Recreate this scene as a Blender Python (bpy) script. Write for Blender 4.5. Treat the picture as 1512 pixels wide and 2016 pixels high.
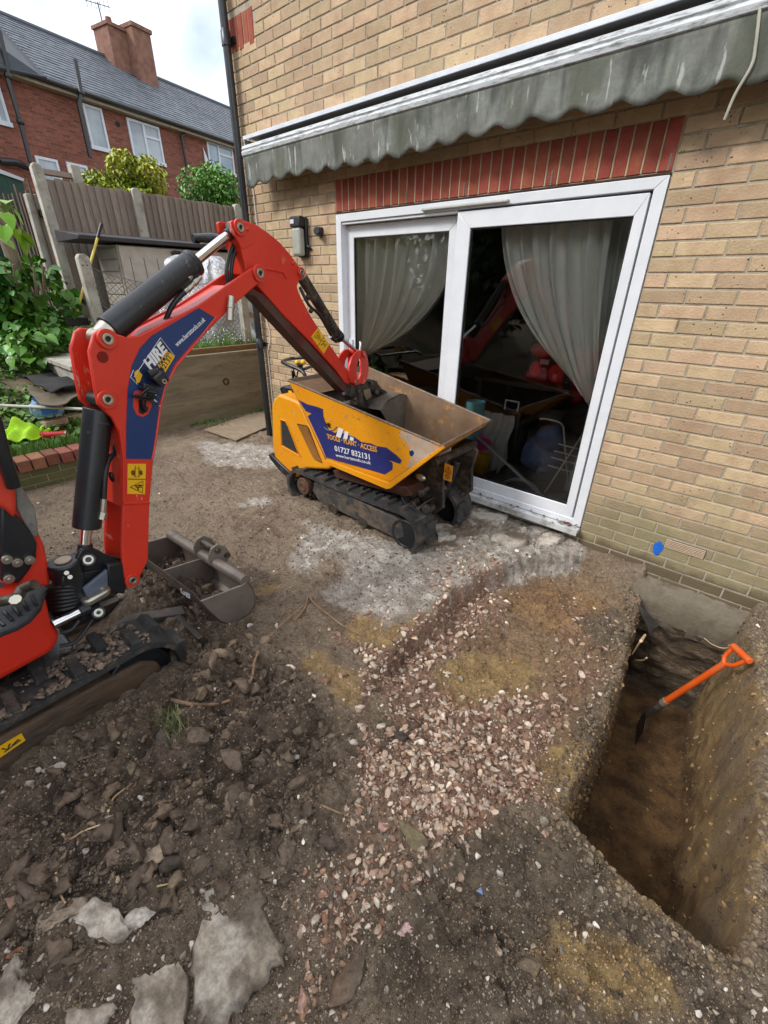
import bpy, bmesh, math, random
import numpy as np
from mathutils import Vector, Matrix

# ---------------------------------------------------------------- camera, sky, sun
for o in list(bpy.data.objects): bpy.data.objects.remove(o)
SC = bpy.context.scene
COL = SC.collection
W0, H0, F0 = 1512.0, 2016.0, 853.9
CAM = np.array([0.0, -3.05, 1.545])
RM = np.array([[0.7542929, 0.3129369, -0.5771592],
               [0.6563757, -0.3398921, 0.6735312],
               [0.0146010, -0.8868731, -0.4617824]])     # world = RM @ (right, down, forward)
cd = bpy.data.cameras.new('camera'); cam = bpy.data.objects.new('camera', cd); COL.objects.link(cam)
cd.sensor_fit = 'HORIZONTAL'; cd.sensor_width = 36; cd.lens = F0/W0*36
cd.clip_start = 0.05; cd.clip_end = 400
mw = Matrix(((RM[0][0], -RM[0][1], -RM[0][2], CAM[0]), (RM[1][0], -RM[1][1], -RM[1][2], CAM[1]),
             (RM[2][0], -RM[2][1], -RM[2][2], CAM[2]), (0, 0, 0, 1)))
cam.matrix_world = mw
SC.camera = cam

SUN_EL, SUN_AZ = math.radians(43), math.radians(205)      # azimuth: clockwise from +Y
w = bpy.data.worlds.new('World'); SC.world = w; w.use_nodes = True
nt = w.node_tree; nt.nodes.clear()
out = nt.nodes.new('ShaderNodeOutputWorld'); bg = nt.nodes.new('ShaderNodeBackground')
sky = nt.nodes.new('ShaderNodeTexSky'); sky.sky_type = 'NISHITA'; sky.sun_disc = False
sky.sun_elevation = SUN_EL; sky.sun_rotation = SUN_AZ
tc = nt.nodes.new('ShaderNodeTexCoord'); nz = nt.nodes.new('ShaderNodeTexNoise')
nz.inputs['Scale'].default_value = 2.2; nz.inputs['Detail'].default_value = 6; nz.inputs['Roughness'].default_value = .5
rp = nt.nodes.new('ShaderNodeValToRGB'); rp.color_ramp.elements[0].position = .40; rp.color_ramp.elements[1].position = .56
rp.color_ramp.elements[0].color = (3.9, 4.6, 5.7, 1); rp.color_ramp.elements[1].color = (11.0, 11.2, 11.5, 1)
mx = nt.nodes.new('ShaderNodeMixRGB'); mx.inputs[0].default_value = .88
nt.links.new(tc.outputs['Generated'], nz.inputs['Vector']); nt.links.new(nz.outputs['Fac'], rp.inputs[0])
nt.links.new(sky.outputs[0], mx.inputs[1]); nt.links.new(rp.outputs[0], mx.inputs[2])
nt.links.new(mx.outputs[0], bg.inputs[0]); bg.inputs[1].default_value = .1
nt.links.new(bg.outputs[0], out.inputs[0])
sd = bpy.data.lights.new('sun', 'SUN'); sd.energy = 1.5; sd.angle = math.radians(14); sd.color = (1, .97, .92)
so = bpy.data.objects.new('sun', sd); COL.objects.link(so)
sdir = Vector((math.sin(SUN_AZ)*math.cos(SUN_EL), math.cos(SUN_AZ)*math.cos(SUN_EL), math.sin(SUN_EL)))
so.rotation_euler = (-sdir).to_track_quat('-Z', 'Y').to_euler()
SC.view_settings.view_transform = 'Standard'; SC.view_settings.look = 'None'
SC.view_settings.gamma = 1; SC.view_settings.exposure = 1.0
SC.render.engine = 'CYCLES'

# ---------------------------------------------------------------- helpers
R = random.Random(11); rng = np.random.default_rng(5)
def A(*v): return np.array(v, float)
def ray(p): return RM @ np.array([p[0]-W0/2, p[1]-H0/2, F0])
def U(p, plane):
    """photo pixel -> the point of the real plane ('x',v) / ('y',v) / ('z',v) / (point, normal)"""
    r = ray(p)
    if isinstance(plane[0], str):
        k = 'xyz'.index(plane[0]); return CAM + r*((plane[1]-CAM[k])/r[k])
    P, n = plane
    return CAM + r*(np.dot(np.asarray(P)-CAM, n)/np.dot(r, n))
def norm(v): v = np.asarray(v, float); return v/np.linalg.norm(v)

def lin(c):
    if isinstance(c, str):
        c = [int(c[i:i+2], 16)/255 for i in (0, 2, 4)]
        c = [x/12.92 if x <= .04045 else ((x+.055)/1.055)**2.4 for x in c]
    return (c[0], c[1], c[2], 1)
MATS = {}
def M(name, c1, c2=None, rough=.6, metal=0, ns=8, dirt=None, damt=.45, ds=7, bump=.15, bs=70, spec=.5, rand=0, coat=0, stretch=None, attr=None, bd=.01):
    if name in MATS: return MATS[name]
    m = bpy.data.materials.new(name); MATS[name] = m; m.use_nodes = True
    t = m.node_tree; N = t.nodes; L = t.links; b = N['Principled BSDF']
    geo = N.new('ShaderNodeNewGeometry'); vec = geo.outputs['Position']
    if stretch:
        mp = N.new('ShaderNodeMapping'); mp.inputs['Scale'].default_value = stretch
        L.new(vec, mp.inputs[0]); vec = mp.outputs[0]
    n1 = N.new('ShaderNodeTexNoise'); n1.inputs['Scale'].default_value = ns; n1.inputs['Detail'].default_value = 5; n1.inputs['Roughness'].default_value = .6
    L.new(vec, n1.inputs['Vector'])
    mix = N.new('ShaderNodeMixRGB'); mix.inputs[1].default_value = lin(c1); mix.inputs[2].default_value = lin(c2 or c1)
    cr = N.new('ShaderNodeMapRange'); cr.inputs[1].default_value = .36; cr.inputs[2].default_value = .64
    L.new(n1.outputs['Fac'], cr.inputs[0]); L.new(cr.outputs[0], mix.inputs[0]); col = mix.outputs[0]
    if attr:
        at = N.new('ShaderNodeAttribute'); at.attribute_name = attr
        mm = N.new('ShaderNodeMixRGB'); mm.blend_type = 'MULTIPLY'; mm.inputs[0].default_value = 1
        L.new(col, mm.inputs[1]); L.new(at.outputs['Color'], mm.inputs[2]); col = mm.outputs[0]
    if rand:
        oi = N.new('ShaderNodeObjectInfo'); ad = N.new('ShaderNodeMath'); ad.operation = 'ADD'
        L.new(oi.outputs['Random'], ad.inputs[0]); L.new(geo.outputs['Random Per Island'], ad.inputs[1])
        fr = N.new('ShaderNodeMath'); fr.operation = 'FRACT'; L.new(ad.outputs[0], fr.inputs[0])
        hs = N.new('ShaderNodeHueSaturation')
        mr = N.new('ShaderNodeMapRange'); mr.inputs[3].default_value = 1-rand; mr.inputs[4].default_value = 1+rand
        L.new(fr.outputs[0], mr.inputs[0]); L.new(mr.outputs[0], hs.inputs['Value'])
        m7 = N.new('ShaderNodeMath'); m7.operation = 'MULTIPLY'; m7.inputs[1].default_value = 7.3; L.new(fr.outputs[0], m7.inputs[0])
        f7 = N.new('ShaderNodeMath'); f7.operation = 'FRACT'; L.new(m7.outputs[0], f7.inputs[0])
        m3 = N.new('ShaderNodeMapRange'); m3.inputs[3].default_value = .5-.05*rand; m3.inputs[4].default_value = .5+.05*rand
        L.new(f7.outputs[0], m3.inputs[0]); L.new(m3.outputs[0], hs.inputs['Hue'])
        L.new(col, hs.inputs['Color']); col = hs.outputs[0]
    if dirt is not None:
        n2 = N.new('ShaderNodeTexNoise'); n2.inputs['Scale'].default_value = ds; n2.inputs['Detail'].default_value = 10; n2.inputs['Roughness'].default_value = .76
        L.new(vec, n2.inputs['Vector'])
        c2r = N.new('ShaderNodeMapRange'); c2r.inputs[1].default_value = 1-damt-.07; c2r.inputs[2].default_value = 1-damt+.11
        L.new(n2.outputs['Fac'], c2r.inputs[0])
        mx = N.new('ShaderNodeMixRGB'); mx.inputs[2].default_value = lin(dirt)
        L.new(c2r.outputs[0], mx.inputs[0]); L.new(col, mx.inputs[1]); col = mx.outputs[0]
        rr = N.new('ShaderNodeMapRange'); rr.inputs[3].default_value = rough; rr.inputs[4].default_value = .9
        L.new(c2r.outputs[0], rr.inputs[0]); L.new(rr.outputs[0], b.inputs['Roughness'])
        if metal:
            r2 = N.new('ShaderNodeMapRange'); r2.inputs[3].default_value = metal; r2.inputs[4].default_value = 0
            L.new(c2r.outputs[0], r2.inputs[0]); L.new(r2.outputs[0], b.inputs['Metallic'])
    else:
        b.inputs['Roughness'].default_value = rough
    if not (dirt is not None and metal): b.inputs['Metallic'].default_value = metal
    b.inputs['Specular IOR Level'].default_value = spec
    if coat: b.inputs['Coat Weight'].default_value = coat; b.inputs['Coat Roughness'].default_value = .1
    L.new(col, b.inputs['Base Color'])
    if bump:
        n3 = N.new('ShaderNodeTexNoise'); n3.inputs['Scale'].default_value = bs; n3.inputs['Detail'].default_value = 6; n3.inputs['Roughness'].default_value = .65
        L.new(vec, n3.inputs['Vector'])
        bp = N.new('ShaderNodeBump'); bp.inputs['Strength'].default_value = bump; bp.inputs['Distance'].default_value = bd
        L.new(n3.outputs['Fac'], bp.inputs['Height']); L.new(bp.outputs[0], b.inputs['Normal'])
    return m

def tag(o, label=None, cat=None, group=None, kind=None):
    if label: o['label'] = label
    if cat: o['category'] = cat
    if group: o['group'] = group
    if kind: o['kind'] = kind
    return o
def root_loc(o):
    while o.parent: o = o.parent
    return np.array(o.location)
def thing(name, loc, label, cat, group=None):
    e = bpy.data.objects.new(name, None); COL.objects.link(e); e.location = Vector(loc); e.empty_display_size = .1
    return tag(e, label, cat, group)

class MB:
    def __init__(s): s.v = []; s.f = []
    def add(s, V, F):
        k = len(s.v); s.v += [tuple(map(float, p)) for p in V]; s.f += [tuple(i+k for i in f) for f in F]; return s
    def box(s, c, size, rot=None):
        c = A(*c); hx, hy, hz = [q/2 for q in size]
        V = [A(x, y, z) for x in (-hx, hx) for y in (-hy, hy) for z in (-hz, hz)]
        if rot is not None: V = [rot @ p for p in V]
        return s.add([c+p for p in V], [(0, 1, 3, 2), (4, 6, 7, 5), (0, 4, 5, 1), (2, 3, 7, 6), (0, 2, 6, 4), (1, 5, 7, 3)])
    def bounds(s, a, b): return s.box([(a[i]+b[i])/2 for i in range(3)], [abs(b[i]-a[i]) for i in range(3)])
    def prism(s, P, vec):
        P = [A(*p) for p in P]; n = len(P); vec = A(*vec)
        # outward orientation
        nn = sum(np.cross(P[i]-P[0], P[(i+1) % n]-P[0]) for i in range(n))
        if np.dot(nn, vec) > 0: P = P[::-1]
        V = P+[p+vec for p in P]
        return s.add(V, [tuple(range(n)), tuple(range(2*n-1, n-1, -1))]+[(i, i+n, (i+1) % n+n, (i+1) % n) for i in range(n)])
    def cyl(s, p0, p1, r0, r1=None, seg=20, caps=True):
        r1 = r0 if r1 is None else r1; p0 = A(*p0); p1 = A(*p1); d = norm(p1-p0)
        a = norm(np.cross(d, (0, 0, 1) if abs(d[2]) < .9 else (1, 0, 0))); b = np.cross(d, a)
        V = []; F = []
        for p, r in ((p0, r0), (p1, r1)):
            V += [p+r*(a*math.cos(t)+b*math.sin(t)) for t in [2*math.pi*i/seg for i in range(seg)]]
        F = [(i, (i+1) % seg, (i+1) % seg+seg, i+seg) for i in range(seg)]
        if caps: F += [tuple(range(seg-1, -1, -1)), tuple(range(seg, 2*seg))]
        return s.add(V, F)
    def ring(s, p0, p1, ro, ri, seg=24):
        p0 = A(*p0); p1 = A(*p1); d = norm(p1-p0)
        a = norm(np.cross(d, (0, 0, 1) if abs(d[2]) < .9 else (1, 0, 0))); b = np.cross(d, a)
        V = []
        for p, r in ((p0, ro), (p1, ro), (p1, ri), (p0, ri)):
            V += [p+r*(a*math.cos(t)+b*math.sin(t)) for t in [2*math.pi*i/seg for i in range(seg)]]
        F = []
        for k in range(4):
            for i in range(seg): F.append((k*seg+i, k*seg+(i+1) % seg, ((k+1) % 4)*seg+(i+1) % seg, ((k+1) % 4)*seg+i))
        return s.add(V, F)
    def tube(s, P, r, seg=8, caps=True):
        P = [A(*p) for p in P]; n = len(P); V = []; F = []; up = None
        for i, p in enumerate(P):
            d = norm(P[min(i+1, n-1)]-P[max(i-1, 0)])
            if up is None: up = norm(np.cross(d, (0, 0, 1) if abs(d[2]) < .9 else (1, 0, 0)))
            a = norm(up-d*np.dot(up, d)); up = a; b = np.cross(d, a)
            rr = r[i] if hasattr(r, '__len__') else r
            V += [p+rr*(a*math.cos(t)+b*math.sin(t)) for t in [2*math.pi*k/seg for k in range(seg)]]
        for i in range(n-1):
            for k in range(seg): F.append((i*seg+k, i*seg+(k+1) % seg, (i+1)*seg+(k+1) % seg, (i+1)*seg+k))
        if caps: F += [tuple(range(seg-1, -1, -1)), tuple(range((n-1)*seg, n*seg))]
        return s.add(V, F)
    def plate(s, Q, th):
        Q = [A(*q) for q in Q]; n = norm(np.cross(Q[1]-Q[0], Q[2]-Q[0])); return s.prism(Q, n*th)
    def grid(s, P):            # P[i][j] 3d points
        n, m = len(P), len(P[0])
        V = [p for row in P for p in row]
        return s.add(V, [(i*m+j, i*m+j+1, (i+1)*m+j+1, (i+1)*m+j) for i in range(n-1) for j in range(m-1)])
    def sph(s, c, r, seg=12, rings=8):
        c = A(*c); r = A(*r) if hasattr(r, '__len__') else A(r, r, r); P = []
        for i in range(rings+1):
            th = math.pi*i/rings
            P.append([c+r*A(math.sin(th)*math.cos(2*math.pi*j/seg), math.sin(th)*math.sin(2*math.pi*j/seg), math.cos(th)) for j in range(seg+1)])
        return s.grid(P)
    def build(s, name, mat, parent=None, smooth=40, bevel=0, solid=0, seg=2):
        me = bpy.data.meshes.new(name)
        o = bpy.data.objects.new(name, me)
        off = A(0, 0, 0)
        if parent is not None: o.parent = parent; off = root_loc(parent)
        me.from_pydata([tuple(np.array(p)-off) for p in s.v], [], s.f); me.validate()
        me.materials.append(mat)
        if smooth:
            bm = bmesh.new(); bm.from_mesh(me); bmesh.ops.remove_doubles(bm, verts=bm.verts, dist=1e-5)
            lim = math.radians(smooth)
            for f in bm.faces: f.smooth = True
            for e in bm.edges:
                if len(e.link_faces) == 2: e.smooth = e.calc_face_angle(0) < lim
            bm.to_mesh(me); bm.free()
        if solid:
            md = o.modifiers.new('solid', 'SOLIDIFY'); md.thickness = solid; md.offset = 0
        if bevel:
            md = o.modifiers.new('bevel', 'BEVEL'); md.width = bevel; md.segments = seg; md.limit_method = 'ANGLE'; md.angle_limit = math.radians(35)
        COL.objects.link(o); return o

def bez(P, n=16):
    """Catmull-Rom through points"""
    P = [A(*p) for p in P]; Q = [2*P[0]-P[1]]+P+[2*P[-1]-P[-2]]; out = []
    for i in range(1, len(Q)-2):
        for k in range(n):
            t = k/n
            out.append(.5*((2*Q[i])+(Q[i+1]-Q[i-1])*t+(2*Q[i-1]-5*Q[i]+4*Q[i+1]-Q[i+2])*t*t+(3*Q[i]-Q[i-1]-3*Q[i+1]+Q[i+2])*t**3))
    out.append(P[-1]); return out

def npmesh(name, V, F, mat, parent=None, smooth=False, colors=None, cname='tint'):
    V = np.asarray(V, np.float32); F = np.asarray(F, np.int32); k = F.shape[1]
    me = bpy.data.meshes.new(name)
    off = root_loc(parent) if parent is not None else A(0, 0, 0)
    me.vertices.add(len(V)); me.vertices.foreach_set('co', (V-off.astype(np.float32)).ravel())
    me.loops.add(F.size); me.loops.foreach_set('vertex_index', F.ravel())
    me.polygons.add(len(F)); me.polygons.foreach_set('loop_start', np.arange(0, F.size, k, dtype=np.int32))
    me.polygons.foreach_set('loop_total', np.full(len(F), k, np.int32))
    if smooth: me.polygons.foreach_set('use_smooth', np.ones(len(F), bool))
    if colors is not None:
        ca = me.color_attributes.new(cname, 'FLOAT_COLOR', 'POINT')
        c4 = np.ones((len(V), 4), np.float32); c4[:, :colors.shape[1]] = colors; ca.data.foreach_set('color', c4.ravel())
    me.update(calc_edges=True)
    me.materials.append(mat)
    o = bpy.data.objects.new(name, me); COL.objects.link(o)
    if parent is not None: o.parent = parent
    return o

def text(s, p0, p1, n, mat, parent, hfac=1.0, bold=.02, off=.002, name='lettering', shear=0, squeeze=True):
    """flat lettering from p0 to p1 on a plane with outward normal n; hfac = cap height / length"""
    cu = bpy.data.curves.new('t', 'FONT'); cu.body = s; cu.size = 1; cu.offset = bold; cu.shear = shear; cu.resolution_u = 3
    to = bpy.data.objects.new('t', cu); COL.objects.link(to)
    dg = bpy.context.evaluated_depsgraph_get(); me = bpy.data.meshes.new_from_object(to.evaluated_get(dg))
    bpy.data.objects.remove(to)
    V = np.array([v.co[:] for v in me.vertices]); p0 = A(*p0); p1 = A(*p1); n = norm(n)
    r = norm(p1-p0); u = norm(np.cross(n, r)); Lx = np.linalg.norm(p1-p0)
    mn, mxx = V.min(0), V.max(0); sx = Lx/(mxx[0]-mn[0]); sy = hfac*Lx/.7
    P = p0+np.outer((V[:, 0]-mn[0])*sx, r)+np.outer(V[:, 1]*sy, u)+n*off
    off2 = root_loc(parent) if parent is not None else A(0, 0, 0)
    me.vertices.foreach_set('co', (P-off2).astype(np.float32).ravel()); me.materials.clear(); me.materials.append(mat); me.update()
    me.name = name; o = bpy.data.objects.new(name, me); COL.objects.link(o); o.parent = parent; return o

# ---------------------------------------------------------------- numpy noise
def _h(ix, iy, s):
    n = (ix.astype(np.int64)*374761393+iy.astype(np.int64)*668265263+s*1442695040888963) & 0x7fffffff
    n = (n ^ (n >> 13))*1274126177 & 0x7fffffff
    n = (n ^ (n >> 16)) & 0xffff
    return n/65535.0
def vn(x, y, s=0):
    ix = np.floor(x); iy = np.floor(y); fx = x-ix; fy = y-iy; fx = fx*fx*(3-2*fx); fy = fy*fy*(3-2*fy)
    a = _h(ix, iy, s); b = _h(ix+1, iy, s); c = _h(ix, iy+1, s); d = _h(ix+1, iy+1, s)
    return (a*(1-fx)+b*fx)*(1-fy)+(c*(1-fx)+d*fx)*fy
def fbm(x, y, sc, o=4, s=0, g=.5):
    t = 0; a = 1; w_ = 0
    for k in range(o): t = t+a*(vn(x*sc+k*17.3, y*sc-k*9.1, s+k)-.5); w_ += a; a *= g; sc *= 2.03
    return t/w_*2
def bumps(x, y, sc, s=0, dens=1.0):
    """rounded lumps (cells), 0..1"""
    X = x*sc; Y = y*sc; ix = np.floor(X); iy = np.floor(Y); best = np.zeros_like(X)
    for dx in (-1, 0, 1):
        for dy in (-1, 0, 1):
            cx = ix+dx; cy = iy+dy
            px = cx+.15+.7*_h(cx, cy, s); py = cy+.15+.7*_h(cx, cy, s+5); r = .35+.4*_h(cx, cy, s+9)
            on = _h(cx, cy, s+13) < dens
            d2 = ((X-px)**2+(Y-py)**2)/(r*r)
            best = np.maximum(best, np.where(on, np.sqrt(np.clip(1-d2, 0, 1))*r*1.6, 0))
    return best
def gblur(a, sig):
    r = int(sig*3)+1; k = np.exp(-.5*(np.arange(-r, r+1)/sig)**2); k /= k.sum()
    p = np.pad(a, r, mode='edge')
    p = np.apply_along_axis(lambda m: np.convolve(m, k, 'valid'), 0, p)
    return np.apply_along_axis(lambda m: np.convolve(m, k, 'valid'), 1, p)

# ---------------------------------------------------------------- ground
GX0, GY0, GD = -6.2, -4.7, .015
GNX, GNY = int(7.9/GD), int(5.1/GD)
gx = GX0+np.arange(GNX)*GD; gy = GY0+np.arange(GNY)*GD
GXX, GYY = np.meshgrid(gx, gy, indexing='ij')
def polymask(P):
    P = np.array(P); x = GXX; y = GYY; inside = np.zeros(x.shape, bool); n = len(P)
    for i in range(n):
        x0, y0 = P[i][:2]; x1, y1 = P[(i+1) % n][:2]
        if y0 == y1: continue
        c = ((y0 > y) != (y1 > y)) & (x < (x1-x0)*(y-y0)/(y1-y0)+x0); inside ^= c
    return inside.astype(float)
def pz(pix, z): return [U(p, ('z', z)) for p in pix]
def zone(polys, z, sig):
    m = np.zeros(GXX.shape)
    for P in polys: m = np.maximum(m, polymask(pz(P, z)))
    return gblur(m, sig/GD)
LOWP = [(1168, 1085), (1010, 1112), (960, 1140), (890, 1175), (865, 1225), (790, 1280), (745, 1330), (715, 1380), (705, 1430), (730, 1500), (800, 1560), (900, 1590), (1040, 1580), (1115, 1600), (1180, 1480), (1245, 1330), (1290, 1210), (1290, 1130), (1250, 1100)]
Z_low = zone([LOWP], -.15, .010)
Z_low2 = zone([[(1168, 1100), (1010, 1140), (940, 1190), (900, 1260), (840, 1320), (780, 1380), (760, 1450), (900, 1500), (1100, 1480), (1180, 1400), (1262, 1210)]], -.2, .10)
Z_heap = zone([[(0, 1560), (340, 1330), (480, 1250), (640, 1400), (690, 1500), (640, 1640), (560, 1760), (480, 1720), (330, 1740), (180, 1850), (0, 1960)],
               [(250, 1110), (400, 1080), (470, 1230), (380, 1290), (270, 1240)]], -.1, .10)
Z_pink = zone([[(870, 1105), (970, 1120), (1010, 1180), (900, 1240), (860, 1300), (880, 1350), (1060, 1335), (1100, 1400), (1110, 1470), (1080, 1560), (1010, 1600), (930, 1660), (840, 1650), (730, 1620), (690, 1540), (740, 1470), (790, 1400), (760, 1370), (700, 1420), (690, 1370), (800, 1260), (855, 1230), (860, 1170)],
               [(600, 1340), (680, 1340), (700, 1400)], [(640, 1280), (760, 1220), (830, 1240), (740, 1310), (680, 1290)]], -.18, .035)
Z_pink2 = zone([[(640, 1640), (760, 1620), (930, 1660), (900, 1700), (760, 1740), (690, 1840), (660, 2016), (560, 2016), (570, 1800)],
                [(1100, 1150), (1230, 1180), (1240, 1320), (1150, 1400), (1080, 1330), (1110, 1230)]], -.15, .05)
Z_yel = zone([[(615, 1295), (665, 1330), (715, 1350), (705, 1430), (650, 1370), (590, 1330)], [(910, 1255), (1060, 1265), (1045, 1330), (900, 1375), (895, 1320), (860, 1310)],
              [(1110, 1440), (1195, 1430), (1180, 1500), (1120, 1610), (1060, 1540), (1050, 1480)], [(500, 1160), (550, 1165), (545, 1190), (500, 1200)],
              [(700, 1215), (830, 1230), (790, 1290), (680, 1270)], [(1120, 1610), (1200, 1690), (1430, 1880), (1440, 1920), (1250, 1800), (1120, 1660)],
              [(1060, 1880), (1200, 1850), (1320, 1960), (1360, 2016), (1100, 2016)], [(1440, 1150), (1475, 1300), (1500, 1500), (1490, 1700), (1440, 1900), (1400, 1870), (1470, 1500), (1440, 1250)]], -.17, .03)
Z_pale = zone([[(590, 1080), (600, 1020), (640, 1040), (800, 1085), (860, 1080), (960, 1040), (1010, 1010), (1160, 1050), (1180, 1085), (1010, 1115), (930, 1140), (880, 1175), (790, 1240), (700, 1220), (640, 1170), (690, 1110)],
               [(380, 870), (540, 880), (560, 930), (420, 920)], [(480, 990), (540, 985), (545, 1005), (490, 1010)], [(560, 1090), (620, 1080), (640, 1130), (580, 1130)]], -.12, .05)
Z_dark = zone([[(900, 1660), (1120, 1620), (1300, 1800), (1440, 1930), (1512, 2016), (1512, 2016), (1000, 2016), (760, 2016), (740, 1850), (830, 1720)], [(1490, 1180), (1512, 1180), (1512, 1950), (1480, 1900), (1500, 1500)],
               [(1180, 1330), (1240, 1330), (1180, 1470), (1120, 1470)], [(1150, 1180), (1270, 1150), (1260, 1230), (1190, 1270)], [(740, 1420), (820, 1400), (815, 1480), (760, 1490), (730, 1450)]], -.14, .05)
TRP = [U((1281, 1150), ('z', -.22)), U((1266, 1210), ('z', -.22)), U((1240, 1330), ('z', -.24)), U((1180, 1480), ('z', -.22)), U((1122, 1610), ('z', -.17)),
       U((1190, 1690), ('z', -.15)), U((1425, 1870), ('z', -.14)), U((1438, 1790), ('z', -.12)), U((1470, 1600), ('z', -.1)), U((1478, 1450), ('z', -.1)), U((1474, 1330), ('z', -.1)), U((1458, 1240), ('z', -.12)), A(.31, -.09, 0), A(.31, .09, 0), A(-.22, .09, 0), A(-.2, -.09, 0)]
Z_tr = gblur(polymask(TRP), .017/GD)
Z_trm = gblur(polymask(TRP), .06/GD)
def samp(Z, x, y):
    fx = np.clip((x-GX0)/GD, 0, GNX-1.001); fy = np.clip((y-GY0)/GD, 0, GNY-1.001)
    ix = fx.astype(int); iy = fy.astype(int); fx = fx-ix; fy = fy-iy
    v = (Z[ix, iy]*(1-fx)+Z[ix+1, iy]*fx)*(1-fy)+(Z[ix, iy+1]*(1-fx)+Z[ix+1, iy+1]*fx)*fy
    ok = (x > GX0) & (x < gx[-1]) & (y > GY0) & (y < gy[-1])
    return np.where(ok, v, 0)
def sst(a, b, x): t = np.clip((x-a)/(b-a), 0, 1); return t*t*(3-2*t)
def warp(x, y, amp=.03):
    return x+amp*fbm(x, y, 7, 4, 31), y+amp*fbm(x, y, 7, 4, 57)
def Zs(Z, x, y, amp=.045):
    X, Y = warp(x, y, amp); return samp(Z, X, Y)
def H(x, y, fine=True):
    x = np.asarray(x, float); y = np.asarray(y, float)
    low = Zs(Z_low, x, y, .04)*sst(-.02, -.10, y)*sst(-2.25, -1.6, y); low2 = samp(Z_low2, x, y); heap = samp(Z_heap, x, y); pale = Zs(Z_pale, x, y)
    tX, tY = warp(x, y, .014); tr = samp(Z_tr, tX, tY)
    z = -.115+.035*fbm(x, y, .9, 3, 3)*np.clip(1-np.abs(x+1.5)/6, 0, 1)
    z = z-.15*low-.04*low2+.045*heap
    near = ((x > -4.65) & (x < 1.7) & (y > -4.6) & (y < .1)).astype(float)
    if fine:
        dkh = samp(Z_dark, x, y); rgh = np.clip(.5+dkh*.55+heap*.9+low*.35-pale*.15, .1, 1.4)*near
        z = z+rgh*(.016*fbm(x, y, 9, 4, 8)+.011*bumps(x, y, 14, 3, .6)*2+.008*bumps(x+.3, y, 31, 4, .7)*2)+heap*near*(.085*bumps(x, y, 5.2, 21, .5)+.045*bumps(x, y, 9, 25, .55)+.02*fbm(x, y, 4, 3, 77))
        z = z+near*.006*fbm(x, y, 55, 4, 14)+near*(1-low)*.022*fbm(x, y, 2.6, 3, 33)+near*samp(Z_dark, x, y)*(1-samp(Z_trm, x, y))*(.030*bumps(x, y, 7, 51, .6)+.03*fbm(x, y, 5, 4, 53))+.10*np.exp(-((x+2.12)**2/.09+(y+2.47)**2/.012))
    # raised garden to the left
    g = .86+.35*sst(-7.6, -8.5, x)
    slope = .10+.66*sst(-4.8, -7.6, x)+.35*sst(-7.6, -8.6, x)
    up = np.where(y > -1.46, np.where(x < -5.62, g-.14, 0), 0)
    z = np.where((x < -5.62) & (y > -1.46), g-.14+.02*fbm(x, y, 2, 3, 2), z)
    z = np.where((x < -4.80) & (y <= -1.60), slope+.03*fbm(x, y, 3, 3, 2), z)
    z = np.where((x < -5.62) & (y <= -1.46) & (y > -1.6), slope, z)
    z = np.where((y > .1) & (x > -4.4), -.15, z)
    fl = -.93+.015*fbm(x, y, 10, 3, 44)+.05*sst(-.9, -1.9, y)
    z = z*(1-tr)+fl*tr
    return z
def Hs(x, y): return float(H(np.array([x]), np.array([y]))[0])
def G(p):
    """photo pixel -> where its line of sight meets the ground"""
    r = norm(ray(p)); t = np.arange(.6, 9, .008); q = CAM+r*t[:, None]; b = q[:, 2] < H(q[:, 0], q[:, 1])
    return q[int(np.argmax(b))] if b.any() else q[-1]

def axis(pts):
    out = []
    for (a, b, s) in pts: out += list(np.arange(a, b-1e-9, s))
    out.append(pts[-1][1]); return np.array(out)
ax = axis([(-160, -20, 14), (-20, -9, 1), (-9, -6, .12), (-6, -4.9, .05), (-4.9, -3.0, .02), (-3.0, -2.3, .010), (-2.3, -.32, .0058), (-.32, .60, .0065), (.60, 1.1, .02), (1.1, 4, .2), (4, 20, 4), (20, 160, 20)])
ay = axis([(-160, -20, 14), (-20, -6, 1), (-6, -4, .08), (-4, -3.5, .02), (-3.5, -1.0, .0058), (-1.0, .12, .0085), (.12, 1, .08), (1, 6, .3), (6, 30, 4), (30, 160, 20)])
XX, YY = np.meshgrid(ax, ay, indexing='ij')
ZZ = H(XX, YY)
nx, ny = XX.shape
idx = np.arange(nx*ny).reshape(nx, ny)
Fq = np.stack([idx[:-1, :-1], idx[1:, :-1], idx[1:, 1:], idx[:-1, 1:]], -1).reshape(-1, 4)
xr, yr = XX.ravel(), YY.ravel()
pk = np.clip(Zs(Z_pink, xr, yr, .08)+Zs(Z_pink2, xr, yr, .1)*.55, 0, 1)
ye = Zs(Z_yel, xr, yr, .07); pl = Zs(Z_pale, xr, yr, .1); dk = np.clip(Zs(Z_dark, xr, yr, .08)+samp(Z_trm, xr, yr)*0, 0, 1)
trc = Zs(Z_tr, xr, yr, .014)
far = ((xr < -4.8) | (yr < -5) | (xr > 3)).astype(float)*np.where((ZZ.ravel() < .05) & (xr < -4.7) & (xr > -6), 0, 1)*np.clip(.55+fbm(xr, yr, 2, 4, 61), 0, 1)
hpz = np.clip(samp(Z_heap, xr, yr)+.35*fbm(xr, yr, 3, 4, 91), 0, 1)
cols = np.stack([pk, ye, pl, hpz], -1)

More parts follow.
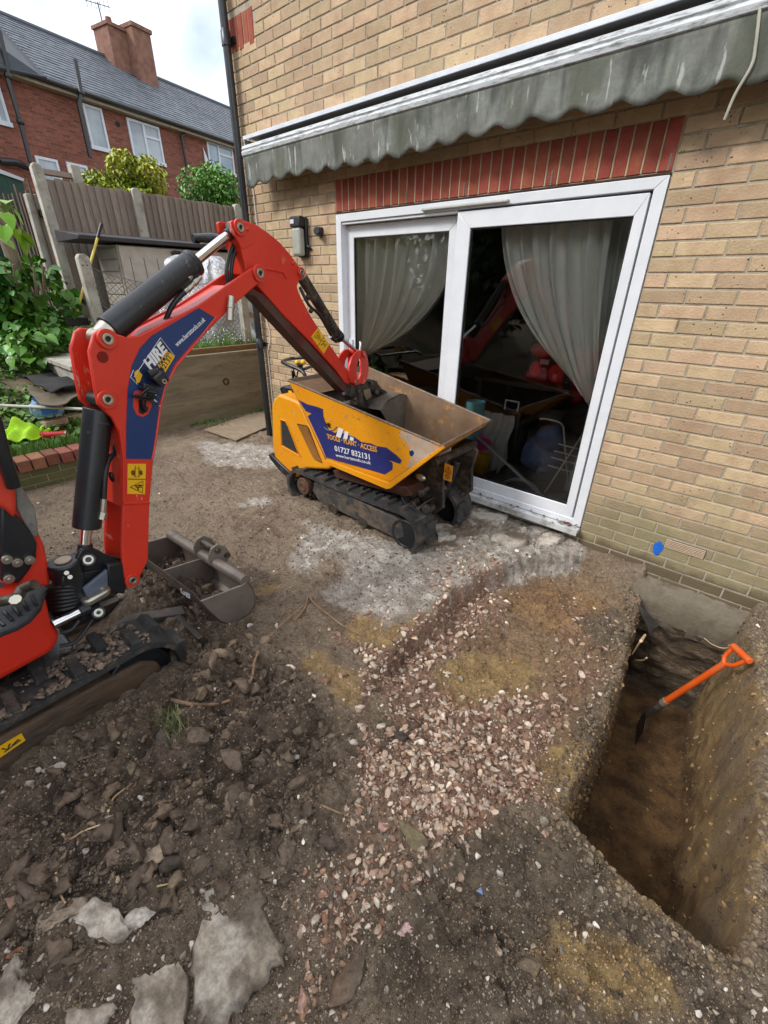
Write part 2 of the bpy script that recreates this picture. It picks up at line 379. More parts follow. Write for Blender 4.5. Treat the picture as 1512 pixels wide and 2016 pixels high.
def ground_mat():
    m = bpy.data.materials.new('ground'); m.use_nodes = True; t = m.node_tree; N = t.nodes; L = t.links; b = N['Principled BSDF']
    geo = N.new('ShaderNodeNewGeometry'); P = geo.outputs['Position']
    at = N.new('ShaderNodeAttribute'); at.attribute_name = 'zones'; sp = N.new('ShaderNodeSeparateColor'); L.new(at.outputs['Color'], sp.inputs[0])
    at2 = N.new('ShaderNodeAttribute'); at2.attribute_name = 'zonesb'; sp2 = N.new('ShaderNodeSeparateColor'); L.new(at2.outputs['Color'], sp2.inputs[0])
    def noise(s, d=6, r=.65, dist=0):
        n = N.new('ShaderNodeTexNoise'); n.inputs['Scale'].default_value = s; n.inputs['Detail'].default_value = d; n.inputs['Roughness'].default_value = r; n.inputs['Distortion'].default_value = dist
        L.new(P, n.inputs['Vector']); return n.outputs['Fac']
    def rng_(s, a, c, lo=0, hi=1):
        n = N.new('ShaderNodeMapRange'); n.inputs[1].default_value = a; n.inputs[2].default_value = c; n.inputs[3].default_value = lo; n.inputs[4].default_value = hi; L.new(s, n.inputs[0]); return n.outputs[0]
    def mixc(f, a, c):
        n = N.new('ShaderNodeMixRGB')
        for i, v in ((0, f), (1, a), (2, c)):
            if isinstance(v, (tuple, float, int)): n.inputs[i].default_value = v
            else: L.new(v, n.inputs[i])
        return n.outputs[0]
    def math_(op, a, c):
        n = N.new('ShaderNodeMath'); n.operation = op
        for i, v in ((0, a), (1, c)):
            if isinstance(v, (float, int)): n.inputs[i].default_value = v
            else: L.new(v, n.inputs[i])
        return n.outputs[0]
    big = noise(2.3); mid = noise(11, 8, .7); fin = noise(60, 8, .75); vf = noise(230, 4, .7)
    soil = mixc(rng_(mid, .35, .65), lin('655344'), lin('9c8973'))
    soil = mixc(rng_(big, .4, .62, 0, .55), soil, lin('a8967f')); soil = mixc(at2.outputs['Alpha'], soil, mixc(rng_(noise(6, 7, .7, .8), .38, .62), lin('7d5c42'), lin('a9855a'))); soil = mixc(at.outputs['Alpha'], soil, mixc(rng_(mid, .38, .62), lin('47392e'), lin('7a6756')))
    soil = mixc(rng_(fin, .56, .66, 0, .75), soil, lin('b3a493')); soil = mixc(rng_(fin, .44, .34, 0, .6), soil, lin('44382e'))  # pale crumbs, then crevice shade put into the soil colour
    pink = mixc(rng_(mid, .35, .62), lin('7b5947'), lin('9d7c68')); pink = mixc(rng_(fin, .5, .62, 0, .8), pink, lin('b59c88'))
    yel = mixc(rng_(mid, .38, .62), lin('94774f'), lin('c4a570')); yel = mixc(rng_(fin, .54, .66, 0, .7), yel, lin('62503c')); yel = mixc(rng_(noise(23, 7, .8), .5, .6, 0, .55), yel, lin('7f6f5e'))
    pale = mixc(rng_(mid, .38, .6), lin('94887b'), lin('c3b9ae')); pale = mixc(rng_(fin, .55, .66, 0, .7), pale, lin('75675a')); pale = mixc(rng_(noise(8, 8, .75, .5), .52, .6, 0, .85), pale, lin('ddd7cd'))
    dark = mixc(rng_(mid, .38, .62), lin('5a4c3f'), lin('877763')); dark = mixc(rng_(fin, .58, .66, 0, .5), dark, lin('8a7a62'))
    nb = math_('ADD', rng_(noise(4.5, 8, .75, 1.2), .3, .7, -.34, .34), rng_(noise(34, 6, .8, .6), .3, .7, -.24, .24))
    def z(ch, amp=1.0):
        s = math_('ADD', ch, nb); return rng_(s, .3, .8)
    c = mixc(z(sp.outputs[0]), soil, pink)
    c = mixc(z(sp2.outputs[0]), c, dark)
    c = mixc(z(sp.outputs[1]), c, yel)
    c = mixc(z(sp.outputs[2]), c, pale)
    # trench: tan clay streaked along the cut
    mp = N.new('ShaderNodeMapping'); mp.inputs['Scale'].default_value = (11, 9, 14); L.new(P, mp.inputs[0])
    ns = N.new('ShaderNodeTexNoise'); ns.inputs['Scale'].default_value = 1; ns.inputs['Detail'].default_value = 7; L.new(mp.outputs[0], ns.inputs['Vector'])
    tr = mixc(rng_(ns.outputs['Fac'], .36, .62), lin('8a6e4a'), lin('b8986a'))
    tr = mixc(rng_(fin, .56, .66, 0, .5), tr, lin('4a3a2b'))
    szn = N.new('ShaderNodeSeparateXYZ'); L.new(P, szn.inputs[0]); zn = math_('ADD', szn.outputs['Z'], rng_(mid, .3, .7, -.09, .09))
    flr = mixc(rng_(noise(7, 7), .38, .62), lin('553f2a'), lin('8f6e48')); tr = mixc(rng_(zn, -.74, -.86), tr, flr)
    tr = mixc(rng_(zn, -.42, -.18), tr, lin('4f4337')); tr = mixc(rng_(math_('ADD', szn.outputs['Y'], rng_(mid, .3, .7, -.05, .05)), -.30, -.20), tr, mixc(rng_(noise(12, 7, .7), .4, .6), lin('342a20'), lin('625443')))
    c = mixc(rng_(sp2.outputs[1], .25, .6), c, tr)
    c = mixc(sp2.outputs[2], c, mixc(rng_(mid, .4, .6), lin('4a5c2e'), lin('6b5a44')))
    c = mixc(math_('MULTIPLY', rng_(fin, .47, .36, 0, .5), 1.0), c, lin('3a3028'))  # crevice shade in the colour, following the low parts of the bump
    # small pale grit
    vo = N.new('ShaderNodeTexVoronoi'); vo.inputs['Scale'].default_value = 95; L.new(P, vo.inputs['Vector'])
    vo2 = N.new('ShaderNodeTexVoronoi'); vo2.inputs['Scale'].default_value = 41; L.new(P, vo2.inputs['Vector'])
    g1 = math_('MULTIPLY', rng_(vo.outputs['Distance'], .22, .16), rng_(noise(31, 3), .52, .6))
    g2 = math_('MULTIPLY', rng_(vo2.outputs['Distance'], .16, .11), rng_(noise(17, 3), .56, .62))
    notr = math_('SUBTRACT', 1.0, rng_(sp2.outputs[1], .2, .5, 0, .85))
    grit = math_('MULTIPLY', math_('MAXIMUM', g1, g2), notr)
    c = mixc(math_('MULTIPLY', grit, .85), c, lin('d2c8ba'))
    L.new(c, b.inputs['Base Color'])
    rr = rng_(mid, .3, .7, .62, .97); L.new(rr, b.inputs['Roughness']); b.inputs['Specular IOR Level'].default_value = .35
    hsum = math_('ADD', math_('MULTIPLY', mid, .35), math_('ADD', math_('MULTIPLY', fin, .5), math_('MULTIPLY', vf, .22)))
    hsum = math_('ADD', hsum, math_('MULTIPLY', grit, .25))
    bp = N.new('ShaderNodeBump'); bp.inputs['Strength'].default_value = 1.0; bp.inputs['Distance'].default_value = .045; L.new(hsum, bp.inputs['Height']); L.new(bp.outputs[0], b.inputs['Normal'])
    return m
GM = ground_mat()
ground = npmesh('ground', np.stack([xr, yr, ZZ.ravel()], -1), Fq, GM, smooth=True, colors=cols, cname='zones')
ca = ground.data.color_attributes.new('zonesb', 'FLOAT_COLOR', 'POINT')
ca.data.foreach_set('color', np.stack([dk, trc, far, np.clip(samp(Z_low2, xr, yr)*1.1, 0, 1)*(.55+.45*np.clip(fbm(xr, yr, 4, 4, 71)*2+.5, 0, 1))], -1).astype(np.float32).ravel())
tag(ground, kind='structure')

# ---------------------------------------------------------------- our house
OX0, OX1, OZ1 = -3.2, -.712, 2.08
HX0, HX1 = -4.545, 2.2
mort = M('mortar', '9c9280', 'ada390', rough=.95, ns=25, dirt='5d5846', damt=.4, ds=3, bump=.5, bs=160)
def brickmat(name, c1, c2, blotch, spots, algae, rand):
    m = M(name, c1, c2, rough=.88, ns=13, rand=rand, bump=0)
    t = m.node_tree; N = t.nodes; L = t.links; b = N['Principled BSDF']; cur = b.inputs['Base Color'].links[0].from_socket
    geo = N.new('ShaderNodeNewGeometry'); P = geo.outputs['Position']
    def nz_(s, d=4): n = N.new('ShaderNodeTexNoise'); n.inputs['Scale'].default_value = s; n.inputs['Detail'].default_value = d; L.new(P, n.inputs['Vector']); return n.outputs['Fac']
    def mr(s, a, c, lo=0., hi=1.): n = N.new('ShaderNodeMapRange'); n.inputs[1].default_value = a; n.inputs[2].default_value = c; n.inputs[3].default_value = lo; n.inputs[4].default_value = hi; L.new(s, n.inputs[0]); return n.outputs[0]
    def mul(a, c): n = N.new('ShaderNodeMath'); n.operation = 'MULTIPLY'; L.new(a, n.inputs[0]); L.new(c, n.inputs[1]); return n.outputs[0]
    def mixc(f, a, c): n = N.new('ShaderNodeMixRGB'); L.new(f, n.inputs[0]); L.new(a, n.inputs[1]); n.inputs[2].default_value = c; return n.outputs[0]
    cur = mixc(mr(nz_(5, 6), .52, .7, 0, .6), cur, lin(blotch))
    if spots:
        vo = N.new('ShaderNodeTexVoronoi'); vo.inputs['Scale'].default_value = 38; L.new(P, vo.inputs['Vector'])
        cur = mixc(mul(mr(vo.outputs['Distance'], .17, .12), mr(nz_(4.5, 2), .5, .58)), cur, lin(spots))
    if algae:
        sz = N.new('ShaderNodeSeparateXYZ'); L.new(P, sz.inputs[0])
        ad = N.new('ShaderNodeMath'); ad.operation = 'MULTIPLY_ADD'; ad.inputs[1].default_value = 1.1; L.new(nz_(3, 5), ad.inputs[0]); L.new(sz.outputs['Z'], ad.inputs[2])
        cur = mixc(mr(ad.outputs[0], 1.05, .6, 0, .72), cur, lin(algae))
    if spots: ae = N.new('ShaderNodeMath'); ae.operation = 'MULTIPLY_ADD'; ae.inputs[1].default_value = .16; L.new(nz_(6, 5), ae.inputs[0]); L.new(sz.outputs['Z'], ae.inputs[2]); cur = mixc(mr(ae.outputs[0], .05, .0, 0, .7), cur, lin('473828'))
    L.new(cur, b.inputs['Base Color'])
    bp = N.new('ShaderNodeBump'); bp.inputs['Strength'].default_value = .6; bp.inputs['Distance'].default_value = .007
    L.new(nz_(85, 8), bp.inputs['Height']); L.new(bp.outputs[0], b.inputs['Normal'])
    return m
BM = brickmat('buff_brick', 'aa9274', 'b89f80', '9c7c62', '33241a', '706e50', .19)
RBM = brickmat('red_brick', '8c4030', '99503d', '7c382a', None, None, .14)
house = thing('brick_house', (-1.9, 0, 0), 'yellow brick house behind the dumper, with white patio doors and a red brick lintel', 'house')
# masonry behind the brick faces
mb = MB()
def wallbox(a, b, c, d): mb.bounds((a, .0045, c), (b, .11, d))
wallbox(HX0+.004, OX0, -.9, 5.2); wallbox(OX1, HX1, -.9, 5.2); wallbox(OX0, OX1, OZ1+.23, 5.2); wallbox(OX0, OX1, -.9, -.04); wallbox(OX0, OX1, OZ1+.004, OZ1+.23)
mb.bounds((HX0+.004, .11, -.9), (HX0+.11, 7, 5.2))
mb.build('mortar_bed', mort, house, smooth=0)
inn = MB()
inn.bounds((HX0+.11, .11, -.9), (OX0-.0, .26, 5.2)); inn.bounds((OX1, .11, -.9), (HX1, .26, 5.2)); inn.bounds((OX0, .112, OZ1), (OX1, .26, 5.2)); inn.bounds((OX0, .112, -.9), (OX1, .26, -.005))
inn.build('inner_leaf', M('plaster', 'b7b0a4', rough=.9), house, smooth=0)

def brick_geo(x0, x1, z0, z1, y=0.0, r=None, side=None):
    """chamfered brick face with slightly uneven edges; front towards -y (or -x when side is given)"""
    c = .0035; j = lambda: R.uniform(-.0012, .0012); dy = R.uniform(-.0018, .0018)
    o = [(x0+j(), z0+j()), (x1+j(), z0+j()), (x1+j(), z1+j()), (x0+j(), z1+j())]
    i = [(x0+c+j(), z0+c+j()), (x1-c+j(), z0+c+j()), (x1-c+j(), z1-c+j()), (x0+c+j(), z1-c+j())]
    V = [(px, y+.006, pz_) for px, pz_ in o]+[(px, y+.0015+dy, pz_) for px, pz_ in o]+[(px, y-.002+dy, pz_) for px, pz_ in i]
    if side is not None: V = [(side+(v[1]-y), v[0], v[2]) for v in V]
    F = [(0, 1, 5, 4), (1, 2, 6, 5), (2, 3, 7, 6), (3, 0, 4, 7), (4, 5, 9, 8), (5, 6, 10, 9), (6, 7, 11, 10), (7, 4, 8, 11), (8, 9, 10, 11)]
    if side is not None: F = [f[::-1] for f in F]
    return V, F
bricks = []
VX, VZ = (-.19, .035), (.052, .117)   # air vent place
k = 0
z = OZ1-.075*40
while z < 5.15:
    kk = round((z-(OZ1-3.0))/.075); x = OX1+(.1125 if kk % 2 else 0)-.225*19
    if kk % 3 == 0: pass
    while x < HX1:
        a, b = x+.005, x+.22
        a = max(a, HX0); b = min(b, HX1)
        segs = [(a, b)]
        if z+.075 > .0 and z < OZ1-.01 or (OZ1-.01 < z < OZ1+.22):
            segs = [s_ for s_ in ((a, min(b, OX0-.004)), (max(a, OX1+.004), b)) if s_[1]-s_[0] > .03] if not (b < OX0 or a > OX1) else [(a, b)]
        # red soldier patch top left
        if z > 3.32 and z < 3.54:
            segs = [(max(q[0], -4.112), q[1]) for q in segs if q[1] > -4.08]
        for q in segs:
            if q[1]-q[0] > .02:
                if VX[0] < (q[0]+q[1])/2 < VX[1] and VZ[0]-.03 < z+.037 < VZ[1]+.03:
                    if q[0] < VX[0]-.02: bricks.append((q[0], VX[0]-.004, z))
                    if q[1] > VX[1]+.02: bricks.append((VX[1]+.004, q[1], z))
                else: bricks.append((q[0], q[1], z))
        x += .225
    z += .075
def vis(b):   # apparent size for choosing the 300 largest
    c = A((b[0]+b[1])/2, 0, b[2]+.035)-CAM; v = RM.T @ c
    px = W0/2+F0*v[0]/v[2]; py = H0/2+F0*v[1]/v[2]
    if v[2] < .1 or not (-20 < px < 1532 and -20 < py < 2036) or b[2] < -.2: return -1
    return (b[1]-b[0])*.065*abs(norm(c)[1])/v[2]**2
bricks.sort(key=vis, reverse=True)
cache = {}
for i, (a, b, z0) in enumerate(bricks[:300]):
    Lb = round(b-a, 3); key = (Lb, R.randrange(5))
    if key not in cache:
        V, F = brick_geo(-Lb/2, Lb/2, -.0325, .0325); me = bpy.data.meshes.new('brick'); me.from_pydata(V, [], F); me.materials.append(BM); cache[key] = me
    o = bpy.data.objects.new('brick', cache[key]); COL.objects.link(o); o.parent = house; o.location = ((a+b)/2+1.9, 0, z0+.0375)
mb = MB()
for (a, b, z0) in bricks[300:]: mb.add(*brick_geo(a, b, z0+.005, z0+.07))
for kk in range(80):
    z0 = OZ1-3+.075*kk
    y = .0
    first = True
    while y < 6.8:
        ln = .102 if (kk % 2 and first) else .215
        mb.add(*brick_geo(y+.001, y+ln, z0+.005, z0+.07, side=HX0)); y += ln+.01; first = False
tag(mb.build('brickwork', BM, house, smooth=0), kind='stuff')
for i in range(33):
    a = OX0+.0754*i; V, F = brick_geo(-.0325, .0325, -.1075, .1075)
    me = cache.setdefault(('sol', i % 5), None)
    if me is None: me = bpy.data.meshes.new('soldier_brick'); me.from_pydata(V, [], F); me.materials.append(RBM); cache[('sol', i % 5)] = me
    o = bpy.data.objects.new('soldier_brick', me); COL.objects.link(o); o.parent = house; o.location = (a+.0375+1.9, 0, OZ1+.1175)
mq = MB()
for i in range(33): mq.bounds((OX0+.0754*i-.004 if i else OX0, .0, OZ1+.012), (OX0+.0754*i+.004, .004, OZ1+.222))
mq.build('lintel_pointing', M('pointing', 'aa9b7e', 'b9aa8e', rough=.95, bump=.5, bs=150), house, smooth=0)
for i in range(6):
    me = cache[('sol', i % 5)]
    o = bpy.data.objects.new('soldier_brick', me); COL.objects.link(o); o.parent = house; o.location = (-4.112-.0375-.075*i+1.9, 0, 3.4325)
# steel lintel edge, weep vents, air vent
MB().bounds((OX0, -.006, OZ1-.004), (OX1, .05, OZ1+.004)).build('lintel_edge', M('rust_dark', '2e211b', '4a2f22', rough=.9), house, smooth=0)
for x in (-2.45, -1.95, -1.35, -.735):
    m_ = MB()
    for q in range(9): m_.bounds((x-.005, -.006, OZ1+.012+q*.008), (x+.005, .002, OZ1+.016+q*.008))
    m_.build('weep_vent', M('vent_grey', '8b877d', rough=.6), house, smooth=0)
m_ = MB(); m_.bounds((VX[0], .0, VZ[0]), (VX[1], .02, VZ[1]))
m_.build('air_vent', M('vent_slot_shade', '3a2c22', '4a3a2e', rough=.9), house, smooth=0)  # dark backing: the shade in the vent slots is put into its colour
m_ = MB()
for q in range(6): m_.bounds((VX[0]+.004, -.008, VZ[0]+.004+q*.0105), (VX[1]-.004, .0, VZ[0]+.009+q*.0105))
m_.build('vent_louvre', M('clay_vent_light', 'b39c84', 'c0a890', rough=.85), house, smooth=0)
bm_ = MB(); c_ = A(-.215, -.0045, .03)
bl = [c_+A(.028*math.cos(t)*(1+.12*math.sin(3*t)), 0, .05*math.sin(t)*(1+.1*math.cos(4*t))) for t in [2*math.pi*q/20 for q in range(20)]]
bm_.prism(bl, (0, .002, 0)); bm_.build('blue_paint_spot', M('blue_paint', '0f59b8', '1668c9', rough=.6), house, smooth=0)
# footing and damp proof course
fm = M('footing_concrete', '6d6455', '837a6a', rough=.9, ns=4, dirt='55493a', damt=.46, ds=3.5, bump=.6, bs=40)
fb = MB(); n = 24
P = []
for i in range(n+1):
    x = -.26+.66*i/n; row = []
    for (yy, zz) in ((.02, -.19), (-.12, -.20), (-.135, -.24), (-.13, -.34), (-.115, -.46), (-.1, -.48)):
        row.append(A(x, yy+R.uniform(-.006, .006), zz+R.uniform(-.008, .008)))
    P.append(row)
fb.grid(P); fb.build('footing', fm, house)
te = MB(); P = []
for i in range(60):
    row = []
    for j in range(34):
        x = -.40+.98*i/59; zz = -.42-.60*j/33; n1 = fbm(np.array([x+zz*.3]), np.array([zz*1.7]), 9, 5, 41)[0]
        row.append(A(x, -.105+.05*n1-.035*j/33+.008*math.sin(zz*60+3*n1), zz))
    P.append(row)
te.grid(P); tag(te.build('trench_end', M('trench_earth', '3d3126', '6a5842', rough=.95, ns=7, stretch=(1, 1, 2.6), dirt='857661', damt=.40, ds=14, bump=1.0, bs=30, bd=.03)), kind='structure')
# roof edge high above the wall (out of the frame)
MB().bounds((HX0-.3, -.45, 5.2), (HX1+.3, 7, 5.32)).build('eaves', M('eaves_white', 'c8c8c4', rough=.6), house, smooth=0)

# ---- drainpipe, cable, lamp, sensor
pipe = thing('drainpipe', (-4.43, -.05, 0), 'black plastic drainpipe down the corner of the yellow brick house', 'drainpipe')
pm = M('black_plastic', '1d2024', '2a2d31', rough=.35, dirt='6f6a62', damt=.28, ds=9, bump=.03)
MB().cyl((-4.43, -.06, -.12), (-4.43, -.06, 5.2), .034, seg=24).build('pipe', pm, pipe)
for zz in (.95, 1.98, 3.4, 4.6):
    b_ = MB().cyl((-4.43, -.06, zz-.045), (-4.43, -.06, zz+.045), .041, seg=24).cyl((-4.43, -.06, zz+.045), (-4.43, -.06, zz+.06), .041, .035, seg=24)
    b_.bounds((-4.49, -.02, zz-.02), (-4.37, -.004, zz+.02)); b_.build('pipe_collar', pm, pipe)
wc = M('white_cable', 'cfcdc6', rough=.5)
cb = MB().tube([(-4.33, -.008, 2.75), (-4.33, -.008, 2.2), (-4.325, -.008, 1.5), (-4.33, -.012, 1.2), (-4.29, -.012, 1.1), (-4.30, -.012, .98), (-4.36, -.012, .88), (-4.37, -.01, .4), (-4.37, -.01, -.1)], .006)
tag(cb.build('cable', wc), 'thin white cable running down the brick wall beside the black drainpipe', 'cable')
lamp = thing('wall_lamp', (-3.63, 0, 1.9), 'black bulkhead lamp with frosted diffuser on the brick wall left of the doors', 'wall lamp')
bk = M('lamp_black', '15171a', '22242a', rough=.45, dirt='5b5853', damt=.3, ds=30)
MB().bounds((-3.70, -.035, 1.77), (-3.56, -.004, 2.08)).build('back_plate', bk, lamp, bevel=.01)
MB().bounds((-3.705, -.10, 2.00), (-3.565, -.0355, 2.085)).build('sensor_head', bk, lamp, bevel=.012)
MB().bounds((-3.69, -.105, 2.028), (-3.64, -.101, 2.06)).build('sensor_window', M('lens_white', 'c8ccd0', rough=.2), lamp, bevel=.004)
MB().bounds((-3.695, -.10, 1.78), (-3.575, -.036, 1.998)).build('diffuser', M('diffuser', '8d9088', 'a6a69b', rough=.25, dirt='5b5a50', damt=.35, ds=25), lamp, bevel=.02, seg=3)
MB().tube([(-3.56, -.03, 1.86), (-3.53, -.03, 1.85), (-3.53, -.01, 1.83)], .01).build('gland', bk, lamp)
sn = thing('outdoor_socket', (-3.39, 0, 1.96), 'small black round fitting on the brick wall between lamp and door frame', 'fitting')
MB().bounds((-3.43, -.03, 1.925), (-3.36, -.004, 1.995)).build('base', bk, sn, bevel=.01)
MB().cyl((-3.39, -.03, 1.96), (-3.375, -.075, 1.965), .034, .03).build('cap', bk, sn, bevel=.004)

# ---- patio doors
WH = M('white_upvc', 'd0d3d8', 'd8dade', rough=.35, dirt='8f8c86', damt=.22, ds=14, bump=.02)
door = thing('patio_door', (-1.96, 0, 0), 'white two-pane sliding patio door under the red brick lintel', 'patio door')
def frame(x0, x1, z0, z1, wl, wr, wb, wt, y0, y1, name, mat, bevel=.004):
    f = []
    # mitred members
    o = [(x0, z0), (x1, z0), (x1, z1), (x0, z1)]; i = [(x0+wl, z0+wb), (x1-wr, z0+wb), (x1-wr, z1-wt), (x0+wl, z1-wt)]
    nm = ('bottom_rail', 'stile', 'top_rail', 'stile')
    for k in range(4):
        q = [o[k], o[(k+1) % 4], i[(k+1) % 4], i[k]]; c = A(sum(p[0] for p in q)/4, sum(p[1] for p in q)/4)
        q = [A(*p)*1 for p in q]
        m_ = MB().prism([(p[0], y0, p[1]) for p in q], (0, y1-y0, 0)); m_.build(name+'_'+nm[k], mat, door, bevel=bevel)
frame(OX0+.004, OX1-.004, .0, OZ1-.008, .06, .06, .05, .055, -.012, .10, 'frame', WH)
frame(-3.138, -1.995, .052, 1.995, .085, .09, .09, .09, .055, .095, 'sash', WH)
frame(-1.985, -.79, .048, 2.005, .11, .055, .09, .10, -.006, .045, 'sash', WH)
MB().bounds((-3.13, .0, 2.0), (-1.99, .052, 2.015)).build('track', WH, door, smooth=0)
for (x0, x1, z0, z1, yy) in ((-3.053, -2.085, .142, 1.905, .075), (-1.875, -.845, .138, 1.905, .018)):
    s = M('seal_black', '111214', rough=.6)
    MB().bounds((x0, yy-.014, z0), (x0+.008, yy, z1)).bounds((x1-.008, yy-.014, z0), (x1, yy, z1)).bounds((x0+.008, yy-.014, z1-.008), (x1-.008, yy, z1)).bounds((x0+.008, yy-.014, z0), (x1-.008, yy, z0+.008)).build('gasket', s, door, smooth=0)
gm = bpy.data.materials.new('window_glass'); gm.use_nodes = True; t = gm.node_tree; N = t.nodes; t.nodes.remove(N['Principled BSDF'])
tr_ = N.new('ShaderNodeBsdfTransparent'); tr_.inputs[0].default_value = (.96, .97, .96, 1); gl = N.new('ShaderNodeBsdfGlossy'); gl.inputs['Roughness'].default_value = .0; gl.inputs[0].default_value = (1, 1, 1, 1)
fr = N.new('ShaderNodeFresnel'); fr.inputs[0].default_value = 1.5; ml = N.new('ShaderNodeMath'); ml.operation = 'MULTIPLY'; ml.inputs[1].default_value = 1.5; ml.use_clamp = True
ms = N.new('ShaderNodeMixShader'); t.links.new(fr.outputs[0], ml.inputs[0]); t.links.new(ml.outputs[0], ms.inputs[0]); t.links.new(tr_.outputs[0], ms.inputs[1]); t.links.new(gl.outputs[0], ms.inputs[2]); t.links.new(ms.outputs[0], N['Material Output'].inputs[0])
MB().add([(-3.053, .07, .142), (-2.085, .07, .142), (-2.085, .07, 1.905), (-3.053, .07, 1.905)], [(0, 1, 2, 3)]).build('glass_pane', gm, door, smooth=0)
MB().add([(-1.875, .013, .138), (-.845, .013, .138), (-.845, .013, 1.905), (-1.875, .013, 1.905)], [(0, 1, 2, 3)]).build('glass_pane', gm, door, smooth=0)
MB().bounds((OX0, -.075, -.028), (OX1+.0, -.013, .0)).bounds((OX0, -.08, -.045), (OX1, -.07, .004)).build('sill', M('upvc_sill', 'b4b5b6', 'c6c8ca', rough=.5, dirt='77705f', damt=.45, ds=9), door, bevel=.003)
MB().bounds((-2.28, -.035, 2.028), (-1.60, -.0125, 2.046)).build('trickle_vent', M('vent_white', 'a9aaa4', 'bdbeb8', rough=.5), door, bevel=.006)
h_ = MB().tube(bez([(-2.99, .055, 1.08), (-2.93, .0, 1.07), (-2.93, -.01, 1.0), (-2.93, 0, .9), (-2.99, .055, .88)], 8), .009); h_.bounds((-3.115, .035, .85), (-3.075, .055, 1.1)); h_.build('handle', WH, door)
# dead leaves on the sill
lf = MB()
for k in range(46):
    x = -.80+R.gauss(0, .05) if k < 34 else R.uniform(-1.6, -.9); y = -.04+R.gauss(0, .014); s = R.uniform(.008, .02); a = R.uniform(0, 6.28); zz = .004+R.uniform(0, .02)
    d = A(math.cos(a), math.sin(a), R.uniform(-.3, .5))*s; e = A(-math.sin(a), math.cos(a), R.uniform(-.3, .5))*s*.5; c = A(min(x, -.74), y, zz)
    lf.add([c-d, c+e, c+d, c-e], [(0, 1, 2, 3)])
tag(lf.build('dead_leaves', M('dead_leaf', '5d3a2a', '7b5340', rough=.9, bump=0), smooth=0), 'brown dead leaves heaped on the right end of the door sill', 'leaves', kind='stuff')

# ---- awning
aw = thing('awning', (-2.2, 0, 2.7), 'white retracted awning with a mouldy grey scalloped valance above the patio doors', 'awning')
AX0, AX1 = -4.17, .35
AM = M('awning_white', 'b4b8bb', 'c8cccf', rough=.45, dirt='55524c', damt=.45, ds=20, bump=.05, stretch=(.5, 1, 3))
MB().bounds((AX0-.02, -.16, 2.689), (AX1, -.004, 2.70)).bounds((AX0-.02, -.165, 2.672), (AX1, -.158, 2.70)).build('cassette_top', M('awning_cover', 'c4cad2', 'd2d6dc', rough=.35), aw, bevel=.003)
MB().cyl((AX0, -.075, 2.615), (AX1, -.075, 2.615), .045, seg=20).build('fabric_roll', M('roll_gap_shade', '17181a', rough=.9), aw)  # near black: the shade of the gap behind the rail is its colour
r_ = MB(); prof = [(-.14, 2.625), (-.165, 2.635), (-.195, 2.62), (-.205, 2.60), (-.198, 2.59), (-.21, 2.575), (-.205, 2.552), (-.18, 2.54), (-.14, 2.545)]
r_.prism([(AX0, p[0], p[1]) for p in prof], (AX1-AX0, 0, 0)); r_.build('front_rail', AM, aw, bevel=.002)
MB().bounds((AX0-.03, -.15, 2.55), (AX0-.02, -.02, 2.68)).build('end_cap', AM, aw, smooth=0)
for x in (-3.75, -2.37, -.9):
    MB().bounds((x-.03, -.05, 2.701), (x+.03, -.004, 2.72)).cyl((x-.015, -.03, 2.72), (x-.015, -.03, 2.735), .008).cyl((x+.015, -.03, 2.72), (x+.015, -.03, 2.735), .008).build('bracket', AM, aw)
P = []; nv = 900
for i in range(nv+1):
    x = AX0+.01+(AX1-AX0-.02)*i/nv; s = (x-AX0+.02*math.sin(2.7*x))/.212; ph = s-math.floor(s)
    ed = 2.315+.012*math.sin(3.1*x)+.02*(x-AX0)/4.5; sc = .034*(.5+.5*math.cos(2*math.pi*ph))**1.3
    zb = ed+.0+sc*1.0 if True else ed
    row = []
    for j in range(9):
        f = j/8; y = -.195+.006*f*math.sin(x*9+1.5*math.sin(x*2.3))+.004*f*math.sin(x*23); row.append(A(x, y, 2.556*(1-f)+zb*f))
    P.append(row)
vm = M('valance_fabric', '595a55', '70716a', rough=.9, ns=5, dirt='7d827b', damt=.45, ds=4.5, bump=.3, bs=30)
t = vm.node_tree; N = t.nodes; L = t.links; b = N['Principled BSDF']; cur = b.inputs['Base Color'].links[0].from_socket
geo = N.new('ShaderNodeNewGeometry')
def valmix(scale, lo, hi, c, cur, amt, sc3):
    mp = N.new('ShaderNodeMapping'); mp.inputs['Scale'].default_value = sc3; L.new(geo.outputs['Position'], mp.inputs[0])
    n_ = N.new('ShaderNodeTexNoise'); n_.inputs['Scale'].default_value = scale; n_.inputs['Detail'].default_value = 5; L.new(mp.outputs[0], n_.inputs['Vector'])
    r2 = N.new('ShaderNodeMapRange'); r2.inputs[1].default_value = lo; r2.inputs[2].default_value = hi; r2.inputs[4].default_value = amt; L.new(n_.outputs['Fac'], r2.inputs[0])
    x2 = N.new('ShaderNodeMixRGB'); x2.inputs[2].default_value = lin(c); L.new(r2.outputs[0], x2.inputs[0]); L.new(cur, x2.inputs[1]); return x2.outputs[0]
cur = valmix(10, .5, .66, '3c3e3a', cur, .85, (1, 1, .25)); cur = valmix(4, .55, .62, '4c5040', cur, .6, (1, 1, .3)); cur = valmix(26, .62, .66, 'a9ada6', cur, .7, (1, 1, .2))
L.new(cur, b.inputs['Base Color'])
vl = MB().grid(P).build('valance', vm, aw, solid=.002)
cd_ = MB().tube(bez([(-.50, -.20, 2.56), (-.475, -.205, 2.44), (-.47, -.2, 2.38), (-.50, -.19, 2.30), (-.515, -.18, 2.22)], 10), .006); cd_.build('frayed_cord', M('cord', '9c9a8e', 'b5b2a4', rough=.9), aw)

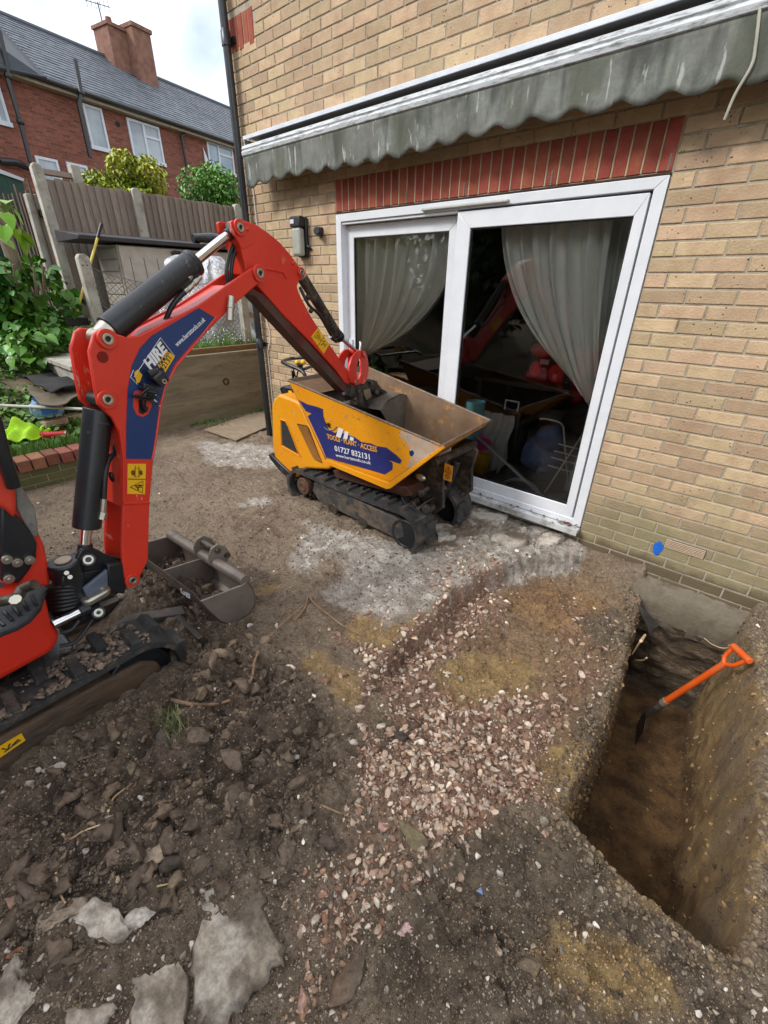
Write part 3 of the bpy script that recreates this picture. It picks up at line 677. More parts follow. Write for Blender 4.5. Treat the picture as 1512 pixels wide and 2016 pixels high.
# ---- room behind the glass
room = MB()
room.bounds((-4.4, .26, -.02), (2, 4.2, .045))
tag(room.build('room_floor', M('room_floor', '77736b', '88847a', rough=.6)), kind='structure')
rw = MB(); rw.bounds((-4.4, 4.2, -.02), (2, 4.3, 2.5)); rw.bounds((-4.4, .26, 2.4), (2, 4.2, 2.5)); rw.bounds((-4.43, .26, 0), (-4.40, 4.2, 2.5)); rw.bounds((1.0, .26, 0), (1.1, 4.2, 2.5))
tag(rw.build('room_walls', M('room_wall', '8a847a', rough=.9), smooth=0), kind='structure')
def curtain(name, top, bot, zt, zb, y, folds, label, pinch=1.6, amp=.045, flare=0):
    P = []; n = 220; m = 40
    for j in range(m+1):
        f = j/m; e = f**pinch; row = []
        for i in range(n+1):
            u = i/n; x0 = top[0]*(1-e)+bot[0]*e; x1 = top[1]*(1-e)+bot[1]*e
            x = x0+(x1-x0)*u; a = amp*(1-.45*e)
            yy = y+a*math.sin(folds*2*math.pi*u+.9*math.sin(5*u)+.4*math.sin(7*f))+.3*a*math.sin(folds*5.1*u*2)
            zz = zt+(zb-zt)*f+flare*e*(u-.5)
            row.append(A(x+.006*math.sin(folds*4*math.pi*u), yy, zz))
        P.append(row)
    return tag(MB().grid(P).build(name, CM, None), label, 'curtain', 'pale curtains behind the patio door')
CM = M('curtain_cloth', 'eeefe6', 'f4f4ec', rough=.8, bump=.1, bs=20)
_n = CM.node_tree; _b = _n.nodes['Principled BSDF']; _b.inputs['Subsurface Weight'].default_value = 0
curtain('curtain', (-3.25, -2.03), (-3.2, -2.92), 2.02, .92, .17, 11, 'pale curtain swept to the left behind the left door pane', 2.6, .05, .14)
curtain('curtain', (-1.74, -1.0), (-1.04, -.80), 2.02, .86, .16, 7, 'pale curtain swept to the right behind the right door pane', 1.9, .04, -.25)
curtain('curtain', (-1.13, -.78), (-.98, -.76), 2.02, .95, .30, 4, 'narrow pale curtain hanging straight at the far right of the door', 1.2, .03)
curtain('curtain', (-.90, -.74), (-.90, -.74), .60, .20, .16, 2, 'gathered pale curtain tail low in the right corner of the door', 1, .03)
tube_w = M('white_tube', 'b9bcbc', rough=.4)
c_ = U((929, 860), ('y', .34)); rl = thing('paper_roll', c_, 'light blue cylindrical roll standing behind the glass near the centre stile', 'roll')
MB().ring(c_, c_+A(0, 0, .32), .085, .07).build('roll_wall', M('pale_blue', '6cc0d2', '7fd0e0', rough=.7), rl)
MB().cyl(c_, c_+A(0, 0, .2), .07).build('roll_core', M('pale_blue2', '3d9fc0', rough=.7), rl)
c_ = U((930, 925), ('y', .34)); yb = thing('storage_box', c_, 'yellow box under a pink bag behind the lower door glass', 'box')
MB().bounds(c_+A(-.10, -.05, 0), c_+A(.14, .16, .17)).build('box_body', M('yellow_plastic', 'dcaa20', rough=.5), yb, bevel=.01)
MB().bounds(c_+A(-.11, -.06, .1705), c_+A(.15, .17, .19)).build('lid', M('yellow_plastic', ''), yb, bevel=.005)
pk_ = MB(); pk_.sph(c_+A(.03, .06, .27), (.11, .09, .10), 16, 10)
tag(pk_.build('bag', M('magenta_cloth', 'd04aa0', rough=.7)), 'bright pink bag sitting on the yellow box behind the glass', 'bag')
def stand(name, legs, label, cat, r=.008, mat=tube_w):
    t_ = thing(name, legs[0][0], label, cat)
    for l in legs: MB().tube(l, r).build('tube', mat, t_)
    return t_
stand('ironing_frame', [[(-1.80, .22, .43), (-1.05, .16, .055)], [(-1.62, .42, .05), (-1.55, .42, .22)], bez([(-1.48, .20, .05), (-1.33, .2, .14), (-1.2, .2, .13), (-1.11, .2, .05)], 6)], 'white diagonal metal bar leaning low across the door glass', 'metal bar', .012)
stand('clothes_airer', [[(-1.12, .30, .05), (-.90, .45, .75)], [(-1.0, .5, .05), (-1.12, .42, .58)], bez([(-1.12, .42, .58), (-1.15, .38, .62), (-1.25, .36, .63), (-1.3, .36, .62)], 5), [(-1.16, .40, .32), (-.95, .44, .30)], [(-1.15, .40, .38), (-.94, .44, .36)], [(-1.13, .41, .44), (-.93, .45, .42)], [(-1.17, .39, .25), (-.98, .43, .23)]], 'folding white wire clothes airer behind the right door pane', 'clothes airer', .007)
dk_ = M('dark_cloth', '1f2329', '2d323a', rough=.9)
b1 = thing('suitcase', (-1.58, .5, .05), 'tall black box standing in the room behind the glass', 'case')
MB().bounds((-1.68, .45, .15), (-1.5, .7, .62)).build('case_body', M('black_case', '0d0d0f', rough=.5), b1, bevel=.02)
MB().tube([(-1.65, .45, .62), (-1.65, .45, .7), (-1.53, .45, .7), (-1.53, .45, .62)], .008).build('handle', tube_w, b1)
g1 = MB(); P = []
for j in range(20):
    f = j/19; P.append([A(-1.80+.28*u+.01*math.sin(9*f), .36+.02*math.sin(u*14+4*f), .60-.42*f-.10*math.sin(math.pi*u)*f) for u in [q/20 for q in range(21)]])
tag(g1.grid(P).build('hanging_cloth', M('grey_cloth', '9b9d9e', 'acadad', rough=.9)), 'grey cloth hanging over the rail beside the yellow box', 'cloth')
cl = MB(); cl.sph((-1.38, .75, .20), (.2, .18, .17), 20, 12); cl.sph((-1.30, .7, .38), (.13, .13, .12), 16, 10)
tag(cl.build('clothes_pile', M('blue_grey_cloth', '4d5a78', '66749a', rough=.95, bump=.5, bs=12)), 'heap of blue-grey clothes on the floor behind the glass', 'clothes')
MB_ = MB().bounds((-1.02, .42, .05), (-.86, .62, .16)).bounds((-1.0, .42, .161), (-.84, .6, .24))
tag(MB_.build('folded_linen', M('pale_linen', '9fb0c4', 'b4c3d4', rough=.9), bevel=.02), 'pale blue folded linen at the right of the room floor', 'linen')
tag(MB().bounds((-.92, .64, .25), (-.80, .8, .62)).build('storage_tub', M('teal', '3b8794', rough=.5), bevel=.02), 'teal tub behind the folded linen', 'tub')
st = thing('child_seat', (-1.45, 1.0, .7), 'black and red child seat standing on a dark table behind the glass', 'child seat')
MB().bounds((-1.75, .95, .80), (-1.25, 1.1, 1.18)).build('shell', M('seat_black', '141416', rough=.8), st, bevel=.06, seg=4)
red = M('seat_red', 'b52424', 'c03030', rough=.8)
for (cx, cz, sx_, sz_) in ((-1.62, 1.06, .10, .06), (-1.40, 1.06, .12, .07), (-1.64, .9, .06, .07), (-1.45, .88, .07, .08)):
    MB().sph((cx, .945, cz), (sx_, .03, sz_), 16, 10).build('pad', red, st)
MB().bounds((-1.60, .92, .95), (-1.52, .935, .99)).bounds((-1.42, .92, .94), (-1.34, .935, .98)).build('buckle', M('buckle', '9a9c9e', rough=.5), st, smooth=0)
tb = thing('table', (-1.6, 1.1, .05), 'dark wooden table behind the glass carrying the child seat', 'table')
dw = M('dark_wood', '241b15', '33261c', rough=.5)
MB().bounds((-2.2, .85, .74), (-1.0, 1.6, .78)).build('tabletop', dw, tb, bevel=.004)
for (x, y) in ((-2.15, .9), (-1.05, .9), (-2.15, 1.55), (-1.05, 1.55)): MB().bounds((x-.025, y-.025, .046), (x+.025, y+.025, .739)).build('leg', dw, tb, smooth=0)

# ---------------------------------------------------------------- excavator
RED = M('red_paint', 'c22a18', 'ca301c', rough=.42, ns=3, dirt='7d4a38', damt=.335, ds=15, bump=.12, bs=170, bd=.002, coat=.15)
BLK = M('black_paint', '14161a', '1d2024', rough=.35, dirt='4c4540', damt=.33, ds=22, bump=.12, bs=60, bd=.003)
STL = M('worn_steel', '4a4540', '5b544d', rough=.45, metal=.7, dirt='5f5043', damt=.42, ds=12, bump=.35, bs=60, bd=.004)
CHR = M('chrome', 'd8d8d6', rough=.12, metal=1, bump=0)
ZNC = M('zinc', 'a6a296', 'b8b4a4', rough=.35, metal=.9, bump=.1)
RUB = M('rubber_hose', '101113', '17181a', rough=.5, bump=.1, bs=90)
YST = M('yellow_sticker', 'd9a514', 'e2ad18', rough=.4, dirt='6e5a2a', damt=.25, ds=60, bump=0)
INK = M('black_ink', '101010', rough=.5, bump=0)
WHT = M('white_ink', 'd6d8da', rough=.45, bump=0)
BLU = M('blue_decal', '12305f', '14356a', rough=.35, ns=5, dirt='5d6f88', damt=.24, ds=40, bump=0)
RUBT = M('track_rubber', '232425', '313131', rough=.75, ns=9, dirt='5d5146', damt=.43, ds=11, bump=.5, bs=45, bd=.01)
MUD = M('dried_mud', '5a4b3d', '7a6a59', rough=.95, ns=25, bump=.9, bs=60)
BA = U((258, 1140), ('z', .33)); BB = U((708, 745), ('y', -.75))
bn = norm(np.cross(BB-BA, (0, 0, 1)));
if bn[0] < 0: bn = -bn
bu = norm(A(BB[0]-BA[0], BB[1]-BA[1], 0))
def BP(p, d=0): return U(p, (BA-bn*d, bn))
ex = thing('mini_excavator', (-2.2, -3.1, -.2), 'red mini excavator at the left edge with its boom reaching over the dumper', 'excavator')
boom_px = [(243, 1137), (240, 1080), (243, 991), (243, 900), (235, 852), (221, 823), (193, 797), (186, 764), (175, 692), (184, 658), (196, 649), (214, 652), (250, 664), (274, 661), (298, 648), (390, 601), (459, 553), (497, 527), (509, 524), (519, 531), (521, 543), (506, 561), (459, 603), (434, 628), (384, 678), (346, 723), (323, 767), (314, 809), (307, 864), (301, 920), (295, 990), (292, 1103), (276, 1136), (270, 1149), (258, 1154), (247, 1148)]
boom = MB().prism([BP(p) for p in boom_px], -bn*.018).build('boom', RED, ex, bevel=.005)
# far plate is the same plate shifted straight across the boom
off = [BP(p)-bn*.135 for p in boom_px]
MB().prism(off, -bn*.018).build('side_plate', RED, boom, bevel=.005)
core = [(243, 1000), (243, 900), (238, 850), (236, 790), (240, 720), (262, 690), (300, 652), (390, 605), (455, 562), (470, 575), (450, 600), (430, 622), (380, 672), (340, 720), (318, 766), (309, 809), (302, 864), (298, 920), (294, 1000)]
MB().prism([BP(p)-bn*.0185 for p in core], -bn*.116).build('box_section', RED, boom, bevel=.003)
# welded lips along both edges
for path in ([(236, 845), (243, 900), (243, 990)], [(243, 991), (294, 990)]):
    MB().tube([BP(p)+bn*.001 for p in path], .005, 6).build('weld', RED, boom)
lip = MB(); P1 = [(425, 624), (384, 676), (346, 721), (323, 765), (314, 808), (307, 862), (299, 905)]
lip.tube([BP(p)+bn*.002 for p in P1], .005, 6); lip.build('weld', RED, boom)
dec_px = [(426, 627), (391, 606), (334, 640), (299, 660), (276, 684), (259, 720), (251, 767), (248, 840), (248, 903), (299, 904), (304, 864), (309, 827), (313, 795), (323, 760), (344, 716), (384, 670)]
dec = MB().prism([BP(p)+bn*.0005 for p in dec_px], bn*.001).build('blue_panel', BLU, boom, smooth=0)
def btxt(s, a, b, mat, h, bold=.02, off=.003, sh=0): return text(s, BP(a), BP(b), bn, mat, ex, h, bold, off, shear=sh)
btxt('www.hertstools.co.uk', (348, 683), (404, 631), WHT, .105)
# HIRE badge
MB().prism([BP(p)+bn*.0022 for p in [(262, 742), (268, 736), (315, 664), (343, 701), (318, 748), (305, 768), (272, 757)]], bn*.0008).build('badge', M('badge_blue', '0c2348', rough=.4, bump=0), boom, smooth=0)
MB().prism([BP(p)+bn*.0034 for p in [(263, 733), (270, 727), (279, 738), (274, 752), (268, 755)]], bn*.0008).build('badge_hexagon', YST, boom, smooth=0)
MB().prism([BP(p)+bn*.0034 for p in [(316, 722), (334, 694), (343, 702), (324, 733)]], bn*.0008).build('badge_strip', YST, boom, smooth=0)
for a, b in (((263, 742), (315, 665)), ((315, 665), (343, 701)), ((262, 728), (256, 742)), ((256, 742), (270, 757))): MB().tube([BP(a)+bn*.0036, BP(b)+bn*.0036], .0012, 4).build('badge_outline', WHT, boom)
btxt('HIRE', (295, 729), (330, 688), WHT, .36, .05, .004, .15)
btxt('T · ACCESS', (306, 738), (334, 696), YST, .17, .02, .0045)
btxt('832131', (317, 738), (337, 706), INK, .24, .02, .0046)
# chips and scratches in the paint
def chips(m, hx, scale, lo, hi, st=(1, 1, 1)):
    t = m.node_tree; N = t.nodes; L = t.links; b = N['Principled BSDF']; cur = b.inputs['Base Color'].links[0].from_socket
    g = N.new('ShaderNodeNewGeometry'); mp = N.new('ShaderNodeMapping'); mp.inputs['Scale'].default_value = st; L.new(g.outputs['Position'], mp.inputs[0])
    n_ = N.new('ShaderNodeTexNoise'); n_.inputs['Scale'].default_value = scale; n_.inputs['Detail'].default_value = 9; n_.inputs['Roughness'].default_value = .8; L.new(mp.outputs[0], n_.inputs['Vector'])
    r_ = N.new('ShaderNodeMapRange'); r_.inputs[1].default_value = lo; r_.inputs[2].default_value = hi; r_.inputs[4].default_value = .8; L.new(n_.outputs['Fac'], r_.inputs[0])
    x_ = N.new('ShaderNodeMixRGB'); x_.inputs[2].default_value = lin(hx); L.new(r_.outputs[0], x_.inputs[0]); L.new(cur, x_.inputs[1]); L.new(x_.outputs[0], b.inputs['Base Color'])
chips(RED, 'd09a84', 9, .63, .65, (1, 1, .35)); chips(RED, '5b3428', 24, .625, .66); chips(BLK, '77706a', 14, .62, .66)
# warning stickers
def sticker(parent, q, P, n, mat=YST, kind='tri'):
    """q: four corners (px) of the sticker; flat print built as thin shapes"""
    Q = [P(p)+n*.001 for p in q]; s_ = MB().prism(Q, n*.001).build('warning_sticker', mat, parent, smooth=0)
    def at(u, v): return Q[0]*(1-u)*(1-v)+Q[1]*u*(1-v)+Q[2]*u*v+Q[3]*(1-u)*v+n*.0025
    return s_, at
def lines(parent, at, segs, r=.0014, name='pictogram', mat=INK):
    m_ = MB()
    for s_ in segs: m_.tube([at(*p) for p in s_], r, 4)
    return m_.build(name, mat, parent, smooth=0)
s_, at = sticker(boom, [(251, 913), (287, 913), (285, 973), (250, 972)], BP, bn)
lines(s_, at, [[(.2, .95), (.85, .95), (.83, .6), (.15, .77), (.2, .95)]] and [[(.15, .77), (.85, .56), (.85, .95), (.15, .77)], [(.02, .5), (.98, .5)]], .0016)
lines(s_, at, [[(.4, .72), (.7, .72), (.78, .78)], [(.45, .76), (.68, .78)], [(.55, .8), (.62, .86)], [(.6, .7), (.8, .7)]], .0022)
lines(s_, at, [[(.2, .25), (.2, .33), (.42, .42), (.58, .42), (.8, .33), (.8, .25), (.58, .14), (.42, .14), (.2, .25)], [(.4, .06), (.4, .44)], [(.6, .06), (.6, .44)]]+[[(.2+.04*i, .22), (.24+.04*i, .36)] for i in range(5)]+[[(.62+.04*i, .22), (.66+.04*i, .36)] for i in range(4)], .0009)
# bosses
def boss(p, r, plane_d=0, name='pin', ring=True, parent=None, n=bn, c=None):
    c = BP(p, plane_d) if c is None else c
    b_ = MB().ring(c, c+n*.012, r*1.75, r*1.0, 28); b_.build(name+'_boss', RED, parent or boom, bevel=.002)
    MB().ring(c+n*.004, c+n*.016, r, r*.5, 24).build(name, ZNC, parent or boom, bevel=.0015)
    MB().cyl(c+n*.001, c+n*.008, r*.5, seg=12).build(name+'_core', BLK, parent or boom)
boss((209, 667), .021); boss((209, 786), .021); boss((509, 538), .023); boss((259, 1141), .019)
c = BP((202, 703)); MB().cyl(c+bn*.0005, c+bn*.0015, .021, seg=28).build('hole', M('hole_shade', '701208', rough=.9, bump=0), boom)  # flat darker red disc, the shade inside the hole painted on the plate
# hook with slot on the blue panel
sl = [(262+9*math.cos(t), 793-14+9*math.sin(t)) for t in [math.pi+math.pi*i/10 for i in range(11)]]+[(280-9+18*0+9*math.cos(t)+0, 806+10*math.sin(t)) for t in [math.pi*i/10 for i in range(11)]]
sl = [(262, 780), (265, 770), (279, 768), (297, 775), (298, 800), (291, 815), (280, 821), (268, 816), (262, 803)]
MB().prism([BP(p)+bn*.0012 for p in sl], bn*.002).build('slot_plate', RED, boom, bevel=.001)
MB().prism([BP(p)+bn*.0035 for p in [(272, 786), (286, 786), (288, 806), (281, 816), (272, 812)]], bn*.001).build('slot', INK, boom, smooth=0)
# broken work light: housing, bracket, cable ends
wl = MB().box(BP((302, 743))+bn*.04, (.05, .055, .05), rot=np.array(Matrix.Rotation(.5, 3, 'X'))); wl.build('work_light', BLK, ex, bevel=.008)
MB().cyl(BP((284, 737))+bn*.03, BP((300, 730))+bn*.035, .02, .014).build('light_socket', BLK, ex, bevel=.003)
MB().ring(BP((303, 747))+bn*.065, BP((303, 747))+bn*.075, .010, .005).build('light_screw', ZNC, ex)
MB().box(BP((286, 762))+bn*.02, (.03, .05, .03), rot=np.array(Matrix.Rotation(-.4, 3, 'X'))).build('bracket', BLK, ex, bevel=.004)
wr = MB()
for k in range(9):
    a = R.uniform(0, 6.28); q = BP((281+R.uniform(-6, 6), 770+R.uniform(-6, 8)))+bn*.02
    wr.tube(bez([q, q+A(R.uniform(-.01, .02), R.uniform(-.03, .03), R.uniform(-.03, .02)), q+A(R.uniform(0, .03), R.uniform(-.06, .06), R.uniform(-.05, .01))], 5), .0045, 6)
wr.tube(bez([BP((285, 765))+bn*.02, BP((276, 790))+bn*.02, BP((283, 808))+bn*.01, BP((287, 800))+bn*.01], 6), .007, 8)
wr.build('wiring', RUB, ex)
for a, b in (((288, 771), (298, 776)), ((290, 778), (305, 797))): MB().tube([BP(a)+bn*.03, BP(b)+bn*.035], .003, 6).build('cable_tie', WHT, ex)
# round bar handle near boom tip
MB().cyl(BP((452, 584))+bn*.012, BP((444, 632))+bn*.03, .017, seg=16).ring(BP((449, 603))+bn*.019, BP((448, 608))+bn*.021, .019, .01).build('grease_fitting', ZNC, ex, bevel=.002)
# arm (dipper): narrower than the boom tip
AD = .03
def AP(p, d=0): return BP(p, AD+d)
arm_px = [(453, 437), (458, 434), (480, 434), (503, 441), (528, 458), (551, 477), (571, 500), (588, 523), (596, 529), (600, 537), (597, 547), (588, 553), (585, 565), (589, 578), (611, 621), (639, 664), (686, 731), (690, 748), (686, 758), (678, 752), (661, 728), (608, 670), (560, 622), (508, 563), (486, 540), (482, 520), (474, 488), (468, 470), (456, 456)]
armt = .10
arm = MB().prism([AP(p) for p in arm_px[2:-1]], -bn*armt).build('arm', RED, ex, bevel=.004)
lug = [(453, 437), (458, 434), (503, 441), (500, 480), (476, 492), (466, 470), (456, 456)]
for d in (-.002, armt-.014): MB().prism([AP(p, 0)-bn*d for p in lug], -bn*.016).build('lug_plate', RED, arm, bevel=.003)
MB().tube([AP(p)+bn*.002 for p in [(518, 528), (557, 536), (563, 548)]], .005, 6).build('weld', RED, arm)
MB().prism([U(p, (BA-bn*(AD+.01), bn))-A(0, 0, .002) for p in [(495, 566), (520, 580), (612, 680), (686, 762), (678, 772), (600, 690), (500, 580)]], -bn*.08).build('underside', M('arm_underside', '3d140c', '55221a', rough=.6, dirt='4a3a30', damt=.5), arm, smooth=0)  # darker copy of the red paint, shade under the arm put into colour
for p, r in (((470, 448), .020), ((591, 536), .015), ((486, 451), .005), ((577, 518), .005)):
    if r > .01: boss(p, r, AD, parent=arm)
    else: MB().sph(AP(p), .01).build('rivet', RED, arm)
s_, at = sticker(arm, [(612, 663), (625, 646), (648, 678), (637, 697)], AP, bn)
lines(s_, at, [[(.25, .1), (.85, .1), (.55, .5), (.25, .1)], [(0, .52), (1, .52)]], .0016); lines(s_, at, [[(.45, .2), (.6, .2), (.55, .35)], [(.3, .62), (.6, .7), (.5, .85)], [(.6, .6), (.8, .7)], [(.65, .85), (.8, .85)]], .0025)
# arm cylinder above the boom
MC = .075  # centre plane
def CP(p): return BP(p, MC)
p0 = CP((196, 664)); p1 = CP((462, 452)); dr = norm(p1-p0)
Lc = np.linalg.norm(p1-p0)
cy = MB().cyl(CP((214, 650)), CP((378, 520)), .054, seg=40).build('arm_cylinder', BLK, ex, bevel=.004)
e = CP((378, 520)); MB().ring(e-dr*.01, e+dr*.012, .056, .022, 36).build('gland', BLK, cy, bevel=.002)
MB().cyl(e-dr*.02, CP((450, 462)), .021, seg=28).build('rod', CHR, cy)
MB().cyl(p1-bn*.03, p1+bn*.03, .034, seg=28).cyl(p1-dr*.06, p1-dr*.02, .026).build('rod_end', BLK, cy, bevel=.003)
MB().cyl(p0-bn*.035, p0+bn*.035, .034, seg=28).cyl(p0, p0+dr*.05, .035, .045).build('cylinder_eye', ZNC, cy, bevel=.003)
q = CP((372, 545))+bn*.03; q1 = CP((360, 560))+bn*.045
MB().cyl(CP((372, 533))+bn*.03, q1+A(0, 0, .02), .012).cyl(CP((384, 545))+bn*.04, CP((352, 575))+bn*.04, .010, .012).cyl(CP((376, 552))+bn*.04, CP((370, 558))+bn*.04, .015, seg=6).cyl(CP((366, 562))+bn*.04, CP((358, 570))+bn*.04, .014, seg=8).build('hose_fitting', ZNC, cy, bevel=.001)
MB().tube(bez([CP((354, 573))+bn*.04, CP((338, 590))+bn*.035, CP((328, 612))+bn*.02, CP((323, 640))+bn*.0], 8), .011, 10).build('hose', RUB, cy)
MB().ring(CP((322, 634))-A(0, 0, .01), CP((322, 636))+A(0, 0, .004), .03, .016).build('grommet', BLK, boom)
# boom cylinder, rod end down
p0 = CP((195, 786)); p1 = CP((166, 1098)); dr = norm(p1-p0)
cy = MB().cyl(p0+dr*.04, CP((171, 1038)), .053, seg=40).build('boom_cylinder', BLK, ex, bevel=.004)
MB().ring(CP((194, 830))-dr*.008, CP((194, 830))+dr*.008, .056, .05, 36).build('cylinder_band', BLK, cy, bevel=.002)
MB().cyl(p0-bn*.035, p0+bn*.035, .034, seg=28).build('cylinder_eye', BLK, cy, bevel=.003)
MB().cyl(CP((171, 1034)), CP((168, 1075)), .022, seg=28).build('rod', CHR, cy)
MB().cyl(CP((168, 1070)), CP((167, 1085)), .027, .03).cyl(p1-bn*.035, p1+bn*.035, .032, seg=28).build('rod_end', BLK, cy, bevel=.003)
MB().tube(bez([BP((228, 890), .07), BP((214, 905), .05), BP((207, 935), .03), BP((204, 985), .02)], 8), .011, 10).build('hose', RUB, cy)
MB().cyl(BP((204, 982), .02), BP((202, 1010), .02), .013, seg=8).cyl(BP((203, 1008), .02), BP((200, 1022), .02), .017, seg=6).cyl(BP((202, 1014), .02), CP((188, 1014)), .012).build('hose_fitting', ZNC, cy, bevel=.001)
for p in ((230, 885), (222, 938)): MB().sph(BP(p, .06)-bu*.005, (.012, .01, .024)).build('grommet', INK, boom)
for dd in (0, .03): MB().tube(bez([CP((468+dd*300, 470)), CP((452+dd*300, 500)), CP((446+dd*300, 535)), CP((450+dd*300, 560))], 8), .010, 10).build('hose', RUB, arm)
# bucket cylinder along the arm
p0 = AP((591, 538), .04); p1 = AP((712, 700), .04); dr = norm(p1-p0)
cy = MB().cyl(AP((594, 545), .04), AP((668, 664), .04), .032, .030, seg=28).build('bucket_cylinder', M('muddy_black', '17171a', '222225', rough=.5, dirt='6e5c46', damt=.45, ds=14, bump=.4), ex, bevel=.003)
MB().cyl(AP((668, 664), .04)-dr*.03, AP((668, 664), .04)+dr*.01, .036, seg=20).build('gland', BLK, cy, bevel=.003)
MB().cyl(AP((664, 660), .04), p1, .013).build('rod', CHR, cy)
MB().cyl(p1-bn*.03, p1+bn*.03, .02).build('rod_end', BLK, cy, bevel=.002)
MB().tube(bez([AP((590, 565), .03), AP((608, 600), .0), AP((630, 622), .0), AP((656, 668), .01)], 8), .009, 8).build('hose', RUB, cy)
MB().cyl(AP((650, 662), .01), AP((662, 672), .02), .013, seg=8).sph(AP((606, 585), .01), .016).sph(AP((612, 612), .0), .014).build('hose_fitting', BLK, cy)
# tipping links and coupler
LK1 = [(703, 690), (713, 690), (710, 700), (703, 712), (700, 728), (701, 742), (704, 752), (697, 759), (688, 752), (684, 738), (686, 720), (692, 702)]
LK2 = [(708, 690), (717, 691), (722, 704), (724, 725), (722, 742), (714, 752), (700, 759), (701, 750), (706, 744), (709, 734), (710, 714), (709, 702)]
for d in (-.01, armt):
    for lk in (LK1, LK2): MB().prism([AP(p)-bn*d for p in lk], -bn*.016).build('tipping_link', RED, ex, bevel=.003)
boss((716, 699), .010, AD-.012, parent=arm); boss((698, 752), .012, AD-.012, parent=arm)
MB().cyl(AP((690, 690), .1)+A(0,0,-.0), AP((716, 699)), .022).build('link_pin', RED, ex)
MB().cyl(AP((714, 750), .09), AP((714, 750), -.01), .02).build('link_pin', RED, ex)
KM = M('greasy_steel', '1c1a18', '2c2722', rough=.45, dirt='5d4a3a', damt=.45, ds=16, bump=.5, bs=50)
cpl = [(694, 760), (716, 752), (738, 748), (752, 764), (756, 786), (744, 800), (722, 806), (700, 798), (690, 780)]
MB().prism([AP(p, .01) for p in cpl], -bn*.08).build('coupler', KM, ex, bevel=.006)
MB().prism([AP(p, -.001) for p in [(716, 768), (728, 765), (732, 780), (722, 788), (717, 778)]], -bn*.004).build('coupler_plate', ZNC, ex, smooth=0)
for p, r in (((707, 770), .014), ((742, 772), .018), ((733, 755), .012), ((738, 795), .018), ((700, 785), .014)): MB().cyl(AP(p, .0), AP(p, -.022), r, seg=14).build('coupler_pin', KM, ex, bevel=.003)
# digging bucket inside the skip
bo = .02
def KP(p): return BP(p, bo-.10)
prof = [(750, 808), (764, 788), (790, 775), (815, 780), (829, 796), (834, 818), (831, 845), (818, 866), (790, 876)]
back = [KP(p) for p in prof]
inner = [b_+(np.mean(back, 0)-b_)*.06 for b_ in back]
shell = MB(); shell.prism(back+inner[::-1], -bn*.30)
BKM = M('bucket_steel', '5f5a53', '77726a', rough=.4, metal=.4, dirt='5b4a3a', damt=.45, ds=10, bump=.4, bs=40)
bkt = shell.build('bucket', BKM, ex, bevel=.003)
for d in (.0, .288): MB().prism([b_-bn*d for b_ in back], -bn*.012).build('side_plate', BKM, bkt, bevel=.003)
MB().prism([KP(p)-bn*.12 for p in [(742, 796), (756, 772), (780, 770), (792, 778), (764, 790)]], -bn*.06).build('bucket_lug', KM, bkt, bevel=.004)
MB().cyl(AP((700, 790), .0), AP((672, 800), .12), .028, seg=16).build('bucket_pin', KM, ex, bevel=.003)
# swing bracket
def SP(p, d=.0): return BP(p, d)
MB().prism([SP(p, .045) for p in [(152, 1095), (162, 1080), (180, 1077), (194, 1083), (210, 1092), (243, 1100), (243, 1152), (225, 1166), (196, 1160), (176, 1132), (150, 1125)]], -bn*.02).build('swing_bracket', BLK, ex, bevel=.006)
MB().prism([SP(p, .115) for p in [(152, 1095), (162, 1080), (180, 1077), (194, 1083), (210, 1092), (240, 1100), (240, 1152), (225, 1166), (196, 1160), (176, 1132), (150, 1125)]], -bn*.02).build('swing_bracket', BLK, ex, bevel=.006)
MB().prism([SP(p, -.0) for p in [(212, 1112), (242, 1108), (250, 1150), (246, 1170), (214, 1166)]], -bn*.15).build('bracket_web', BLK, ex, bevel=.006)
MB().cyl(SP((174, 1102), .035), SP((174, 1102), .15), .03, seg=24).build('bracket_boss', BLK, ex, bevel=.004)
MB().ring(SP((174, 1102), .034), SP((174, 1102), .026), .021, .010, 24).build('pin', ZNC, ex, bevel=.002)
kp = SP((130, 1118), .08); MB().cyl(kp+A(0, 0, -.25), kp+A(0, 0, .035), .062, seg=32).build('kingpost', BLK, ex, bevel=.008)
MB().cyl(kp+A(0, 0, .036), kp+A(0, 0, .042), .03, seg=28).build('kingpost_cap', M('primer', '9b8c78', 'b0a08a', rough=.6), ex, bevel=.001)
MB().plate([kp+A(-.05, -.05, .0), kp+A(.06, -.03, .0), SP((215, 1105), .04)+A(0, 0, -.03), SP((215, 1105), .12)+A(0, 0, -.03)], -.05).build('bracket_arm', BLK, ex, bevel=.006)
MB().prism([SP(p, -.002) for p in [(165, 1160), (212, 1122), (214, 1168), (172, 1176)]], -bn*.02).build('grey_guard', M('slate_paint', '4a5261', '59616f', rough=.5, dirt='2b2d31', damt=.4, ds=14), ex, bevel=.004)
for i, (p, r) in enumerate((((131, 1128), .009), ((138, 1136), .009))): MB().cyl(SP(p, -.01), SP(p, .02), r, seg=8).build('bolt', ZNC, ex)
hs = MB()
for k in range(7):
    y0 = 1162+k*5.5; hs.tube(bez([SP((92, y0+4), .12), SP((115, y0-6+2*k), .05), SP((145, y0-8+1.2*k), .03), SP((172, y0-6-1.5*k), .05), SP((186, y0-16-3*k), .1)], 8), .010, 8)
hs.tube(bez([SP((118, 1245), 0), SP((140, 1240), -.02), SP((156, 1222), -.02)], 6), .008); hs.tube(bez([SP((118, 1272), 0), SP((150, 1262), -.02), SP((182, 1220), -.0)], 6), .008)
hs.build('hose_bundle', RUB, ex)
MB().cyl(SP((104, 1230), .0), SP((158, 1204), .0), .019, seg=24).build('swing_rod', CHR, ex)
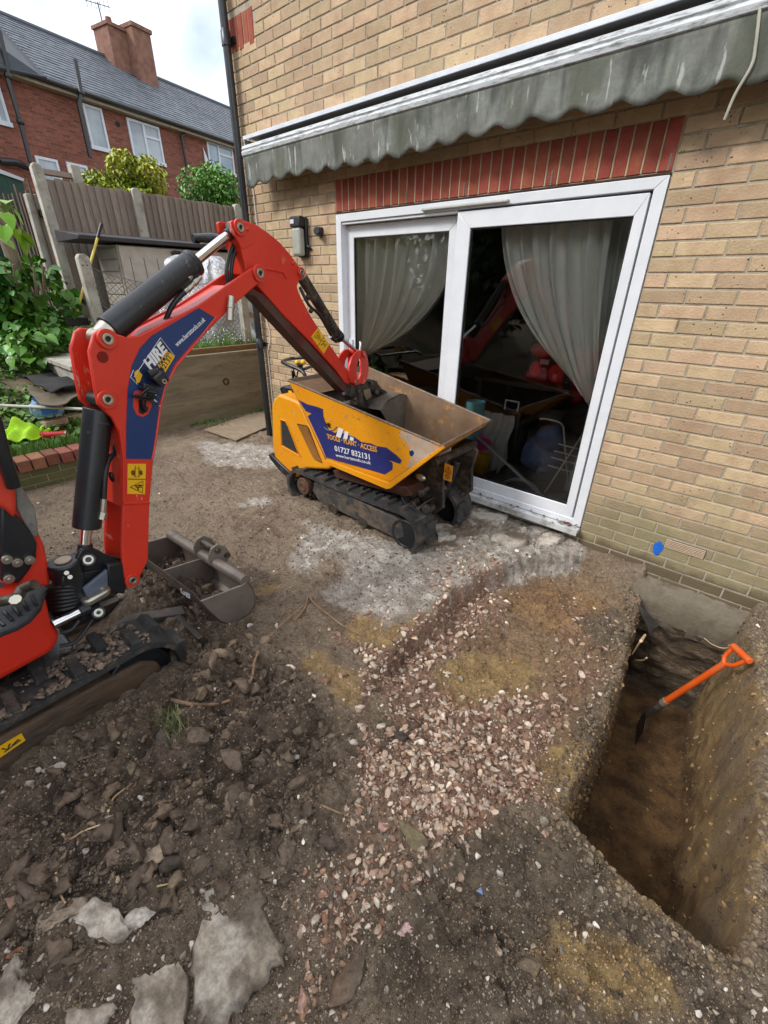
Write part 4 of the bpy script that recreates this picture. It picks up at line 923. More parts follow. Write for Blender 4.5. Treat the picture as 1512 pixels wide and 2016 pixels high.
MB().cyl(SP((155, 1205), .0), SP((176, 1195), .0), .026, seg=20).cyl(SP((194, 1206), .02), SP((194, 1206), -.03), .028, seg=24).build('swing_rod_end', BLK, ex, bevel=.004)
MB().ring(SP((194, 1206), -.031), SP((194, 1206), -.037), .018, .008).build('pin', ZNC, ex, bevel=.001)
c1 = SP((178, 1186), .0); c2 = SP((205, 1170), .0); cap = MB(); ring = []
dd = norm(A(c2[0]-c1[0], c2[1]-c1[1], 0)); ee = A(-dd[1], dd[0], 0)
for t_ in [math.pi*i/8 for i in range(9)]: ring.append(c2+.03*(dd*math.sin(t_)+ee*math.cos(t_)))
for t_ in [math.pi*i/8 for i in range(9)]: ring.append(c1+.03*(-dd*math.sin(t_)-ee*math.cos(t_)))
cap.prism(ring, (0, 0, .03)); cap.build('swing_cap', ZNC, ex, bevel=.008, seg=3)
MB().cyl(c2+A(0, 0, .03), c2+A(0, 0, .042), .012, seg=8).build('bolt', ZNC, ex, bevel=.001)
MB().tube([c1+A(0, 0, -.01), SP((184, 1200), .02)], .03, 12).build('swing_pivot', BLK, ex)

# tracks: straight along the ground, front idler towards the house
def track(parent, xo, xi, yf, yb, zt, zb, seg=14, lug=.05, lugh=.016, th=.022, name='track', sx=1):
    """belt loop between outer plane xo and inner plane xi"""
    r = (zt-zb)/2; zc = (zt+zb)/2; path = []
    for i in range(seg+1): t_ = math.pi/2-math.pi*i/seg; path.append((yf-r+r*math.cos(t_), zc+r*math.sin(t_)))
    n2 = 24
    for i in range(1, n2): f = i/n2; path.append((yf-r+(yb+r-(yf-r))*f, zb))
    for i in range(seg+1): t_ = -math.pi/2-math.pi*i/seg; path.append((yb+r+r*math.cos(t_), zc+r*math.sin(t_)))
    for i in range(1, n2): f = i/n2; path.append((yb+r+(yf-r-(yb+r))*f, zt-.012*math.sin(math.pi*f)))
    return path
def belt(parent, path, mk, xo, xi, th, nl, lugh, mat):
    """mk(u, a, b): point with across u, along a, height b"""
    P = [A(p[0], p[1]) for p in path]; n = len(P); N_ = []
    for i in range(n):
        d = norm(P[(i+1) % n]-P[i-1]); N_.append(A(-d[1], d[0]))
    cen = sum(P)/n; N_ = [q if np.dot(q, P[i]-cen) > 0 else -q for i, q in enumerate(N_)]
    m_ = MB(); V = []
    for i in range(n):
        for u, o in ((xo, 0), (xo, -th), (xi, -th), (xi, 0)):
            q = P[i]+N_[i]*o; V.append(mk(u, q[0], q[1]))
    F = []
    for i in range(n):
        j = (i+1) % n
        for k in range(4): F.append((i*4+k, i*4+(k+1) % 4, j*4+(k+1) % 4, j*4+k))
    m_.add(V, F); b_ = m_.build('belt', mat, parent, smooth=50)
    # lugs by arc length
    seglen = [np.linalg.norm(P[(i+1) % n]-P[i]) for i in range(n)]; Lt = sum(seglen); w_ = xi-xo
    for k in range(nl):
        s_ = Lt*k/nl; i = 0
        while s_ > seglen[i]: s_ -= seglen[i]; i += 1
        f = s_/seglen[i]; p_ = P[i]*(1-f)+P[(i+1) % n]*f; nn = norm(N_[i]*(1-f)+N_[(i+1) % n]*f); tt = A(nn[1], -nn[0]); lw = Lt/nl*.27
        u0, u1 = (xo+w_*.02, xo+w_*.56) if k % 2 == 0 else (xo+w_*.44, xo+w_*.98)
        V = []
        for u in (u0, u1):
            for (aa, hh) in ((-lw, -.002), (-lw*.6, lugh), (lw*.6, lugh), (lw, -.002)):
                q = p_+tt*aa+nn*hh; V.append(mk(u, q[0], q[1]))
        MB().add(V, [(0, 1, 2, 3), (7, 6, 5, 4), (0, 4, 5, 1), (1, 5, 6, 2), (2, 6, 7, 3), (3, 7, 4, 0)]).build('tread_lug', mat, parent, smooth=0)
    return b_
ty = lambda p, x: U(p, ('x', x))
XO = -1.72; XI = -1.95
for side, (xo, xi) in enumerate(((XO, XI), (-2.72, -2.49))):
    tk = bpy.data.objects.new('track', None); COL.objects.link(tk); tk.parent = ex
    path = track(tk, xo, xi, -2.50, -4.15, .12, -.24)
    belt(tk, path, lambda u, a, b: A(u, a, b), xo, xi, .028, 34, .030, RUBT)
    sg = 1 if xo > xi else -1; xf = xo-sg*.03
    fr_ = [(-2.60, -.10), (-2.62, -.03), (-2.68, .015), (-2.76, .02), (-4.0, .04), (-4.05, -.14), (-2.80, -.16), (-2.68, -.155)]
    MB().prism([A(xf, a, b) for a, b in fr_], A(-sg*.10, 0, 0)).build('track_frame', M('muddy_steel', '2f2823', '4a3a2e', rough=.7, ns=14, dirt='65503c', damt=.52, ds=9, bump=.7, bs=50, stretch=(1, .5, 2.5)), tk, bevel=.012)
    ic = A(xf-sg*.02, -2.69, -.06)
    MB().cyl(ic, ic-A(sg*.10, 0, 0), .135, seg=36).ring(ic+A(sg*.005, 0, 0), ic-A(sg*.02, 0, 0), .135, .11, 36).build('idler_wheel', BLK, tk, bevel=.006)
    for y in (-3.0, -3.35, -3.7): MB().cyl(A(xf-sg*.02, y, -.14), A(xf-sg*.1, y, -.14), .065, seg=24).build('roller', BLK, tk, bevel=.005)
    if side == 0:
        q = [ty(p, xf+.002) for p in [(-20, 1480), (42, 1443), (50, 1457), (-20, 1505)]]
        MB().prism(q, A(.002, 0, 0)).build('yellow_label', YST, tk, smooth=0)
        lines(tk, lambda u, v: q[0]*(1-u)*(1-v)+q[1]*u*(1-v)+q[2]*u*v+q[3]*(1-u)*v+A(.003, 0, 0), [[(.35, .3), (.5, .7), (.6, .3)], [(.65, .6), (.85, .4)], [(.4, .75), (.9, .6)]], .003)
# undercarriage, blade
MB().bounds((-2.48, -4.0, -.12), (-1.96, -2.85, .06)).build('undercarriage', BLK, ex, bevel=.02)
bl_ = MB().prism([(-2.72, -2.40, .0), (-2.72, -2.38, -.05), (-2.72, -2.40, -.18), (-2.72, -2.43, -.18), (-2.72, -2.41, -.05), (-2.72, -2.43, .0)], (1.0, 0, 0)); bl_.build('dozer_blade', STL, ex, bevel=.004)
for x in (-2.35, -1.85): MB().prism([(x, -2.9, .0), (x, -2.9, -.06), (x, -2.37, -.12), (x, -2.37, -.04)], (-.05, 0, 0)).build('blade_arm', STL, ex, bevel=.004)
ba = [U(p, ('z', .06)) for p in [(145, 1272), (262, 1190), (385, 1185), (380, 1200), (280, 1215), (150, 1285)]]
MB().prism([q_ for q_ in [U((140, 1276), ('z', .02)), U((255, 1208), ('z', .06)), U((360, 1190), ('z', .03)), U((366, 1206), ('z', .0)), U((262, 1222), ('z', .04)), U((148, 1290), ('z', .0))]], (0, 0, -.04)).build('blade_arm', STL, ex, bevel=.006)
# house (upper body): swung so only its front corner is in frame
XB = -1.86
def XP(p, x=XB): return U(p, ('x', x))
body = [(-60, 1165), (0, 1175), (60, 1172), (92, 1174), (98, 1200), (104, 1232), (120, 1252), (117, 1273), (100, 1290), (60, 1312), (0, 1345), (-60, 1372)]
MB().prism([XP(p) for p in body], (-.75, 0, 0)).build('body', RED, ex, bevel=.035, seg=4)
MB().bounds((-2.62, -4.6, .14), (-1.80, -3.3, .75)).build('rear_body', RED, ex, bevel=.06, seg=4)
fz = XP((60, 1175))[2]
mat_px = [(-60, 1275), (0, 1241), (30, 1230), (56, 1214), (78, 1190), (88, 1158), (78, 1148), (40, 1168), (0, 1190), (-60, 1210)]
MB().prism([U(p, ('z', fz+.05)) for p in mat_px], (0, 0, -.03)).build('floor_mat', M('mat_rubber', '1b1d20', '2b2e33', rough=.6, ns=14, bump=.3), ex, bevel=.01)
for k in range(5):
    MB().tube([U((8+k*16, 1232-k*10), ('z', fz+.052)), U((-10+k*18, 1216-k*11), ('z', fz+.052))], .006, 6).build('mat_rib', BLK, ex)
MB().tube(bez([U((0, 1185), ('z', fz+.09)), U((20, 1180), ('z', fz+.10)), U((34, 1176), ('z', fz+.09)), U((44, 1160), ('z', fz+.1)), U((68, 1150), ('z', fz+.12))], 6), .018, 10).build('travel_pedal', STL, ex)
MB().cyl(U((30, 1180), ('z', fz+.12)), U((34, 1186), ('z', fz+.10)), .018, seg=8).build('bolt', ZNC, ex)
fp = [(20, 1156), (100, 1155), (97, 1120), (88, 1075), (74, 1045), (58, 985), (34, 945), (20, 960), (20, 1080)]
MB().prism([XP(p, -1.98) for p in fp], (-.12, 0, 0)).build('front_panel', RED, ex, bevel=.012)
MB().prism([XP(p, -1.95) for p in [(0, 990), (34, 1015), (60, 1045), (74, 1070), (72, 1100), (58, 1125), (38, 1150), (0, 1145)]], (-.06, 0, 0)).build('black_panel', BLK, ex, bevel=.01)
for p in ((13, 1100), (33, 1106), (57, 1101), (17, 1138)):
    c = XP(p, -1.95); MB().cyl(c, c+A(.015, 0, 0), .017, seg=16).cyl(c, c+A(.022, 0, 0), .008, seg=6).build('bolt', ZNC, ex, bevel=.001)
MB().prism([XP(p, -1.93) for p in [(-30, 905), (0, 918), (20, 940), (32, 968), (34, 1000), (30, 1024), (10, 1005), (-30, 985)]], (-.05, 0, 0)).build('lever_console', M('red_plastic', 'b8321f', 'c23a26', rough=.35), ex, bevel=.015, seg=3)
MB().prism([XP(p, -1.97) for p in [(30, 945), (42, 955), (70, 1005), (76, 1055), (64, 1060), (42, 1020), (32, 1000)]], (-.02, 0, 0)).build('steel_guard', M('guard_grey', '6b6a66', '8a8882', rough=.4, metal=.5, dirt='3d3b38', damt=.4, ds=20), ex, bevel=.004)
MB().tube([XP((-14, 820), -1.9), XP((6, 895), -1.9), XP((27, 958), -1.92)], .022, 12).build('grab_rail', BLK, ex)
s0 = [XP(p, -1.945) for p in [(-12, 1140), (8, 1148), (6, 1160), (-12, 1156)]]; MB().prism(s0, (.004, 0, 0)).build('data_plate', M('plate_grey', '3a4a55', rough=.4), ex, smooth=0)
MB().bounds((-2.5, -4.2, .75), (-2.1, -3.75, .95)).bounds((-2.5, -4.3, .95), (-2.1, -4.2, 1.4)).build('seat', BLK, ex, bevel=.03)

# ---------------------------------------------------------------- spare bucket on the ground
sb = thing('grading_bucket', (-2.2, -2.2, -.08), 'wide grey steel grading bucket lying on the soil beside the boom foot', 'bucket')
SBX = -1.79; SL = .80
SBM = M('bucket_grey', '6a6057', '7c726a', rough=.4, metal=.35, ns=5, dirt='55473b', damt=.42, ds=7, bump=.12, bs=70, bd=.003)
prof = [U(p, ('x', SBX)) for p in [(478, 1152), (486, 1144), (497, 1156), (503, 1172), (502, 1190), (490, 1210), (470, 1222), (452, 1230), (434, 1225), (414, 1206), (396, 1184)]]
inn_ = [p_+norm(np.mean(prof, 0)-p_)*.006 for p_ in prof]
lp = prof[-1]
tdir = norm(U((318, 1045), ('z', prof[1][2]))-prof[1]); tdir = norm(A(-1, -.05, 0))
arc = prof[1:]; arc_in = [p_+norm(np.mean(prof, 0)-p_)*.007 for p_ in arc]
MB().prism(arc+arc_in[::-1], tdir*SL).build('shell', SBM, sb, bevel=.002)
for f in (0, SL-.012): MB().prism([p_+tdir*f for p_ in prof], tdir*.012).build('side_plate', SBM, sb, bevel=.002)
MB().prism([p_+tdir*(SL*.5) for p_ in prof], tdir*.008).build('stiffener', SBM, sb, bevel=.001)
tc_ = prof[1]+A(-.0, -.0, -.005); MB().cyl(tc_+tdir*.012, tc_+tdir*(SL-.012), .032, seg=24).build('top_tube', SBM, sb)
ld = norm(arc[-1]-arc[-2]); le = arc[-1]
MB().prism([le, le+ld*.07, le+ld*.075+A(0, 0, -.008), le+A(0, 0, -.014)], tdir*SL).build('cutting_edge', SBM, sb, bevel=.002)
for f in (.36, .55):
    c = tc_+tdir*(SL*f); pl_ = [c+A(0, a, b) for a, b in ((-.04, .0), (-.035, .06), (-.01, .10), (.03, .11), (.075, .07), (.095, .02), (.07, -.03))]
    MB().prism(pl_, tdir*.012).build('lug', SBM, sb, bevel=.002)
for (a, b) in ((.02, .075), (.07, .02)): MB().cyl(tc_+tdir*(SL*.34)+A(0, a, b), tc_+tdir*(SL*.575)+A(0, a, b), .016, seg=16).build('lug_pin', STL, sb)
ln = np.cross(ld, tdir); ln = ln if ln[1] < 0 else -ln
e0 = le+tdir*(SL*.24); e1 = le+tdir*(SL*.12)
text('GB', e0+A(0, -.004, -.03), e1+A(0, -.004, -.03), A(.3, -1, .3), WHT, sb, .35, .03, .006)

# ---------------------------------------------------------------- dumper
YEL = M('yellow_paint', 'd88a06', 'dc9410', rough=.42, ns=3, dirt='86745c', damt=.35, ds=13, bump=.12, bs=90, bd=.003)
chips(YEL, '5e4632', 26, .61, .64); chips(YEL, 'a89a88', 8, .62, .65, (1, 1, .5))
YWORN = M('worn_yellow', '6b5340', '7d6650', rough=.55, ns=7, dirt='b9801f', damt=.38, ds=8, bump=.25, bs=50)
SCR = M('scraped_steel', '544840', '675a4e', rough=.55, ns=5, dirt='9a7338', damt=.36, ds=5, bump=.35, bs=30, metal=.1)
dp = thing('tracked_dumper', (-2.2, -.6, -.15), 'yellow tracked mini dumper with a tipping skip parked by the patio doors', 'dumper')
NY = -.98; FY = -.17
def DP(p, y=NY): return U(p, ('y', y))
a_, b_, c_, d_ = DP((567, 748)), DP((870, 878)), DP((765, 953), -.95), DP((640, 905), -.95)
a2, b2, c2_, d2 = A(-2.74, FY, .895), A(-1.455, FY, .695), A(-1.80, FY-.03, .37), A(-2.37, FY-.03, .37)
b2 = DP((965, 828), FY); a2 = DP((718, 721), FY)
skip = bpy.data.objects.new('skip', None); COL.objects.link(skip); skip.parent = dp
cen = (a_+b_+c_+d_+a2+b2+c2_+d2)/8
def wall(Q, th, name, mat, mat_in=None):
    n = norm(np.cross(Q[1]-Q[0], Q[2]-Q[0])); Q = [q-n*np.dot(q-Q[0], n) for q in Q]
    if np.dot(n, cen-Q[0]) > 0: n = -n
    MB().prism(Q, -n*th).build(name, mat, skip, bevel=.002)
    if mat_in: MB().prism([q-n*(th+.0005) for q in Q], -n*.002).build(name+'_lining', mat_in, skip, smooth=0)
    return n
nside = wall([a_, b_, c_, d_], .006, 'side_panel', YEL, SCR)
wall([a2, b2, c2_, d2], .006, 'side_panel', YEL, YWORN)
wall([d_, c_, c2_, d2], .006, 'floor_panel', YEL, SCR)
wall([a_, d_, d2, a2], .006, 'rear_panel', YEL, SCR)
wall([b_, c_, c2_, b2], .006, 'front_panel', YEL, SCR)
# rims: rolled steel edge, worn
def rim(p, q, r, mat, name='rim', parent=skip): MB().tube([p, q], r, 8).build(name, mat, parent)
EDGE = M('edge_steel', '5d4c40', '766253', rough=.5, dirt='b98a4a', damt=.4, ds=30, bump=.2)
rim(a_, b_, .007, EDGE); rim(b_, b2, .010, EDGE); rim(a2, b2, .010, EDGE); rim(a_, a2, .007, EDGE)
# front pouring lip: sloped band
fl0, fl1 = b_+(c_-b_)*.02, b2+(c2_-b2)*.02
MB().plate([b_+A(.0, 0, .0), b2+A(0, 0, .0), b2+(c2_-b2)*.14+A(.02, 0, 0), b_+(c_-b_)*.14+A(.02, 0, 0)], .004).build('pouring_lip', M('lip_yellow', 'c07a22', 'cf8a2a', rough=.5, dirt='6e5340', damt=.45, ds=22, bump=.2), skip, smooth=0)
# flange strip along the bottom and front of the near side
edge_y = NY-.012
fl = [DP(p, edge_y) for p in [(641, 905), (765, 952), (870, 878), (872, 884), (768, 962), (760, 963), (641, 913)]]
MB().prism(fl, (0, .022, 0)).build('flange', YEL, skip, bevel=.002)
MB().plate([a_+A(0, -.002, -.004), a2+A(0, 0, -.004), a2+(A(0.16, 0, -.10)), a_+A(.16, .02, -.10)], .003).build('rear_lip', YWORN, skip, smooth=0)
# scraped band near the front of the near side
sn_ = -nside if nside[1] > 0 else nside
def SP2(p): return U(p, (a_, nside))+sn_*.0015
MB().prism([SP2(p) for p in [(792, 845), (868, 876), (862, 884), (822, 918), (800, 922), (812, 895), (800, 870), (785, 858)]], sn_*.0006).build('bare_patch', M('bare_metal', 'a3968a', 'b8ab9f', rough=.5, ns=9, dirt='c8881c', damt=.44, ds=24, bump=.15), skip, smooth=0)
bl1 = [(588, 787), (606, 796), (622, 800), (636, 805), (637, 819), (642, 835), (648, 846), (659, 852), (668, 849), (684, 856), (698, 860), (712, 870), (731, 873), (741, 878), (761, 881), (781, 896), (791, 906), (788, 913), (764, 905), (773, 911), (773, 924), (758, 934), (731, 926), (685, 913), (642, 900), (632, 875), (606, 819), (614, 814), (602, 809)]
MB().prism([SP2(p) for p in bl1], sn_*.0008).build('torn_blue_decal', M('decal_blue', '1d2560', '232c70', rough=.4, dirt='8f8ab0', damt=.24, ds=45, bump=0), skip, smooth=0)
MB().prism([SP2(p) for p in [(806, 888), (813, 886), (816, 892), (812, 899), (807, 896)]], sn_*.0008).build('decal_scrap', BLU, skip, smooth=0)
def dtx(s, p, q, mat, h, b=.02): return text(s, SP2(p), SP2(q), sn_, mat, dp, h, b, .0022)
dtx('TOOLS · PLANT · ACCESS', (645, 863), (743, 890), M('orange_ink', 'd99a2a', rough=.5, bump=0), .072, .03)
dtx('01727 832131', (660, 887), (729, 905), WHT, .115, .02)
dtx('www.hertstools.co.uk', (662, 898), (731, 914), WHT, .066, .015)
# remains of the logo: white bars and a yellow arc
for p in ([(667, 842), (677, 845), (671, 862), (662, 859)], [(680, 848), (687, 851), (684, 865), (676, 864)], [(690, 859), (697, 862), (696, 868), (689, 866)]):
    MB().prism([SP2(q)+sn_*.0012 for q in p], sn_*.0008).build('logo_bar', WHT, skip, smooth=0)
arc_ = [SP2((651+13*math.cos(t), 836+11*math.sin(t)))+sn_*.0012 for t in [0.3+2.6*i/12 for i in range(13)]]
MB().tube(arc_, .003, 6).build('logo_arc', M('logo_grey', '5c6f7c', rough=.5), skip)
dtx('HE', (641, 838), (652, 842), INK, .5, .05)
# engine cover
cov = [(547, 776), (556, 779), (584, 790), (590, 797), (640, 906), (650, 921), (645, 925), (603, 923), (588, 930), (585, 943), (578, 942), (541, 905), (536, 880), (534, 800), (537, 788)]
ec = MB().prism([DP(p, -.93) for p in cov], (0, .66, 0)).build('engine_cover', YEL, dp, bevel=.022, seg=4)
MB().bounds((-3.02, -.85, .10), (-2.6, -.34, .66)).build('engine_block', BLK, dp, bevel=.02)
w1 = [(554, 828), (562, 831), (566, 840), (588, 894), (556, 876)]
MB().prism([DP(p, -.934) for p in w1], (0, .004, 0)).build('side_opening', M('opening_dark', '1b1c1d', '2a2b2b', rough=.8, ns=60, dirt='a8a8a0', damt=.33, ds=60), dp, smooth=0)
MB().tube([DP(p, -.936) for p in [(552, 826), (562, 829), (567, 839), (590, 898), (554, 878), (552, 826)]], .004, 6).build('opening_edge', YEL, dp)
w2 = [(584, 834), (604, 838), (608, 844), (634, 912), (620, 905), (613, 895)]
gr = [DP(p, -.934) for p in w2]; MB().prism(gr, (0, .004, 0)).build('grille_back', M('grille_brown', '2a1c0c', rough=.8), dp, smooth=0)
gl_ = MB(); g0, g1_, g2_, g3_ = DP((585, 836), -.9365), DP((605, 840), -.9365), DP((633, 910), -.9365), DP((616, 902), -.9365)
for i in range(11):
    f = (i+.5)/11; gl_.tube([g0*(1-f)+g1_*f, g3_*(1-f)+g2_*f], .0012, 4)
for i in range(34):
    f = (i+.5)/34; gl_.tube([g0*(1-f)+g3_*f, g1_*(1-f)+g2_*f], .0012, 4)
gl_.build('mesh_grille', M('grille_yellow', 'a8690c', rough=.6), dp, smooth=0)
MB().prism([DP(p, -.80) for p in [(549, 764), (556, 760), (580, 764), (590, 790), (588, 798), (556, 782)]], (0, .35, 0)).build('fuel_cap_housing', BLK, dp, bevel=.012)
q = [DP(p, -.815) for p in [(568, 769), (574, 769), (579, 785), (570, 783)]]; MB().prism(q, (0, -.003, 0)).build('warning_sticker', YST, dp, smooth=0)
lines(dp, lambda u, v: q[0]*(1-u)*(1-v)+q[1]*u*(1-v)+q[2]*u*v+q[3]*(1-u)*v+A(0, -.004, 0), [[(.15, .75), (.85, .75), (.5, .2), (.15, .75)]], .0013)
# bumper and handle frame at the rear
MB().prism([DP(p, -.95) for p in [(528, 894), (534, 896), (552, 914), (584, 944), (578, 952), (548, 925), (530, 902)]], (0, .7, 0)).build('rear_bumper', BLK, dp, bevel=.006)
HY1, HY0 = -.30, -.72
hb = MB().tube(bez([DP((604, 756), HY0), DP((600, 738), HY0), DP((590, 728), HY0), DP((562, 716), HY0-.02), DP((557, 711), HY0+.1), DP((575, 706), HY1-.05), DP((606, 704), HY1), DP((622, 708), HY1), DP((640, 716), HY1), DP((642, 730), HY1)], 6), .015, 12)
hb.build('handlebar', BLK, dp)
MB().tube([DP((598, 727), HY0+.02), DP((612, 722), -.55), DP((640, 717), HY1)], .013).build('cross_bar', BLK, dp)
for (x0, x1) in ((576, 583), (588, 584), (594, 602)): MB().tube([DP((x0, 722), -.62), DP((x1, 745), -.62)], .006).build('control_lever', BLK, dp)
MB().tube([DP((577, 730), -.66), DP((578, 775), -.66)], .012).build('handle_leg', BLK, dp); MB().tube([DP((636, 730), -.34), DP((640, 760), -.34)], .012).build('handle_leg', BLK, dp)
for p in ((585, 714), (597, 713)):
    c = DP(p, -.6); MB().sph(c, .022, 16, 12).build('yellow_knob', M('knob_yellow', 'e0b012', rough=.3, bump=0), dp)
MB().cyl(DP((591, 724), -.62), DP((591, 716), -.62), .022, .026).build('knob_base', BLK, dp)
# tracks
for side, (yo, yi) in enumerate(((-.985, -.775), (-.29, -.49))):
    tk = bpy.data.objects.new('track', None); COL.objects.link(tk); tk.parent = dp
    path = track(tk, 0, 0, -1.46, -2.88, .185, -.15)
    # front wheel lower: tilt the top run down toward the front
    belt(tk, path, lambda u, a, b: A(a, u, b), yo, yi, .028, 50, .022, RUBT)
    sg = -1 if yo < yi else 1; yf = yo-sg*.025
    MB().prism([A(a, yf, b) for a, b in [(-2.54, .14), (-1.64, .10), (-1.60, -.02), (-1.66, -.065), (-2.50, -.04), (-2.58, .03)]], (0, -sg*.06, 0)).build('track_frame', M('frame_grey', '2c2d2f', '3d3d3d', rough=.6, dirt='6b5a47', damt=.45, ds=10, bump=.3), tk, bevel=.008)
    MB().cyl(A(-2.69, yf+sg*.01, .04), A(-2.69, yf-sg*.1, .04), .075, seg=28).ring(A(-2.69, yf+sg*.016, .04), A(-2.69, yf-sg*.02, .04), .045, .02).build('sprocket', M('rusty_steel', '5a3a28', '4a3a30', rough=.6, bump=.5), tk, bevel=.006)
    for i in range(10):
        t_ = 2*math.pi*i/10; MB().box(A(-2.69+.1*math.cos(t_), yf-sg*.05, .02+.1*math.sin(t_)), (.03, .03, .03)).build('sprocket_tooth', BLK, tk, smooth=0)
    MB().cyl(A(-1.60, yf-sg*.005, .0), A(-1.60, yf-sg*.1, .0), .115, seg=32).ring(A(-1.60, yf+sg*.002, .0), A(-1.60, yf-sg*.01, .0), .115, .09, 32).build('idler_wheel', BLK, tk, bevel=.006)
    for x in (-2.33, -2.0): MB().cyl(A(x, yf+sg*.004, -.05), A(x, yf-sg*.1, -.05), .048, seg=24).ring(A(x, yf+sg*.008, -.05), A(x, yf, -.05), .048, .038, 24).build('roller', STL, tk, bevel=.003)
MB().bounds((-2.65, -.77, -.02), (-1.65, -.50, .16)).build('chassis', BLK, dp, bevel=.02)
MB().prism([DP(p, -.9) for p in [(655, 925), (800, 960), (812, 975), (798, 978), (660, 940)]], (0, .5, 0)).build('subframe', M('red_brown', '3d2219', '4e2d20', rough=.7, bump=.4), dp, bevel=.004)
# tipping gear under the pouring lip
for y in (-.74, -.36):
    m_ = MB().prism([A(-1.62, y, .50), A(-1.50, y, .55), A(-1.43, y, .50), A(-1.46, y, .36), A(-1.44, y, .18), A(-1.52, y, .10), A(-1.66, y, .12), A(-1.74, y, .3)], (0, .03, 0)); m_.build('lift_arm', KM, dp, bevel=.006)
MB().cyl(A(-1.50, -.80, .52), A(-1.50, -.28, .52), .028, seg=20).build('pivot_shaft', KM, dp, bevel=.003)
MB().cyl(A(-1.60, -.52, .12), A(-1.50, -.52, .46), .035, seg=20).build('tipping_cylinder', BLK, dp, bevel=.003)
for i in range(14):
    c = A(R.uniform(-1.72, -1.48), R.uniform(-.85, -.6), R.uniform(.1, .36)); MB().cyl(c, c+A(R.uniform(-.02, .05), R.uniform(-.09, -.04), R.uniform(-.02, .02)), R.uniform(.014, .032), seg=12).build('fitting', KM, dp, bevel=.003)
for i in range(5):
    y = -.86+.03*i; MB().tube(bez([A(-1.75, y, .30), A(-1.66, y-.03, .20-.01*i), A(-1.58, y-.02, .16), A(-1.52, y+.05, .24)], 6), .010, 8).build('hose', RUB, dp)
MB().ring(A(-1.60, -.86, .15), A(-1.60, -.90, .15), .05, .025, 24).build('pulley', KM, dp, bevel=.003)
MB().sph(A(-1.58, -.83, .40), (.04, .02, .025)).build('cast_lug', ZNC, dp)
q = [U(p, ('x', -1.42)) for p in [(876, 913), (892, 918), (888, 949), (872, 943)]]
q = [U(p, ('y', -.77)) for p in [(876, 912), (892, 918), (888, 949), (872, 943)]]
MB().prism(q, (0, .003, 0)).build('warning_sticker', M('orange_sticker', 'd98a14', rough=.45, bump=0), dp, smooth=0)
at = lambda u, v: q[0]*(1-u)*(1-v)+q[1]*u*(1-v)+q[2]*u*v+q[3]*(1-u)*v+A(0, -.002, 0)
lines(dp, at, [[(.15, .42), (.85, .42), (.5, .1), (.15, .42)], [(.5, .2), (.5, .36)], [(.05, .5), (.95, .5)], [(.5+.25*math.cos(t)*1.0, .74+.14*math.sin(t)) for t in [6.283*i/10 for i in range(11)]], [(.4, .74), (.6, .74)], [(.45, .68), (.55, .8)]], .0018)
# earth left in the skip
V = []; nn_ = 26
P = []
for i in range(nn_):
    row = []
    for j in range(nn_):
        u, v = i/(nn_-1), j/(nn_-1); p_ = (d_*(1-u)+c_*u)*(1-v)+(d2*(1-u)+c2_*u)*v
        row.append(p_+A(0, 0, .012+.03*max(0, 1-abs(u-.3)*2)*random.Random(i*31+j).random()+.02*math.sin(u*9)*math.sin(v*7)))
    P.append(row)
tag(MB().grid(P).build('soil_in_skip', MUD, smooth=60), 'brown soil scraped across the floor of the yellow skip', 'soil', kind='stuff')

# ---------------------------------------------------------------- walls and steps on the left
CON = M('old_concrete', '7c705b', '908369', rough=.9, ns=3, dirt='5f5442', damt=.42, ds=4, bump=.8, bs=22, stretch=(1, .5, 3))
CONL = M('pale_concrete', '9a968a', 'b0aca0', rough=.9, ns=5, dirt='6d6858', damt=.42, ds=7, bump=.4, bs=50)
rwl = thing('retaining_wall', (-5.6, -.4, -.1), 'stained concrete retaining wall at the end of the yard with a timber edging on top', 'retaining wall')
MB().bounds((-5.75, -1.45, -.3), (-5.56, 2.5, .735)).build('wall', CON, rwl, bevel=.008)
MB().bounds((-8.4, -1.60, .1), (-5.5605, -1.455, .70)).build('return_wall', CONL, rwl, bevel=.01)
MB().bounds((-5.70, -.55, .737), (-5.63, 2.5, .80)).build('timber_edging', M('wet_timber', '6b4f30', '7d5f3c', rough=.8, stretch=(4, .5, 8), bump=.3), rwl, bevel=.004)
c = A(-5.556, .10, .37); MB().ring(c, c+A(.012, 0, 0), .045, .03, 20).build('pipe_stub', M('rust', '4e2e1c', rough=.9), rwl)
for i in range(4):
    y0 = -1.62+0*i; x0 = -8.35+.72*i
    MB().bounds((x0, -1.64, .705), (x0+.70, -1.02, .755)).build('paving_slab', CONL, rwl, bevel=.006) if i < 3 else None
MB().bounds((-6.19, -1.64, .705), (-5.56, -1.02, .755)).build('paving_slab', CONL, rwl, bevel=.006)
for j in range(5): MB().bounds((-6.4, -.9+.72*j+.01*0, .72), (-5.95, -.9+.72*j+.70, .765)).build('paving_slab', CONL, rwl, bevel=.006)
